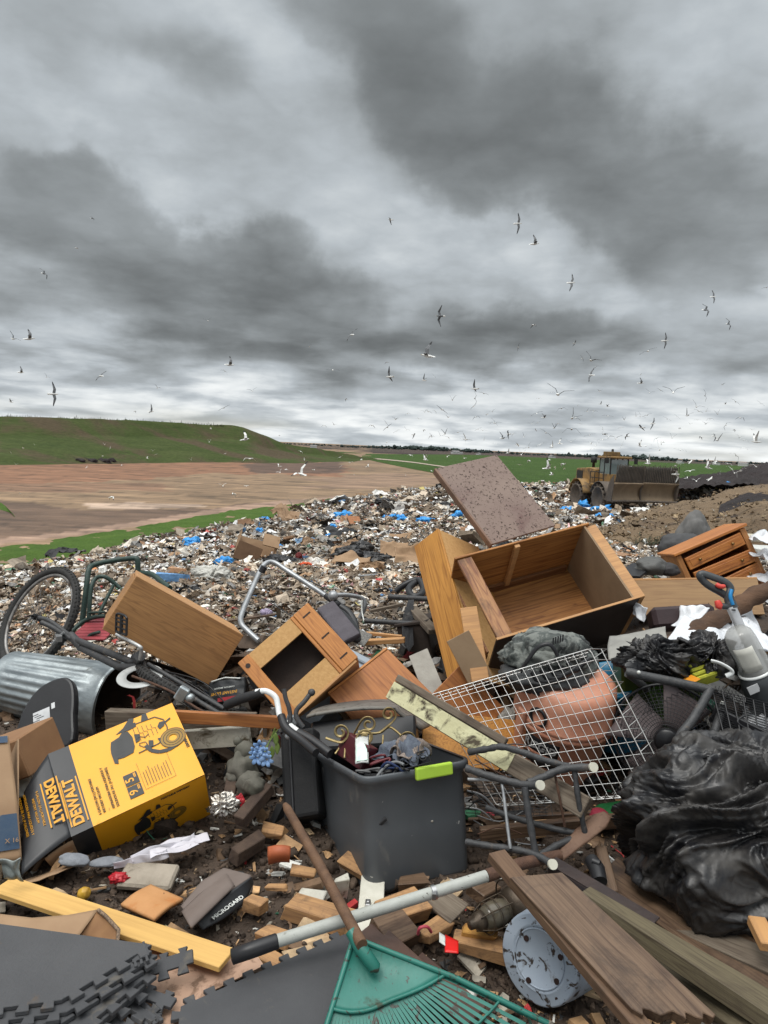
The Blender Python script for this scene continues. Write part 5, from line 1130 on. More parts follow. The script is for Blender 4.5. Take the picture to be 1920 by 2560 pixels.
# black seat back with a sticker
M, lx, ly = rect(P(25, 1865, 3.35), P(172, 1850, 3.30), P(20, 1708, 3.55)); ysg = 1 if M.to_3x3().col[1].z > 0 else -1
t_ = thing('black_chair_back', 'black plastic seat back with a white sticker in front of the dustbin', 'seat back', M)
pts = [(-.5, -.55), (.5, -.6), (.47, -.1), (.38, .28), (.26, .45), (.10, .50), (-.18, .42), (-.36, .25), (-.46, 0)]
pts = [(p[0]*lx, p[1]*ly*ysg) for p in pts]; pts = [(q.x, q.y) for q in bez([Vector((*p, 0)) for p in pts], 4)]
if ysg < 0: pts = pts[::-1]
part('shell', MB().poly(pts, .05, None, 0, -.05), blkp, t_, bev=.012, seg=2)
part('sticker', MB().box((-.10*lx, -.08*ly*ysg, .002), (.085, .07, .001), M=RZ(18*ysg)), mat('white sticker', (.62, .63, .64), rough=.4, bump=0), t_)
for k in range(6): part('sticker_print', MB().box((-.10*lx-.03+.012*(k % 3), -.08*ly*ysg+.02-.011*k, .003), (.03+.004*(k % 4), .003, .0006), M=RZ(18*ysg)), blk, t_)
part('sticker', MB().box((.10*lx, .02*ly*ysg, .002), (.018, .03, .001), M=RZ(18*ysg)), MATS['white sticker'], t_)
cloth(P(35, 1990, 2.95), P(135, 1985, 2.95), P(40, 1905, 3.05), mat('white plastic film', (.52, .53, .50), (.42, .43, .40), 8, .35, .6, dirt=(.2, .18, .14), damt=.36, bscale=14, bdist=.02), 'plastic_film', 'crumpled white plastic film between the cartons at the left', 'plastic film', .03, 8, n=(34, 26), seed=3)

# charcoal sack with upside-down lettering behind the handlebar
M, lx, ly = rect(P(520, 1765, 3.5), P(612, 1752, 3.45), P(530, 1705, 3.55)); ysg = 1 if M.to_3x3().col[1].z > 0 else -1
t_ = thing('charcoal_sack', 'black paper sack with upside-down yellow lettering between the bicycle and the small cabinet', 'paper sack', M)
part('sack_body', MB().grid(lambda a, b: ((a-.5)*lx, (b-.5)*ly, .015*math.sin(a*3.1)+.006*mnoise.noise(Vector((a*5, b*5, 1)))), 18, 12, th=.05), mat('sack black', (.030, .033, .036), rough=.5), t_)
part('red_stripe', MB().box((.02, -ly*.36*ysg, .022), (lx*.55, ly*.16, .002)), mat('print red', (.35, .02, .03), rough=.5, bump=0), t_)
text('lettering', 'INSTANT LIGHT', .020, T(.0, -.10*ly*ysg, .026) @ (RZ(180) if ysg > 0 else RZ(0)), yp, t_); text('lettering', 'CHARCOAL BRIQUETS', .011, T(.0, .12*ly*ysg, .026) @ (RZ(180) if ysg > 0 else RZ(0)), whitep, t_)
part('white_edge', MB().tube([(-lx*.4, ly*.48*ysg, .012), (0, ly*.55*ysg, .02), (lx*.4, ly*.44*ysg, .012)], .004, 6), whitep, t_)
# ================================================================ right-hand heap
def curve_thing(name, label, cat, loc, group=None): return thing(name, label, cat, T(*loc), group)
# shop vacuum: pink-orange tank tilted, dark motor head hidden under a backpack
pinko = mat('faded orange plastic', (.62, .30, .20), (.54, .225, .14), 5, .45, .12, dirt=(.30, .13, .085), damt=.36, dscale=8, speck=((.20, .09, .06), 18), spamt=.70)
VC = P(1404, 1806, 3.22); upv = camdir(.10, .93, .36).normalized(); M = frame(VC, camdir(1, -.10, 0), upv)
M = Matrix((M.to_3x3().col[0], M.to_3x3().col[1], M.to_3x3().col[2])).transposed().to_4x4(); M.translation = VC
t_ = thing('shop_vacuum', 'faded orange shop vacuum tank standing inside the wire basket', 'vacuum cleaner', M)
part('tank', MB().lathe([(0, -.215), (.175, -.215), (.188, -.205), (.192, -.18), (.208, .03), (.212, .04), (.223, .045), (.226, .058), (.222, .068), (.214, .072)], 56), pinko, t_)
part('lid', MB().lathe([(.222, .069), (.226, .078), (.224, .088), (.214, .10), (.208, .17), (.198, .225), (.17, .25), (0, .26)], 56, rip=lambda q, z: 1+.02*max(0, math.cos(4*q))**3*(z > .1)), pinko, t_)
part('port', MB().lathe([(.043, 0), (.045, .01), (.034, .012), (.032, -.03), (0, -.03)], 28, M=T(-.150, -.148, .125) @ RZ(-46) @ RX(90)), blkp, t_)
for a in (205, 335): part('latch', MB().box((0, -.232, .06), (.05, .02, .12), M=RZ(a-270)), pinko, t_, bev=.006)
for a in (-40, 40, 140): part('castor', MB().box((0, -.19, -.25), (.06, .07, .06), M=RZ(a) @ T(0, 0, .06)).ico((.19*math.sin(math.radians(a)), -.19*math.cos(math.radians(a)), -.23), .028, 2), blkp, t_, bev=.005)
lbl = part('label_plate', MB().grid(lambda a, b: (.2085*(1+.05*(b-1)*.7)*math.sin(math.radians(-60+46*a)), -.2085*(1+.05*(b-1)*.7)*math.cos(math.radians(-60+46*a)), -.115+.135*b), 14, 6, th=.002), blkp, t_)
for k, ch in enumerate('RIDGID'):
    a = math.radians(-54+6.6*k); text('letter', ch, .046, T(.214*math.sin(a), -.214*math.cos(a), -.015) @ Matrix.Rotation(a, 4, 'Z') @ RX(90-3), mat('silver print', (.42, .42, .42), rough=.4, bump=0), lbl, bold=.0012)
part('label_stripe', MB().grid(lambda a, b: (.2070*math.sin(math.radians(-58+36*a)), -.2070*math.cos(math.radians(-58+36*a)), -.070+.020*b), 10, 2, th=.001), pinko, lbl)
# backpack draped over it
camo = mat('camouflage cloth', (.17, .18, .165), (.075, .085, .08), 13, .85, .5, lo=.47, hi=.53, dirt=(.025, .028, .028), damt=.50, dscale=11, speck=((.155, .165, .155), 14), spamt=.60)
t_ = thing('backpack', 'grey camouflage backpack with trailing straps draped over the orange shop vacuum', 'backpack', T(*P(1370, 1640, 3.2)))
W_ = lambda name, mb, m, **k: part(name, mb, m, t_, world=True, **k)
W_('bag', blob(P(1372, 1645, 3.22), (.235, .17, .125), 4, .22, 1.5, 5, .16, -.9, 8, 4.), camo)
W_('bag_skirt', blob(P(1365, 1690, 3.18), (.215, .18, .075), 9, .15, 1.5, 4, .12, -.9, 8, 6.), mat('dark grey nylon', (.048, .050, .052), (.035, .037, .038), 10, .7, .6))
W_('pocket', blob(P(1378, 1612, 3.12), (.125, .06, .06), 2, .10, 1.4, 4, .06, -.9, -8, 3.), camo)
W_('strap', MB().tube(bez([P(1300, 1680, 3.05), P(1320, 1650, 3.02), P(1345, 1618, 3.0), P(1375, 1612, 2.99), P(1395, 1640, 3.0)]), .010, 6, flat=.3), blkp)
for k in range(5): W_('strap', MB().tube(bez([P(1330+k*22, 1680-k*6, 3.02), P(1350+k*22, 1705-k*7, 3.0), P(1400+k*14, 1700-k*10, 3.0), P(1440+k*9, 1670-k*6, 3.02)]), .012, 6, flat=.35), blkp)
for k in range(5): W_('zip_tab', MB().box((0, 0, 0), (.006, .004, .03), M=T(*P(1383+k*6, 1603-k*2, 3.04))), blkp)
# wire basket
TL, TR_, BR_, BL_ = P(1078, 1737, 3.02), P(1474, 1622, 2.98), P(1652, 1982, 2.66), P(1240, 2010, 2.70)
t_ = thing('wire_basket', 'large bright wire basket tipped on its side around the shop vacuum', 'wire basket', T(*P(1450, 2000, 2.68)))
def bp_(a, b): return (TL.lerp(TR_, a)).lerp(BL_.lerp(BR_, a), b)
nrm_ = (TR_-TL).cross(BL_-TL).normalized(); 
if nrm_.dot(TL-Vector((0, 0, CZ))) < 0: nrm_ = -nrm_
mb = MB(); NU, NV = 19, 12
for i in range(NU+1): mb.tube([bp_(i/NU, 0), bp_(i/NU, .5)+nrm_*random.uniform(-.004, .004), bp_(i/NU, 1)], .0016, 5)
W_('panel_wires', mb, wirem)
mb = MB()
for j in range(NV+1): mb.tube([bp_(0, j/NV)+nrm_*.004, bp_(.5, j/NV)+nrm_*(.004+random.uniform(-.003, .003)), bp_(1, j/NV)+nrm_*.004], .0016, 5)
W_('panel_wires', mb, wirem)
W_('edge_rail', MB().tube([bp_(0, 0), bp_(.99, 0), bp_(1, .03), bp_(1, 1)], .0028, 6), wirem)
ow = ((TR_-TL).normalized()*.075+nrm_*.05)
mb = MB()
for j in range(NV):
    a, b = bp_(1, j/NV), bp_(1, (j+1)/NV); mb.tube([a, a+ow, b-(b-a)*.15], .0022, 5)
mb.tube([bp_(1, 0)+ow*.66, bp_(1, .9)+ow*.66], .0026, 5); W_('side_wires', mb, wirem)
mb = MB(); tw = (TL-BL_).normalized()*.022+nrm_*.11
for i in range(NU): a, b = bp_(i/NU, 0), bp_((i+.9)/NU, 0); mb.tube([a, a+tw, b], .0018, 5)
mb.tube([bp_(0, 0)+tw*.5, bp_(1, 0)+tw*.5], .002, 5); mb.tube([bp_(0, 0)+tw, bp_(1, 0)+tw], .002, 5); W_('side_wires', mb, wirem)
mb = MB(); bw2 = (BL_-TL).normalized()*.012+(TR_-TL).normalized()*.012
for i in range(NU+1): a = bp_(i/NU, 1); mb.tube([a, a+bw2, a+bw2+nrm_*-.01+Vector((.006, 0, .018))], .0026, 5)
mb.tube([bp_(0, 1)+bw2, bp_(1, 1)+bw2], .003, 5); W_('side_wires', mb, wirem)
# blue barrel
blb = mat('blue barrel plastic', (.010, .20, .36), (.012, .16, .30), 3, .35, .1, dirt=(.03, .05, .06), damt=.32, dscale=7)
t_ = thing('blue_bucket', 'bright blue plastic bucket between the orange shop vacuum and the fan', 'bucket', frame(P(1540, 1800, 3.42), camdir(1, .25, 0), camdir(-.22, .95, .2)))
part('body', MB().lathe([(0, -.10), (.13, -.10), (.14, -.09), (.165, .20), (.172, .205), (.172, .225), (.160, .226), (.150, .10), (.13, -.08), (0, -.08)], 44), blb, t_)
part('rim', MB().lathe([(.166, .20), (.178, .203), (.178, .216), (.166, .219)], 44), blb, t_)
part('contents', MB().ico((0, 0, .14), .145, 4, jag=.3, sq=(1, 1, .35), seed=5, fr=4), mat('dark wet rubbish', (.03, .028, .026), (.05, .045, .04), 12, .5, .6), t_)
# black round net and green things, fan
t_ = thing('electric_fan', 'black round electric fan lying on its back behind the bin bag', 'fan', T(*P(1665, 1860, 2.95)))
FC = P(1668, 1845, 2.95); fn_ = camdir(-.42, .12, .90).normalized(); Mf = frame(FC, camdir(.5, -.8, .30), fn_)
mb = MB(); mb2 = MB()
for k, r in enumerate([.05+.0135*i for i in range(12)]):
    zz_ = .06*(1-(r/.22)**2); mb.tube([(r*math.cos(a), r*math.sin(a), zz_) for a in [i*math.pi/22 for i in range(44)]], .0014, 4, closed=True, M=Mf)
for i in range(56):
    a = 2*math.pi*i/56; mb2.tube([(r*math.cos(a+.5*(r-.05)), r*math.sin(a+.5*(r-.05)), .06*(1-(r/.22)**2)) for r in (.045, .09, .14, .18, .21)]+[(.215*math.cos(a+.08), .215*math.sin(a+.08), -.05)], .0013, 4, M=Mf, cap=False)
W_('grille_rings', mb, blkp); W_('grille_wires', mb2, blkp)
W_('rim', MB().tube([(.216*math.cos(a), .216*math.sin(a), -.02) for a in [i*math.pi/30 for i in range(60)]], .006, 6, closed=True, M=Mf), blkp)
W_('hub_cap', MB().lathe([(0, .072), (.040, .070), (.048, .062), (.048, .05)], 28, M=Mf), mat('satin black', (.012, .012, .014), rough=.35, bump=0))
for k in range(4): 
    Mb = Mf @ RZ(90*k+20); W_('blade', MB().grid(lambda a, b: (.04+.155*b, (a-.5)*.17*(.5+b*.8)+.04*b, -.0+.05*(a-.5)), 6, 6, th=.003, M=Mb), mat('mauve fan blade', (.17, .135, .135), (.14, .11, .11), 5, .5, .05))
t_ = thing('net_bag', 'green plastic bottles in a black net bag behind the fan', 'net bag', T(*P(1680, 1760, 3.25)))
grp = mat('green glossy plastic', (.10, .22, .03), (.06, .16, .03), 6, .3, .2, dirt=(.25, .32, .12), damt=.35, dscale=9)
W_('bottle', MB().tube(bez([P(1630, 1720, 3.25), P(1660, 1760, 3.22), P(1690, 1810, 3.18), P(1700, 1850, 3.15)]), [.05]*6+[.06]*6+[.05]*7, 12), grp)
W_('bottle', MB().tube(bez([P(1680, 1725, 3.3), P(1730, 1745, 3.3), P(1775, 1775, 3.25)]), .045, 12), mat('teal green plastic', (.02, .15, .09), (.015, .11, .07), 6, .3, .2))
W_('carton', MB().box((0, 0, 0), (.12, .05, .08), M=T(*P(1700, 1775, 3.2)) @ RZ(20)), mat('red blue print', (.40, .03, .05), (.03, .16, .34), 9, .5, 0, lo=.48, hi=.52), bev=.003)
mb = MB()
for i in range(26):
    u0 = 1600+i*9.5
    mb.tube(bez([P(u0, 1712+abs(i-12)*1.2, 3.12), P(u0+25, 1770, 3.0), P(u0+38, 1830, 3.05)]), .0013, 4, cap=False); mb.tube(bez([P(u0+38, 1715, 3.12), P(u0+14, 1770, 3.0), P(u0-6, 1830, 3.05)]), .0013, 4, cap=False)
W_('net', mb, blkp)
# black tube frame standing over the fan
t_ = thing('folding_frame', 'black tube frame of a folding chair crossing over the fan', 'tube frame', T(*P(1700, 1860, 2.85)))
W_('tube', MB().tube(bez([P(1566, 1681, 2.98), P(1580, 1682, 2.97), P(1600, 1688, 2.96), P(1690, 1706, 2.93), P(1772, 1724, 2.90)]), [.014]+[.019]*23+[.018], 12), blkm)
W_('tube', MB().tube(bez([P(1568, 1684, 3.0), P(1590, 1700, 3.02), P(1618, 1722, 3.06)]), .016, 10), blkm)
W_('tube', MB().tube(bez([P(1776, 1722, 2.90), P(1752, 1765, 2.85), P(1725, 1808, 2.80), P(1700, 1840, 2.78), P(1692, 1878, 2.76)]), .017, 12), blkm)
W_('tube', MB().tube(bez([P(1806, 1765, 2.92), P(1800, 1790, 2.88), P(1782, 1840, 2.82), P(1770, 1868, 2.80)]), .017, 12), blkm)
W_('cross_bar', MB().tube([P(1690, 1876, 2.77), P(1765, 1874, 2.78)], .014, 10), blkm)
W_('bolt', MB().ico(P(1597, 1681, 2.93), .008, 2).ico(P(1806, 1758, 2.90), .010, 2), whitep)
# rack of black wires
t_ = thing('wire_rack', 'black wire shelf rack lying right of the fan under the upright vacuum', 'wire rack', T(*P(1860, 1780, 2.95)))
mb = MB()
for i in range(20): mb.tube([P(1778+i*1.5, 1722+i*5.6, 2.92-i*.006), P(1800+i*8, 1668+i*5, 3.10-i*.004).lerp(P(1960, 1770+i*7, 2.9), .98)], .0022, 4)
W_('rack_wires', mb, blkp)
mb = MB()
for k in range(7): f = k/6; mb.tube([P(1780, 1722, 2.92).lerp(P(1935, 1765, 2.9), f), P(1808, 1830, 2.80).lerp(P(1950, 1900, 2.75), f)], .0035, 5)
W_('cross_wires', mb, blkp)
W_('edge_plate', MB().box((0, 0, 0), (.30, .02, .07), M=frame(P(1875, 1830, 2.84), P(1940, 1862, 2.8)-P(1875, 1830, 2.84), (0, 0, 1))), blkp, bev=.004)
W_('foot_wire', MB().tube(bez([P(1862, 1788, 2.8), P(1845, 1800, 2.78), P(1850, 1812, 2.77), P(1880, 1830, 2.76), P(1882, 1842, 2.76), P(1905, 1842, 2.76)]), .004, 6), blkp)
# upright vacuum
t_ = thing('stick_vacuum', 'upright stick vacuum with looped grey handle and clear dust cup', 'vacuum cleaner', T(*P(1880, 1700, 3.0)))
gy = mat('charcoal plastic', (.048, .052, .056), (.04, .044, .048), 8, .4, .05); redp = mat('coral red plastic', (.70, .075, .055), rough=.35, bump=0)
W_('handle', MB().tube(bez([P(1833, 1512, 3.03), P(1822, 1495, 3.04), P(1800, 1480, 3.05), P(1775, 1466, 3.06), P(1758, 1452, 3.07), P(1750, 1440, 3.07), P(1757, 1435, 3.07), P(1785, 1444, 3.06), P(1812, 1455, 3.05), P(1826, 1470, 3.04), P(1822, 1490, 3.03), P(1828, 1512, 3.03)], 6), .0165, 12, flat=.8), gy)
W_('neck', MB().tube(bez([P(1822, 1490, 3.035), P(1824, 1505, 3.03), P(1832, 1522, 3.02)]), [.020]*7+[.024]*6, 12), gy)
W_('blue_trim', MB().tube(bez([P(1829, 1474, 3.02), P(1826, 1492, 3.01), P(1832, 1512, 3.005)]), .008, 8), mat('blue trim', (.02, .22, .50), rough=.35, bump=0))
W_('trigger', MB().tube(bez([P(1790, 1460, 3.04), P(1800, 1466, 3.03), P(1812, 1466, 3.03)]), [.004]+[.010]*10+[.008]*2, 8), redp)
W_('hook', MB().tube([P(1800, 1515, 3.02), P(1826, 1517, 3.02)], .013, 10), gy)
W_('hook_tip', MB().tube([P(1793, 1502, 3.03), P(1798, 1516, 3.02), P(1803, 1520, 3.02)], [.012, .018, .010], 10), redp)
W_('tube', MB().tube([P(1828, 1518, 3.02), P(1856, 1580, 2.99), P(1905, 1672, 2.95), P(1960, 1760, 2.90)], .0205, 16), mat('satin silver', (.62, .63, .65), rough=.3, metal=.35, bump=0))
W_('slot', MB().box((0, 0, 0), (.016, .003, .006), M=T(*P(1834, 1525, 2.992))), blkp)
Mv = frame(P(1850, 1595, 2.96), camdir(1, .55, 0), camdir(-.46, .88, .1))
W_('dust_cup', MB().lathe([(0, .045), (.040, .04), (.056, .02), (.060, -.01), (.066, -.15), (.066, -.16)], 36, M=Mv), mat('clear plastic', (.46, .46, .44), (.36, .36, .34), 6, .12, .1, alpha=.6))
W_('dust_window', MB().grid(lambda a, b: (.0625*(1+.05*(1-b))*math.sin(-1.2+1.3*a), .0625*(1+.05*(1-b))*-math.cos(-1.2+1.3*a), -.13+.11*b), 8, 4, th=.001, M=Mv), mat('dusty window', (.62, .61, .55), rough=.3, bump=0))
W_('body', MB().lathe([(.060, -.155), (.072, -.16), (.082, -.20), (.090, -.28), (.094, -.36), (.088, -.46), (.07, -.50), (0, -.51)], 36, M=Mv), gy)
W_('collar', MB().lathe([(.068, -.150), (.074, -.153), (.075, -.160), (.068, -.163)], 36, M=Mv), MATS['white gloss paint'])
W_('label', MB().box((-.055, -.072, -.19), (.045, .003, .035), M=Mv @ RZ(-10)), MATS['white sticker'])
# log, sheets, dark box, bags
t_ = top('tree_branch', MB().tube(bez([P(1640, 1655, 3.35), P(1700, 1605, 3.4), P(1760, 1565, 3.45), P(1830, 1528, 3.5), P(1890, 1488, 3.55), P(1990, 1450, 3.6)]), [.045+.006*math.sin(i*1.9) for i in range(31)], 10), mat('rotten bark', (.115, .062, .035), (.060, .034, .022), 14, .85, .9, stretch=(.4, .4, 1), dirt=(.22, .13, .075), damt=.34, dscale=12), 'brown rotten tree branch sloping up to the right across the long pale box', 'branch')
plate('dark_case', 'dark maroon leatherette case behind the branch, below the long pale box', 'case', P(1640, 1570, 3.75), P(1800, 1560, 3.75), P(1645, 1515, 3.8), .12, mat('maroon leatherette', (.040, .022, .024), (.03, .017, .019), 10, .6, .2), bev=.02)
wpl = mat('white plastic sheet', (.74, .76, .79), (.60, .62, .65), 5, .35, .5, dirt=(.28, .25, .22), damt=.33, dscale=10, bscale=10, bdist=.03)
cloth(P(1665, 1600, 3.25), P(1780, 1655, 3.15), P(1730, 1545, 3.5), wpl, 'plastic_sheet', 'flat white plastic sheet with a small stain above the crumpled black bag', 'plastic sheet', .006, 6, n=(20, 20))
cloth(P(1730, 1600, 3.3), P(1860, 1625, 3.2), P(1745, 1530, 3.6), wpl, 'plastic_sheet', 'wrinkled white plastic sheet left of the vacuum tube', 'plastic sheet', .03, 8, n=(40, 30), seed=2)
cloth(P(1850, 1640, 3.2), P(1990, 1640, 3.2), P(1865, 1545, 3.6), wpl, 'plastic_sheet', 'wrinkled white plastic sheet at the right edge beyond the vacuum tube', 'plastic sheet', .04, 7, n=(40, 30), seed=4)
cloth(P(1680, 1555, 3.7), P(1745, 1570, 3.6), P(1690, 1510, 3.8), wpl, 'plastic_sheet', 'small white plastic scrap over the dark maroon case', 'plastic sheet', .02, 9, seed=5)
cloth(P(1585, 1545, 3.8), P(1615, 1560, 3.7), P(1580, 1500, 3.85), wpl, 'plastic_sheet', 'narrow white plastic strip at the right corner of the open plywood box', 'plastic sheet', .02, 9, seed=6)
cloth(P(1520, 1650, 3.3), P(1668, 1625, 3.2), P(1540, 1590, 3.55), mat('grey card', (.30, .295, .27), (.22, .215, .20), 7, .8, .3, dirt=(.10, .085, .07), damt=.38), 'cardboard', 'dirty grey cardboard sheet left of the flat white sheet', 'cardboard', .010, 4, seed=7)
cloth(P(1880, 1700, 3.1), P(2000, 1730, 3.0), P(1890, 1650, 3.3), wpl, 'plastic_sheet', 'white plastic beneath the grey body of the upright vacuum', 'plastic sheet', .03, 8, seed=8)
cloth(P(1830, 1870, 2.9), P(1925, 1860, 2.85), P(1815, 1790, 3.1), wpl, 'plastic_bag', 'white plastic bag below the black wire rack', 'plastic bag', .04, 10, n=(34, 26), seed=9)
top('bin_bag', bag(P(1655, 1652, 3.12), (.165, .13, .10), 31, .30, .75, 6, -.8, 0, 1.5), blkbag, 'crumpled black bin bag beside the clear dust cup of the upright vacuum, left part', 'bin bag', kind=None)
top('bin_bag', bag(P(1770, 1640, 3.10), (.115, .11, .085), 35, .30, .75, 6, -.8, 0, 1.5), blkbag, 'smaller crumpled black bin bag touching the clear dust cup', 'bin bag')
top('bin_bag', bag(P(1592, 1655, 3.16), (.05, .06, .085), 37, .30, .6, 5, -.8, 0, 1.3), blkbag, 'small glossy black bag on the green crate', 'bin bag')
t_ = thing('green_crate', 'olive green plastic crate under the crumpled black bags', 'crate', frame(P(1640, 1690, 3.28), camdir(1, .05, 0), (0, 0, 1)))
part('body', MB().box((0, 0, -.02), (.36, .14, .20)), mat('olive plastic', (.055, .085, .015), (.045, .07, .012), 6, .4, .1), t_, bev=.012); part('rim', MB().box((-.10, -.075, .09), (.10, .02, .03)), mat('light green plastic', (.25, .42, .05), rough=.4, bump=0), t_, bev=.006)
M, lx, ly = rect(P(1738, 1702, 3.0), P(1802, 1680, 3.0), P(1748, 1655, 3.06))
t_ = thing('sponge', 'yellow green striped sponge block left of the black wire rack', 'sponge', M)
mb = MB()
for i in range(4): part('layer', MB().box((0, -ly*.40+i*ly*.26, -.03+.004*i), (lx*(1-.05*i), ly*.20, .07)), mat('yellow sponge', (.56, .56, .06), (.44, .45, .05), 30, .8, .5, dirt=(.20, .20, .04), damt=.38, dscale=20), t_, bev=.006)
part('core', MB().box((0, 0, -.035), (lx*.88, ly*.9, .055)), mat('green sponge', (.08, .12, .02)), t_)
plate('orange_card', 'small bright orange card below the sponge block', 'card', P(1704, 1698, 2.98), P(1728, 1686, 3.0), P(1722, 1712, 2.93), .004, mat('orange card', (.78, .30, .02), rough=.5, bump=0))
top('plastic_strap', MB().tube(bez([P(1778, 1652, 2.98), P(1800, 1658, 2.96), P(1825, 1672, 2.94), P(1830, 1682, 2.94), P(1815, 1690, 2.95)]), .010, 8, flat=.5), MATS['white gloss paint'], 'curved white plastic strap between the black bag and the upright vacuum', 'strap')
# things near the dresser
for (c, r, s_, lb, m_) in [((1735, 1348, 6.3), (.17, .13, .24), 3, 'grey rolled foam standing behind the dresser at its left', mat('grey foam', (.14, .135, .13), (.10, .098, .095), 8, .8, .3)), ((1705, 1368, 6.0), (.22, .14, .13), 5, 'dark grey cushion leaning left of the dresser', mat('dark grey foam', (.07, .07, .072), (.05, .05, .052), 8, .8, .3)),
                           ((1628, 1418, 5.0), (.13, .10, .075), 7, 'crumpled dark grey sheet above the long pale box', mat('grey sheet', (.10, .10, .095), (.07, .07, .068), 8, .6, .5)), ((1668, 1425, 5.0), (.10, .08, .05), 8, 'dark folded cloth above the long pale box, left of the dresser', mat('dark cloth', (.035, .033, .034)))]:
    top('cushion' if 'cushion' in lb or 'foam' in lb else 'cloth', blob(P(*c), r, s_, .2, 1.3, 4, .12, -.7, 20, 2.5), m_, lb, 'foam' if 'foam' in lb else 'cloth')
plate('black_board', 'flat black panel lying above the long pale box, right of the open plywood box', 'panel', P(1540, 1435, 4.9), P(1600, 1440, 4.8), P(1552, 1405, 5.2), .02, blkp)
t_ = top('pallet', MB().box((0, 0, 0), (1, 1, .1)), w_pale, 'x', 'pallet'); bpy.data.objects.remove(t_)
for i, (c, sz, lb) in enumerate([((1900, 1345, 6.8), .45, 'pale wooden board lying flat right of the dresser top'), ((1905, 1372, 6.0), .30, 'white board fragment at the right edge beside the dresser')]):
    M = frame(P(*c), camdir(1, -.05, 0), (0, 0, 1)); top('board', MB().box((.1, 0, 0), (sz*1.4, sz, .03)), wood('pale grey board', (.52, .50, .42), (.38, .35, .28), 0, .8, damt=.35) if i == 0 else whitep, lb, 'board', None, .004, M)
for k, (u, v, s_) in enumerate([(1965, 1400, .10), (1960, 1450, .12), (1950, 1500, .09), (1965, 1350, .10)]):
    cloth(P(u-25, v+10, 4.8), P(u+35, v+8, 4.8), P(u-22, v-16, 5.2), wpl, 'plastic_sheet', ['white plastic scrap just right of the lowest dresser drawer', 'white plastic scrap at the right edge above the branch', 'small white plastic scrap under the upper end of the branch', 'white plastic scrap at the right edge above the dresser foot'][k], 'plastic sheet', .03, 8, seed=20+k)
# knotted black tube frames in front of the basket
t_ = thing('tube_frame', 'black metal tube frame with white end caps between the tote and the big bin bag', 'tube frame', T(*P(1330, 2080, 2.4)))
CAP = mat('ivory cap', (.62, .60, .50), rough=.5, bump=0)
def rod(pts, r, n=5, m=blkm, nm='tube'): return W_(nm, MB().tube(bez([P(*q) for q in pts], n), [r*(1+.12*math.sin(i*2.1)) for i in range((len(pts)-1)*n+1)], 9), m)
rod([(1172, 1880, 2.66), (1220, 1872, 2.62), (1255, 1867, 2.60), (1310, 1882, 2.58), (1360, 1900, 2.56), (1425, 1917, 2.54)], .012)
rod([(1165, 1920, 2.58), (1210, 1936, 2.55), (1260, 1950, 2.52), (1310, 1962, 2.48), (1350, 1963, 2.44)], .0135)
rod([(1320, 1958, 2.48), (1360, 1942, 2.50), (1410, 1922, 2.50), (1480, 1918, 2.48)], .0135)
rod([(1165, 2105, 2.50), (1230, 2116, 2.46), (1300, 2126, 2.42), (1345, 2140, 2.38), (1380, 2160, 2.34)], .012)
rod([(1215, 2018, 2.62), (1280, 2042, 2.58), (1350, 2062, 2.55), (1400, 2075, 2.52), (1462, 2086, 2.50)], .011)
rod([(1350, 2138, 2.42), (1400, 2110, 2.46), (1458, 2088, 2.50)], .012)
rod([(1312, 1968, 2.46), (1322, 2040, 2.43), (1338, 2130, 2.40)], .012, nm='upright')
rod([(1436, 1925, 2.50), (1446, 2000, 2.48), (1462, 2080, 2.48)], .010, nm='upright')
rod([(1170, 1948, 2.58), (1248, 1952, 2.54), (1256, 1965, 2.52), (1268, 2060, 2.46), (1276, 2122, 2.42)], .006, m=alu, nm='thin_rod')
rod([(1388, 1940, 2.52), (1398, 1990, 2.5), (1412, 2066, 2.5)], .0045, m=rust, nm='thin_rod')
for (u, v, d) in ((1351, 1963, 2.425), (1484, 1918, 2.465), (1382, 2161, 2.325)): W_('end_cap', MB().tube([P(u-2, v, d+.004), P(u+1, v, d-.004)], .0165, 14), CAP)
t_ = thing('bent_wires', 'tangle of thin black rods and wires right of the tote', 'wires', T(*P(1230, 2000, 2.75)))
random.seed(5)
for k in range(20):
    u0 = 1165+random.uniform(0, 30); v0 = random.uniform(1880, 2110); u1 = u0+random.uniform(60, 230); v1 = v0+random.uniform(-40, 70); d = random.uniform(2.62, 2.95)
    W_('wire', MB().tube(bez([P(u0, v0, d), P((u0+u1)/2, (v0+v1)/2+random.uniform(-25, 25), d), P(u1, v1, d)], 6), random.choice([.0025, .003, .005]), 5), random.choice([blkm, blkm, rust, alu]))
top('wire_mesh', (lambda mb: [mb.tube([P(1165, 1960+j*9, 2.9), P(1370, 1975+j*8, 2.85)], .0016, 4) for j in range(9)] and [mb.tube([P(1175+i*16, 1955, 2.9), P(1190+i*16, 2040, 2.85)], .0016, 4) for i in range(13)] and mb)(MB()), blkm, 'dark fine wire mesh behind the tangle of rods right of the tote', 'wire mesh')
plank('plank', 'dark level rail at the bottom of the wire basket', P(1200, 2085, 2.72), P(1560, 2050, 2.75), .03, .05, w_dk)
plank('plank', 'thin dark rail under the dark level rail', P(1170, 2052, 2.95), P(1700, 2020, 2.95), .02, .02, w_dk)
top('green_sheet', blob(P(1560, 2035, 2.95), (.12, .08, .035), 3, .2, 1.4, 4, .1, -.6, 0, 3), mat('dark green plastic', (.012, .10, .03), (.01, .08, .025), 6, .4, .2), 'dark green plastic glimpsed below the wire basket', 'plastic')
top('red_cloth', blob(P(1500, 2040, 2.9), (.04, .04, .03), 5, .2, 1.4, 3, .1, -.6, 0, 3), mat('crimson cloth', (.25, .02, .04)), 'small crimson cloth by the lower end of the painted beam', 'cloth')
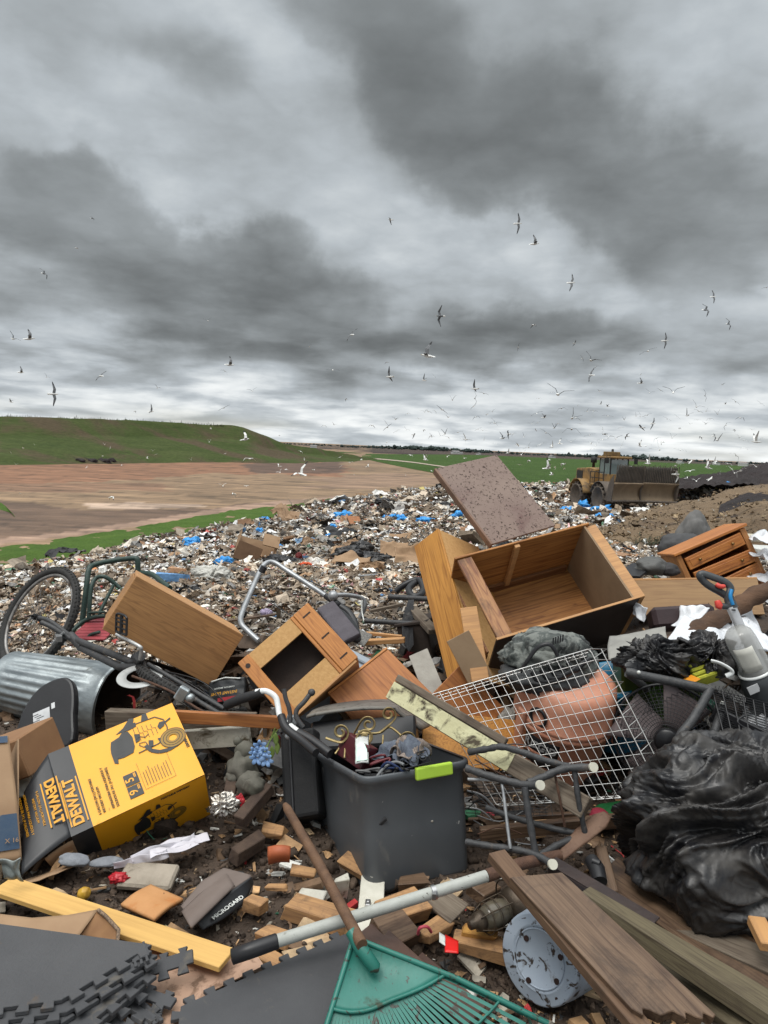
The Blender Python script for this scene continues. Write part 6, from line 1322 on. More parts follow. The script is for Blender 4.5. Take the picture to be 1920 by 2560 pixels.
# big bin bag
bb = bag(P(1850, 2085, 2.40), (.375, .30, .300), 57, .14, .46, 7, -.78, -18, .95, (.55, -.35, .75))
t_ = thing('bin_bag', 'huge black bin bag at the right edge, largest bag in the heap', 'bin bag', T(*(P(1790, 2290, 2.36))))
part('bag', bb, blkbag, t_, world=True)
part('bag_top', bag(P(1885, 1935, 2.46), (.25, .17, .12), 71, .2, .5, 6, -.8, 10, 1.1), blkbag, t_, world=True)
# ================================================================ foreground, laid out on the mud
def G(u, v, z=.03): return FP(u, v, z)
def gz(p): return float(ground_z(p.x, p.y))
# rake
rk = mat('teal rake plastic', (.018, .135, .105), (.028, .175, .140), 6, .38, .15, dirt=(.05, .06, .04), damt=.40, dscale=9, speck=((.035, .04, .03), 30), spamt=.60)
ap = G(884, 2345, .20); cl = G(812, 2580, .08); cr = G(1330, 2590, .08); mid = ((cl-ap).normalized()+(cr-ap).normalized()).normalized()
Mk = frame(ap, mid, (cl-ap).cross(cr-ap) if (cl-ap).cross(cr-ap).z > 0 else (cr-ap).cross(cl-ap))
half = math.acos(max(-1, min(1, (cl-ap).normalized().dot(mid))))
t_ = thing('rake', 'green plastic leaf rake with a bare wooden handle lying across the grey pole', 'rake', Mk)
R1 = .182; AL, AR = math.radians(-40.5), math.radians(47)
def RA(a): return R1+(.085*(a/.80)**2 if a > 0 else 0)
def pol(r, a): return (r*math.cos(a), r*math.sin(a))
mb = MB(); NA = 30
mb.grid(lambda i, j: (*pol(.006+(RA(AL+(AR-AL)*i)-.006)*j, AL+(AR-AL)*i), -.012*math.sin(j*3.1)*(1-abs(2*i-1)**3)), NA, 12, th=.004)
W_ = lambda name, mb, m, **k: part(name, mb, m, t_, **k)
W_('plate', mb, rk)
W_('edge_rib', MB().tube([(*pol(.0, AR), .002), (*pol(.3, AR), .006), (*pol(.56, AR*.97), -.01)], .0075, 8), rk)
W_('edge_rib', MB().tube([(*pol(.0, AL), .002), (*pol(.3, AL), .006), (*pol(.56, AL*.99), -.01)], .0075, 8), rk)
W_('arc_rib', MB().tube([(*pol(RA(a), a), .004) for a in [AL+(AR-AL)*k/24 for k in range(25)]], .005, 6), rk)
W_('arc_rib', MB().tube([(*pol(RA(a)+.16, a), -.001) for a in [AL+(AR-AL)*k/24 for k in range(25)]], .0045, 6, flat=.6), rk)
NT_ = 34
for k in range(NT_):
    a = AL+(AR-AL)*(k+.5)/NT_; s0 = RA(a)
    tn = MB(); n = 8; vs = []
    for i in range(n+1):
        f = i/n; r = s0+(.54-s0)*f; z_ = -.004-.020*f*f-(.05 if i == n else 0); wd = .0042+.0012*f
        c, s = math.cos(a), math.sin(a)
        if i == n: r -= .012
        vs += [(r*c-wd*s, r*s+wd*c, z_), (r*c+wd*s, r*s-wd*c, z_), (r*c+wd*.4*s, r*s-wd*.4*c, z_-.006), (r*c-wd*.4*s, r*s+wd*.4*c, z_-.006)]
    tn.add(vs, [(4*i+q, 4*i+(q+1) % 4, 4*i+4+(q+1) % 4, 4*i+4+q) for i in range(n) for q in range(4)]); W_('tine', tn, rk)
sk0 = Mk.inverted() @ G(884, 2345, .22); sk1 = Mk.inverted() @ G(945, 2430, .17)
W_('socket', MB().tube([sk0+Vector((-.02, 0, .0)), sk0.lerp(sk1, .3), sk1.lerp(sk0, .1), sk1], [.017, .019, .017, .004], 16), rk)
hw = mat('worn brown handle', (.150, .082, .045), (.09, .048, .028), 18, .7, .5, stretch=(1, 1, .15), dirt=(.23, .15, .09), damt=.34, dscale=9)
h0, h1 = P(713, 2012, 2.62), G(905, 2362, .225)
part('handle', MB().tube([h0, h0.lerp(h1, .04), h0.lerp(h1, .5)+Vector((.004, 0, 0)), h1], [.010, .0155, .0165, .0165], 14), hw, t_, world=True)
for (fx, fy, s_) in ((.16, .075, .012), (.185, .085, .02)): W_('sticker_scrap', MB().poly([(fx-s_, fy-s_*.7), (fx+s_*.3, fy-s_), (fx+s_, fy+s_*.4), (fx-s_*.2, fy+s_)], .001, T(0, 0, -.008)), whitep)

# grey pole with black grip and rusty blade
t_ = thing('paddle_pole', 'pale grey metal pole with black grip, rusty sleeve and flat brown blade', 'pole', T(*G(1000, 2290, .1)))
W_ = lambda name, mb, m, **k: part(name, mb, m, t_, world=True, **k)
a0, a1, a2, a3, a4 = P(577, 2393, 2.03), P(694, 2352, 2.07), P(1216, 2190, 2.30), P(1300, 2160, 2.36), P(1400, 2138, 2.42)
W_('pole', MB().tube([a1, a2], .0185, 18), mat('scuffed grey paint', (.40, .41, .38), (.33, .34, .31), 12, .5, .2, dirt=(.10, .08, .06), damt=.38, dscale=24, speck=((.06, .05, .04), 60), spamt=.66))
W_('grip', MB().tube([a0, a0.lerp(a1, .02), a0.lerp(a1, .5), a0.lerp(a1, .97), a1], [.010, .0215, .0225, .0215, .020], 18), blkp)
W_('clamp', MB().tube([a1.lerp(a2, .715), a1.lerp(a2, .735)], .0225, 18).box((0, 0, 0), (.012, .02, .018), M=T(*(a1.lerp(a2, .725)+Vector((0, -.022, .006))))), MATS['zinc steel'])
W_('rusty_sleeve', MB().tube([a2, a2.lerp(a3, .02), a3, a4], [.0205, .0205, .020, .018], 16), rust)
W_('rivet', MB().ico(P(1273, 2172, 2.31), .004, 2), whitep)
Mb_, lx, ly = rect(P(1405, 2160, 2.41), P(1530, 2050, 2.50), P(1392, 2120, 2.46))
W_('blade', MB().grid(lambda a, b: Mb_ @ Vector(((a-.5)*lx*1.05+.0, (b-.5)*ly*(1.3 if a < .85 else 1.3-(a-.85)*4)*(.55+.6*a if a < .5 else .85+.1*a), .010*math.sin(a*3)-.02*(b-.5)**2)), 20, 8, th=.008), mat('rusty blade', (.17, .10, .065), (.12, .065, .042), 12, .7, .4, dirt=(.045, .025, .018), damt=.42, dscale=30, stretch=(1, 1, 1)))

# painted plate under the tote
M, lx, ly = rect(G(887, 2358, .045), G(955, 2362, .045), G(884, 2140, .045))
t_ = thing('painted_board', 'cream painted board with two bolted brackets sticking out from under the tote', 'board', M)
part('board', MB().box((0, 0, -.008), (lx, ly, .016)), mat('cream paint', (.62, .60, .52), (.52, .50, .42), 14, .5, .2, dirt=(.20, .16, .11), damt=.34, dscale=20), t_, bev=.002)
for u, v in ((920, 2252), (927, 2330)):
    q = M.inverted() @ G(u, v, .06); part('bracket', MB().box((q.x, q.y, .006), (.018, .032, .012)).box((q.x, q.y, .012), (.010, .014, .012)), MATS['zinc steel'], t_, bev=.002)

# yellow plank
M, lx, ly = rect(G(548, 2418, .085), G(588, 2370, .085)+Vector((0, 0, 0)), G(-60, 2252, .085))
yw = wood('yellow pine', (.62, .40, .145), (.52, .31, .10), 1, .7, damt=.24, wav=.6)
top('plank', MB().box((0, 0, -.009), (lx, ly, .018)), yw, 'long clean yellow pine plank running from the left edge to the black grip', 'plank', None, .002, M)
# wet cardboard
wetc = mat('wet cardboard', (.42, .27, .19), (.38, .24, .165), 5, .7, .1, dirt=(.19, .115, .075), damt=.50, dscale=20)
mb = MB(); pts = [G(u, v, .03) for u, v in [(292, 2330), (420, 2345), (560, 2385), (640, 2392), (660, 2420), (520, 2490), (500, 2700), (120, 2700), (200, 2500), (300, 2400)]]
c = sum(pts, Vector())/len(pts); Mx = T(c.x, c.y, .035); mb.poly([((p-c).x, (p-c).y) for p in pts][::-1], .004, None)
top('cardboard', mb, wetc, 'pinkish cardboard sheet blotched with wet spots between the foam mats', 'cardboard', M=Mx)
# puzzle mats
foam = mat('grey foam mat', (.072, .073, .077), (.060, .061, .065), 4, .75, .35, dirt=(.12, .108, .092), damt=.39, dscale=8, bscale=120, spec=.25, bdist=.003)
foamt = mat('grey foam mat muddy', (.072, .073, .077), (.060, .061, .065), 4, .6, .3, dirt=(.14, .085, .040), damt=.40, dscale=3.5, bscale=120)
def teeth(p, q, n, w_, depth):
    """jigsaw edge from p to q, teeth to the left of travel"""
    p, q = Vector(p), Vector(q); d = (q-p)/n; nrm = Vector((-d.y, d.x)).normalized()*depth; out = []
    for i in range(n):
        a = p+d*i
        out += [a, a+d*.30, a+d*.22+nrm, a+d*.78+nrm, a+d*.70]
    return out
def mat_piece(name, label, corners, z, th, edges, m, group=None, nt=8, dp=.022):
    """corners: world xy, edges: which sides carry teeth"""
    c = [Vector((p.x, p.y)) for p in corners]; ctr = sum(c, Vector((0, 0)))/len(c); c = [p-ctr for p in c]; out = []
    area = sum(c[i].x*c[(i+1) % len(c)].y-c[(i+1) % len(c)].x*c[i].y for i in range(len(c)))
    if area < 0: c = c[::-1]; edges = [(len(c)-2-e) % len(c) for e in edges]
    for i in range(len(c)):
        a, b = c[i], c[(i+1) % len(c)]; n = max(2, int((b-a).length/.058))
        if i in edges: out += teeth(a, b, n, 0, -dp)
        else: out.append(a)
    return top(name, MB().poly([(p.x, p.y) for p in out], th), m, label, 'foam mat', group, .0015, M=T(ctr.x, ctr.y, z))
mat_piece('foam_mat', 'grey foam puzzle mat lying flat beneath the green rake', [G(452, 2515, .06), G(862, 2334, .06), G(1010, 2400, .06), G(1000, 2760, .06), G(420, 2760, .06)], .048, .012, [0, 4], foam)
stk = [G(-160, 2292, .16), G(378, 2366, .16), G(150, 2505, .16), G(-40, 2530, .16)]
for i in range(6):
    dxy = Vector((.006*math.sin(i*2.3), -.010*i+.006*math.cos(i*1.7), 0)); lab = ['top foam puzzle mat of the stack at the lower left, muddy near its corner', 'second foam puzzle mat from the top of the stack at the lower left', 'third foam puzzle mat from the top of the stack at the lower left', 'fourth foam puzzle mat from the top of the stack at the lower left', 'fifth foam puzzle mat from the top of the stack at the lower left', 'lowest foam puzzle mat of the stack at the lower left'][i]
    k = [p+dxy*1.3+Vector((.018*(i % 2), 0, 0)) for p in stk]
    if i > 2: k[2] = k[2]+Vector((.02, -.05, 0)); k[3] = k[3]+Vector((0, -.06, 0))
    mat_piece('foam_mat', lab, [q+Vector((0, -.0, 0)) for q in k], .148-.0135*i, .0125, [1, 2], foamt if i == 0 else foam, 'foam mats stacked at the lower left')
# loose border strips
def strip(u0, v0, u1, v1, z0, z1, wd, lab, tilt=0):
    a, b = G(u0, v0, z0), G(u1, v1, z1); L = (b-a).length; M = frame(a, b-a, (0, 0, 1)) @ RX(tilt); n = max(3, int(L/.05)); pts = [(0, -wd/2)]
    for i in range(n):
        x0 = L*i/n; d = L/n; pts += [(x0+d*.25, -wd/2), (x0+d*.15, -wd/2-.02), (x0+d*.75, -wd/2-.02), (x0+d*.65, -wd/2)]
    pts += [(L, -wd/2), (L, wd/2)]
    for i in range(n)[::-1]:
        x0 = L*i/n; d = L/n; pts += [(x0+d*.65, wd/2), (x0+d*.75, wd/2+.012), (x0+d*.25, wd/2+.012), (x0+d*.35, wd/2)]
    pts += [(0, wd/2)]
    return top('mat_edging', MB().poly(pts, .012), foam, lab, 'foam edging', 'foam edging strips beside the mat stack', .001, M)
for i, a in enumerate([(290, 2452, 484, 2392, .07, .12, .035, 35), (300, 2468, 435, 2515, .06, .06, .03, 10), (250, 2480, 385, 2560, .07, .05, .03, -20), (215, 2500, 330, 2600, .07, .05, .035, 30), (330, 2400, 372, 2380, .14, .15, .05, 0), (270, 2440, 400, 2560, .055, .045, .03, 50), (350, 2560, 400, 2535, .05, .05, .03, 0), (180, 2530, 260, 2620, .07, .05, .03, 60)]):
    strip(*a[:7], ['foam edging strip standing up across the wet cardboard, nearest the pine plank', 'foam edging strip pointing at the flat foam mat', 'foam edging strip sloping down from the mat stack', 'outermost foam edging strip below the mat stack', 'stubby foam edging strip on the corner of the mat stack', 'foam edging strip tangled under two others', 'short foam edging strip on the cardboard near the bottom edge', 'foam edging strip at the bottom left under the stack'][i], a[7])
# folded kraft card
t_ = thing('kraft_flap', 'folded kraft cardboard flap with open end behind the mat stack', 'cardboard', T(*G(150, 2300, .1)))
W_ = lambda name, mb, m, **k: part(name, mb, m, t_, world=True, **k)
kq = [P(-40, 2282, 2.16), P(80, 2297, 2.15), P(170, 2290, 2.16), P(245, 2276, 2.20)]; kb = [P(-60, 2330, 2.10), P(60, 2345, 2.08), P(130, 2350, 2.07), P(195, 2345, 2.08)]
def gc(a, b, rows): 
    q = a*(len(rows[0])-1); i = min(int(q), len(rows[0])-2); f = q-i; return rows[0][i].lerp(rows[0][i+1], f).lerp(rows[1][i].lerp(rows[1][i+1], f), b)
W_('upper_leaf', MB().grid(lambda a, b: gc(a, b, (kq, kb)), 18, 6, th=.004), krf)
W_('side_leaf', MB().grid(lambda a, b: gc(a, b, ([P(245, 2276, 2.20), P(262, 2290, 2.18), P(297, 2322, 2.12)], [P(193, 2345, 2.10), P(240, 2352, 2.12), P(292, 2366, 2.08)])), 8, 6, th=.004), mat('kraft inside', (.26, .14, .06), (.20, .10, .045), 6, .8))
W_('fluted_edge', MB().tube([P(245, 2275, 2.19), P(266, 2292, 2.165), P(297, 2326, 2.11), P(293, 2366, 2.07)], .006, 5), mat('corrugation', (.12, .085, .06), (.25, .17, .11), 160, .8, lo=.48, hi=.52))
# orange-brown board chip, grey sleeve, stone slab
M, lx, ly = rect(G(385, 2298, .06), G(458, 2242, .06), G(290, 2268, .06))
top('chipboard', MB().grid(lambda a, b: ((a-.5)*lx, (b-.5)*ly, .006*math.sin(a*4)), 14, 14, th=.014), mat('orange chipboard', (.50, .255, .105), (.42, .20, .075), 7, .75, .3, dirt=(.42, .16, .045), damt=.47, dscale=7, speck=((.12, .06, .03), 30), spamt=.66), 'square orange-brown board offcut beside the yellow pine plank', 'board', M=M)
M, lx, ly = rect(G(290, 2215, .03), G(420, 2225, .03), G(330, 2150, .06))
top('stone_slab', MB().box((.0, 0, -.01), (lx*1.05, ly*.95, .03)), mat('dirty plaster', (.36, .31, .25), (.24, .205, .16), 8, .9, .8, dirt=(.10, .075, .05), damt=.42, dscale=12), 'flat dirty plaster slab below the yellow carton', 'slab', None, .008, M)
grc = mat('grey-brown cardboard', (.17, .135, .118), (.135, .105, .09), 5, .8, .25, dirt=(.075, .05, .038), damt=.36)
t_ = thing('box_sleeve', 'flattened grey-brown sleeve with a black band of lettering', 'packaging', T(*G(530, 2260, .06)))
W_ = lambda name, mb, m, **k: part(name, mb, m, t_, world=True, **k)
W_('sleeve', MB().grid(lambda a, b: G(455+108*a+b*22, 2282-105*a+b*40, .055+.04*math.sin(b*2.2)).lerp(G(462+150*a, 2280-100*a, .05), 0), 16, 12, th=.006), grc)
a_, b_ = [G(492, 2310, .05), G(520, 2270, .06), G(570, 2232, .07), G(628, 2192, .08)], [G(506, 2326, .03), G(555, 2300, .03), G(608, 2262, .03), G(632, 2208, .05)]
W_('black_band', MB().grid(lambda a, b: gc(a, b, (a_, b_)), 20, 6, th=.004), bkc)
W_('sleeve', MB().grid(lambda a, b: gc(a, b, ([G(452, 2268, .05), G(505, 2205, .06), G(560, 2172, .08), G(628, 2190, .08)], [G(490, 2312, .04), G(520, 2272, .055), G(570, 2234, .065), G(628, 2194, .075)])), 18, 10, th=.005), grc)
o_, x_ = G(570, 2268, .058), (G(612, 2238, .066)-G(538, 2292, .052)); Mt = frame(o_, x_, (0, -.18, 1)); WM_inv = WM[t_].inverted()
text('lettering', 'MicroGard'.upper(), .0215, WM_inv @ Mt, whitep, t_, ext=.0006, bold=.0005)
# papers, foil, shard, red rag, fruit, slippers
for i, (a, b, c) in enumerate([((285, 2175), (420, 2140), (300, 2150)), ((330, 2160), (490, 2095), (350, 2135)), ((410, 2130), (525, 2100), (400, 2108)), ((380, 2150), (495, 2118), (400, 2125))]):
    cloth(G(*a, .05+.01*i), G(*b, .07), G(*c, .08), mat('printed paper', (.60, .58, .62), (.52, .50, .55), 5, .6, .1, dirt=(.20, .19, .20), damt=.36, dscale=24), 'paper_sheet', ['crumpled printed paper tucked under the yellow carton, lowest sheet', 'long crumpled printed paper below the yellow carton', 'crumpled paper end sticking out right of the yellow carton', 'small folded paper between the longer paper sheets'][i], 'paper', .012, 9, n=(30, 14), seed=i, th=.001)
top('foil', blob(P(562, 2015, 2.80), (.058, .03, .055), 12, .3, 2, 5, .5, -.9, 0, 3.4), mat('crinkled foil', (.62, .60, .56), (.45, .40, .34), 20, .25, .6, metal=.95, bscale=40), 'crumpled silver foil wrapper right of the yellow carton', 'foil')
top('red_wrapper', blob(P(600, 2010, 2.82), (.022, .02, .04), 13, .3, 2, 4, .5, -.9, 0, 3.4), mat('red film', (.45, .02, .03), rough=.35), 'red plastic wrapper touching the silver foil', 'wrapper')
top('pot_shard', MB().grid(lambda a, b: P(672+52*a, 2120+(38-6*a)*b-4*math.sin(a*3), 2.62-.02*math.sin(b*3.1)-.012*math.sin(a*3.1)), 12, 10, th=.008), mat('terracotta', (.42, .115, .045), (.33, .085, .035), 8, .55, .2, dirt=(.12, .06, .04), damt=.3), 'curved terracotta pot shard on the mud left of the tote', 'pot shard')
top('red_rag', blob(G(298, 2196, .04), (.035, .025, .02), 14, .3, 2, 4, .4, -.6, 0, 3.4), MATS['red film'], 'small red rag by the plaster slab', 'rag')
top('fruit', MB().ico(G(210, 2234, .03), .022, 4, jag=.06), mat('bruised yellow skin', (.55, .33, .03), (.30, .16, .03), 14, .45, .1), 'bruised yellow fruit on the mud above the pine plank', 'fruit')
top('slipper', blob(P(185, 2150, 2.52), (.060, .032, .018), 15, .15, 1.4, 4, .08, -.9, -12, 2.4), mat('grey plush', (.22, .23, .25), (.15, .16, .18), 20, .9, .4), 'grey foam slipper under the torn corner of the yellow carton', 'slipper')
top('slipper', blob(P(265, 2155, 2.58), (.06, .03, .012), 16, .15, 1.4, 4, .08, -.9, 12, 2.4), MATS['grey plush'], 'second grey foam slipper nearer the printed papers', 'slipper')
cloth(P(62, 2215, 2.42), P(212, 2160, 2.52), P(60, 2190, 2.6), krf, 'cardboard', 'kraft cardboard leaf lying under the black flap of the yellow carton', 'cardboard', .01, 4, seed=33)
cloth(G(0, 2210, .12), G(60, 2205, .12), G(-10, 2160, .2), mat('silver tape film', (.30, .33, .32), (.12, .14, .13), 9, .35, .4, dirt=(.05, .10, .06), damt=.35), 'plastic_film', 'shiny grey film below the kraft carton at the left edge', 'plastic film', .02, 9, seed=34)
plate('concrete_chunk', 'pale rough slab between the brown carton and the yellow carton', 'slab', P(165, 1868, 3.15), P(220, 1852, 3.1), P(180, 1900, 2.98), .02, MATS['dirty plaster'])
# timber offcuts
cutw = wood('fresh offcut', (.42, .245, .12), (.27, .15, .075), 0, 1.6, .7, damt=.50, dsc=14, dirt=(.075, .05, .035))
def off(u, v, z, L, W__, H, rz, rx=0, m=None, lab='', ry=0, nm='offcut', bev=.003, cat='wood offcut', grp='timber offcuts on the mud'):
    p = G(u, v, z+H/2); M = T(*p) @ RZ(rz) @ RX(rx) @ RY(ry); mb = MB().box((0, 0, 0), (L, W__, H)); n_ = len(mb.v)
    mb.v = [tuple(Vector(q)*(1+.26*random.uniform(-1, 1))) for q in mb.v]
    return top(nm, mb, m or cutw, lab, cat, grp, bev, M)
off(638, 2262, .02, .070, .045, .042, -28, lab='small square block of light wood left of the rake handle')
off(800, 2285, .02, .215, .070, .050, -22, 8, lab='long light wood offcut crossed by the rake handle')
off(775, 2245, .02, .09, .06, .02, -15, 15, m=w_wht, lab='white-flecked wood chip above the long light offcut')
off(690, 2338, .02, .10, .055, .022, -25, 5, lab='flat light wood offcut above the black grip')
off(665, 2385, .01, .12, .05, .012, -30, 4, lab='thin splinter of light wood below the black grip')
off(850, 2218, .03, .050, .028, .085, 20, 15, m=w_wht, lab='white painted block standing between the rake handle and the cream board')
off(890, 2165, .03, .12, .07, .03, -30, 10, m=cutw, lab='brown wood block half under the bottom edge of the tote', ry=10)
off(760, 2180, .03, .11, .05, .02, -10, 12, m=cutw, lab='muddy light wood offcut left of the tote')
off(692, 2218, .02, .075, .028, .016, 2, 0, lab='small light wood sliver on open mud')
off(682, 2078, .03, .10, .06, .035, -12, 14, m=cutw, lab='weathered wood block below the suitcase corner')
off(1000, 2275, .02, .16, .10, .05, 30, 8, lab='wedge of light wood right of the cream board')
off(990, 2330, .02, .11, .10, .06, 35, 18, m=w_dk, lab='dark side of a broken board right of the cream board')
off(1085, 2330, .02, .12, .07, .035, 40, -10, lab='chunk of yellowish wood beneath the grey pole')
off(1110, 2262, .05, .13, .08, .025, -50, 20, m=w_old, lab='curved grey bark piece beneath the grey pole clamp')
off(1190, 2360, .02, .16, .065, .040, -14, 4, lab='light wood offcut left of the blue-grey bucket')
off(1195, 2330, .05, .11, .05, .03, -10, 10, m=mat('yellow splintered wood', (.50, .26, .06), (.30, .14, .04), 20, .8, .5), lab='yellow splintered end of wood above the light offcut')
off(1215, 2225, .06, .10, .07, .04, 40, 10, m=w_dk, lab='dark wood block behind the grey pole, right of the tote')
off(1000, 2400, .06, .30, .10, .018, -48, 4, m=mat('wet brown board', (.085, .048, .035), (.06, .034, .026), 6, .45, .3, dirt=(.13, .08, .055), damt=.36), lab='wet brown board lying behind the green rake', nm='plank', cat='plank', grp=None)
off(1110, 2480, .02, .26, .10, .018, -48, 4, m=MATS['wet brown board'], lab='wet brown board right of the green rake, nearer the bucket', nm='plank', cat='plank', grp=None)
off(1030, 2205, .04, .1, .06, .03, 10, 0, m=w_dk, lab='dark offcut in the shade below the tote corner')
off(620, 2120, .02, .14, .05, .05, 55, 5, m=mat('rotten wood', (.085, .055, .038), (.05, .032, .024), 14, .85, .7), lab='rotten round branch piece right of the silver foil')
plank('log', 'dark rotten branch leaning right of the silver foil', P(598, 2055, 2.75), P(672, 1968, 2.9), .05, .05, MATS['rotten wood'], cat='log')
plank('log', 'short dark stump beside the garden figure', P(580, 1950, 2.92), P(572, 2005, 2.85), .045, .045, MATS['rotten wood'], cat='log')
# red and white thing, pink ring, lantern
t_ = thing('road_sign_scrap', 'glossy red plastic scrap with a white edge between rake and bucket', 'plastic scrap', T(*G(1130, 2380, .08)))
W_ = lambda name, mb, m, **k: part(name, mb, m, t_, world=True, **k)
W_('red_sheet', MB().grid(lambda a, b: G(1112+34*a, 2338+16*a+44*b*(1-.3*a), .075), 6, 6, th=.003), mat('signal red', (.70, .015, .012), rough=.35, bump=0)); W_('white_edge', MB().grid(lambda a, b: G(1098+15*a, 2332+10*a+24*b, .078), 4, 4, th=.003), whitep)
top('plastic_ring', MB().tube(bez([G(1045, 2335, .07), G(1050, 2320, .10), G(1068, 2317, .10), G(1078, 2330, .07)]), .005, 8), mat('pink plastic', (.65, .10, .14), rough=.4), 'small pink plastic loop above the wet brown board', 'plastic ring')
t_ = thing('lantern', 'old rusty caged lantern lying on its side left of the blue-grey bucket', 'lantern', T(*P(1240, 2290, 2.30)))
LM = frame(P(1205, 2300, 2.22), P(1300, 2258, 2.30)-P(1205, 2300, 2.22), (0, 0, 1)) @ RY(90); lm = mat('tarnished brass', (.085, .062, .042), (.05, .038, .028), 14, .45, .3, metal=.5, dirt=(.03, .02, .015), damt=.4)
W_('glass', MB().lathe([(0, 0), (.030, .005), (.040, .03), (.042, .06), (.036, .09), (.03, .10)], 24, M=LM), mat('smoked glass', (.10, .085, .06), (.07, .06, .045), 8, .12, .05)); W_('burner', MB().lathe([(0, -.05), (.014, -.048), (.016, -.03), (.028, -.02), (.03, 0), (0, .0)], 20, M=LM), lm); W_('base', MB().lathe([(.03, .10), (.055, .11), (.06, .13), (.058, .16), (0, .165)], 24, M=LM), lm)
for k in range(3): W_('cage_ring', MB().tube([(.047*math.cos(a), .047*math.sin(a), .015+.035*k) for a in [i*math.pi/12 for i in range(24)]], .002, 5, closed=True, M=LM), lm)
for k in range(5): a = k*1.2566; W_('cage_wire', MB().tube([(.03*math.cos(a), .03*math.sin(a), -.02), (.047*math.cos(a), .047*math.sin(a), .02), (.05*math.cos(a), .05*math.sin(a), .1)], .002, 5, M=LM), lm)
W_('carry_ring', MB().tube([(.0+.05*math.cos(a), .05*math.sin(a)+.05, .14) for a in [i*math.pi/12 for i in range(24)]], .0028, 5, closed=True, M=LM), lm)

# blue-grey bucket
bkt = mat('pale blue enamel', (.34, .39, .45), (.28, .33, .40), 3, .4, .1, dirt=(.10, .085, .07), damt=.42, dscale=13, speck=((.045, .035, .03), 26), spamt=.565)
C0 = P(1345, 2398, 2.08); od = camdir(-.69, .14, .70).normalized(); Mq = frame(C0, camdir(.5, .55, .3), od)
t_ = thing('bucket', 'pale blue-grey bucket lying on its side with holes in its dirty base', 'bucket', Mq)
part('body', MB().lathe([(.0, -.006), (.085, -.006), (.0885, -.002), (.092, -.006), (.117, .0), (.1225, -.004), (.125, -.016), (.122, -.03), (.127, -.05), (.130, -.08), (.134, -.24)], 60), bkt, t_)
part('base_ring', MB().tube([(.079*math.cos(a), .079*math.sin(a), -.005) for a in [i*math.pi/24 for i in range(48)]], .0025, 6, closed=True), bkt, t_)
for i, (a, r) in enumerate([(95, .060), (-20, .074), (205, .074), (-75, .072), (-95, .105), (200, .108)]): part('hole', MB().tube([(r*math.cos(math.radians(a)), r*math.sin(math.radians(a)), -.005), (r*math.cos(math.radians(a)), r*math.sin(math.radians(a)), -.0035+.001)], .0085 if i < 4 else .005, 14), mat('rusty hole', (.028, .012, .009), rough=.8), t_)
# boards at the lower right
def board4(label, pts, th, m, jag=.0, name='plank', cat='plank'):
    """pts: four world corners, near-left, near-right, far-right, far-left"""
    a, b, c, d = pts; e_ = Vector((0, 0, CZ)); nn_ = (b-a).cross(d-a); tt_ = (a-e_).dot(nn_)/(c-e_).dot(nn_); c = e_+(c-e_)*tt_; pts = (a, b, c, d); M, lx, ly = rect(a, d, b); inv = M.inverted(); q = [inv @ p for p in (a, d, c, b)]; q = [(p.x, p.y) for p in q]
    ar = sum(q[i][0]*q[(i+1) % 4][1]-q[(i+1) % 4][0]*q[i][1] for i in range(4))
    out = []
    for i in range(4):
        p0, p1 = Vector(q[i]), Vector(q[(i+1) % 4]); out.append(p0)
        if jag and i == 3:
            for k in range(1, 14): out.append(p0.lerp(p1, k/14)+Vector((random.uniform(-jag, jag*.3), 0)))
    if ar < 0: out = out[::-1]
    return top(name, MB().poly([(p.x, p.y) for p in out], th, None, 0, -th), m, label, cat, None, .002, M)
A, B, C_, D = P(1580, 2522, 1.72), P(1790, 2536, 1.72), P(1405, 2180, 2.04), P(1275, 2192, 2.03)
board4('wide wet brown board resting on the bucket with a splintered lower end', (A, B, C_, D), .035, w_dk, .02)
A2, B2, D2, C2 = P(1578, 2560, 1.70), P(1640, 2570, 1.70), P(1222, 2132, 2.12), P(1262, 2122, 2.13)
board4('narrow brown board under the left side of the wide wet board', (A2, B2, C2, D2), .03, wood('brown timber', (.16, .095, .055), (.08, .045, .028), 0, 1.0, .6, damt=.45))
board4('long pale-edged board right of the wide wet board', (P(1960, 2560, 1.72), P(1990, 2510, 1.80), P(1475, 2215, 2.18), P(1455, 2228, 2.17)), .05, w_grn)
board4('broad greenish-brown board under the long pale-edged board', (P(1930, 2640, 1.70), P(2000, 2560, 1.74), P(1470, 2240, 2.42), P(1440, 2290, 2.36)), .03, w_grn)
board4('broad old board running under the huge bin bag', (P(1960, 2540, 1.90), P(2010, 2420, 2.02), P(1545, 2140, 2.60), P(1490, 2195, 2.50)), .03, w_dk)
board4('lower broad board below the bin bag at the right edge', (P(1940, 2440, 2.0), P(1990, 2400, 2.04), P(1640, 2250, 2.40), P(1600, 2285, 2.32)), .02, w_old)
M = frame(P(1380, 2152, 2.38), P(1640, 2305, 2.10)-P(1380, 2152, 2.38), (0, -.3, 1)); L = (P(1640, 2305, 2.10)-P(1380, 2152, 2.38)).length
t_ = thing('angle_iron', 'dark angle iron lying between the wide wet board and the bin bag', 'angle iron', M)
part('flange', MB().box((L/2, 0, 0), (L, .045, .005)), mat('dark steel', (.030, .022, .022), (.045, .03, .026), 12, .5, .3, metal=.3), t_, bev=.001); part('web', MB().box((L/2, -.022, -.019), (L, .005, .032)), MATS['dark steel'], t_, bev=.001)
top('pipe_cap', MB().tube([P(1478, 2150, 2.42), P(1492, 2172, 2.38), P(1500, 2205, 2.33)], [.024, .027, .024], 14).tube([P(1482, 2152, 2.385), P(1500, 2160, 2.37)], .012, 8), blkp, 'black pipe end cap beside the brown blade', 'pipe cap')
plank('plank', 'dark post standing under the brown blade tip', P(1500, 2120, 2.5), P(1530, 2235, 2.36), .04, .03, w_dk)
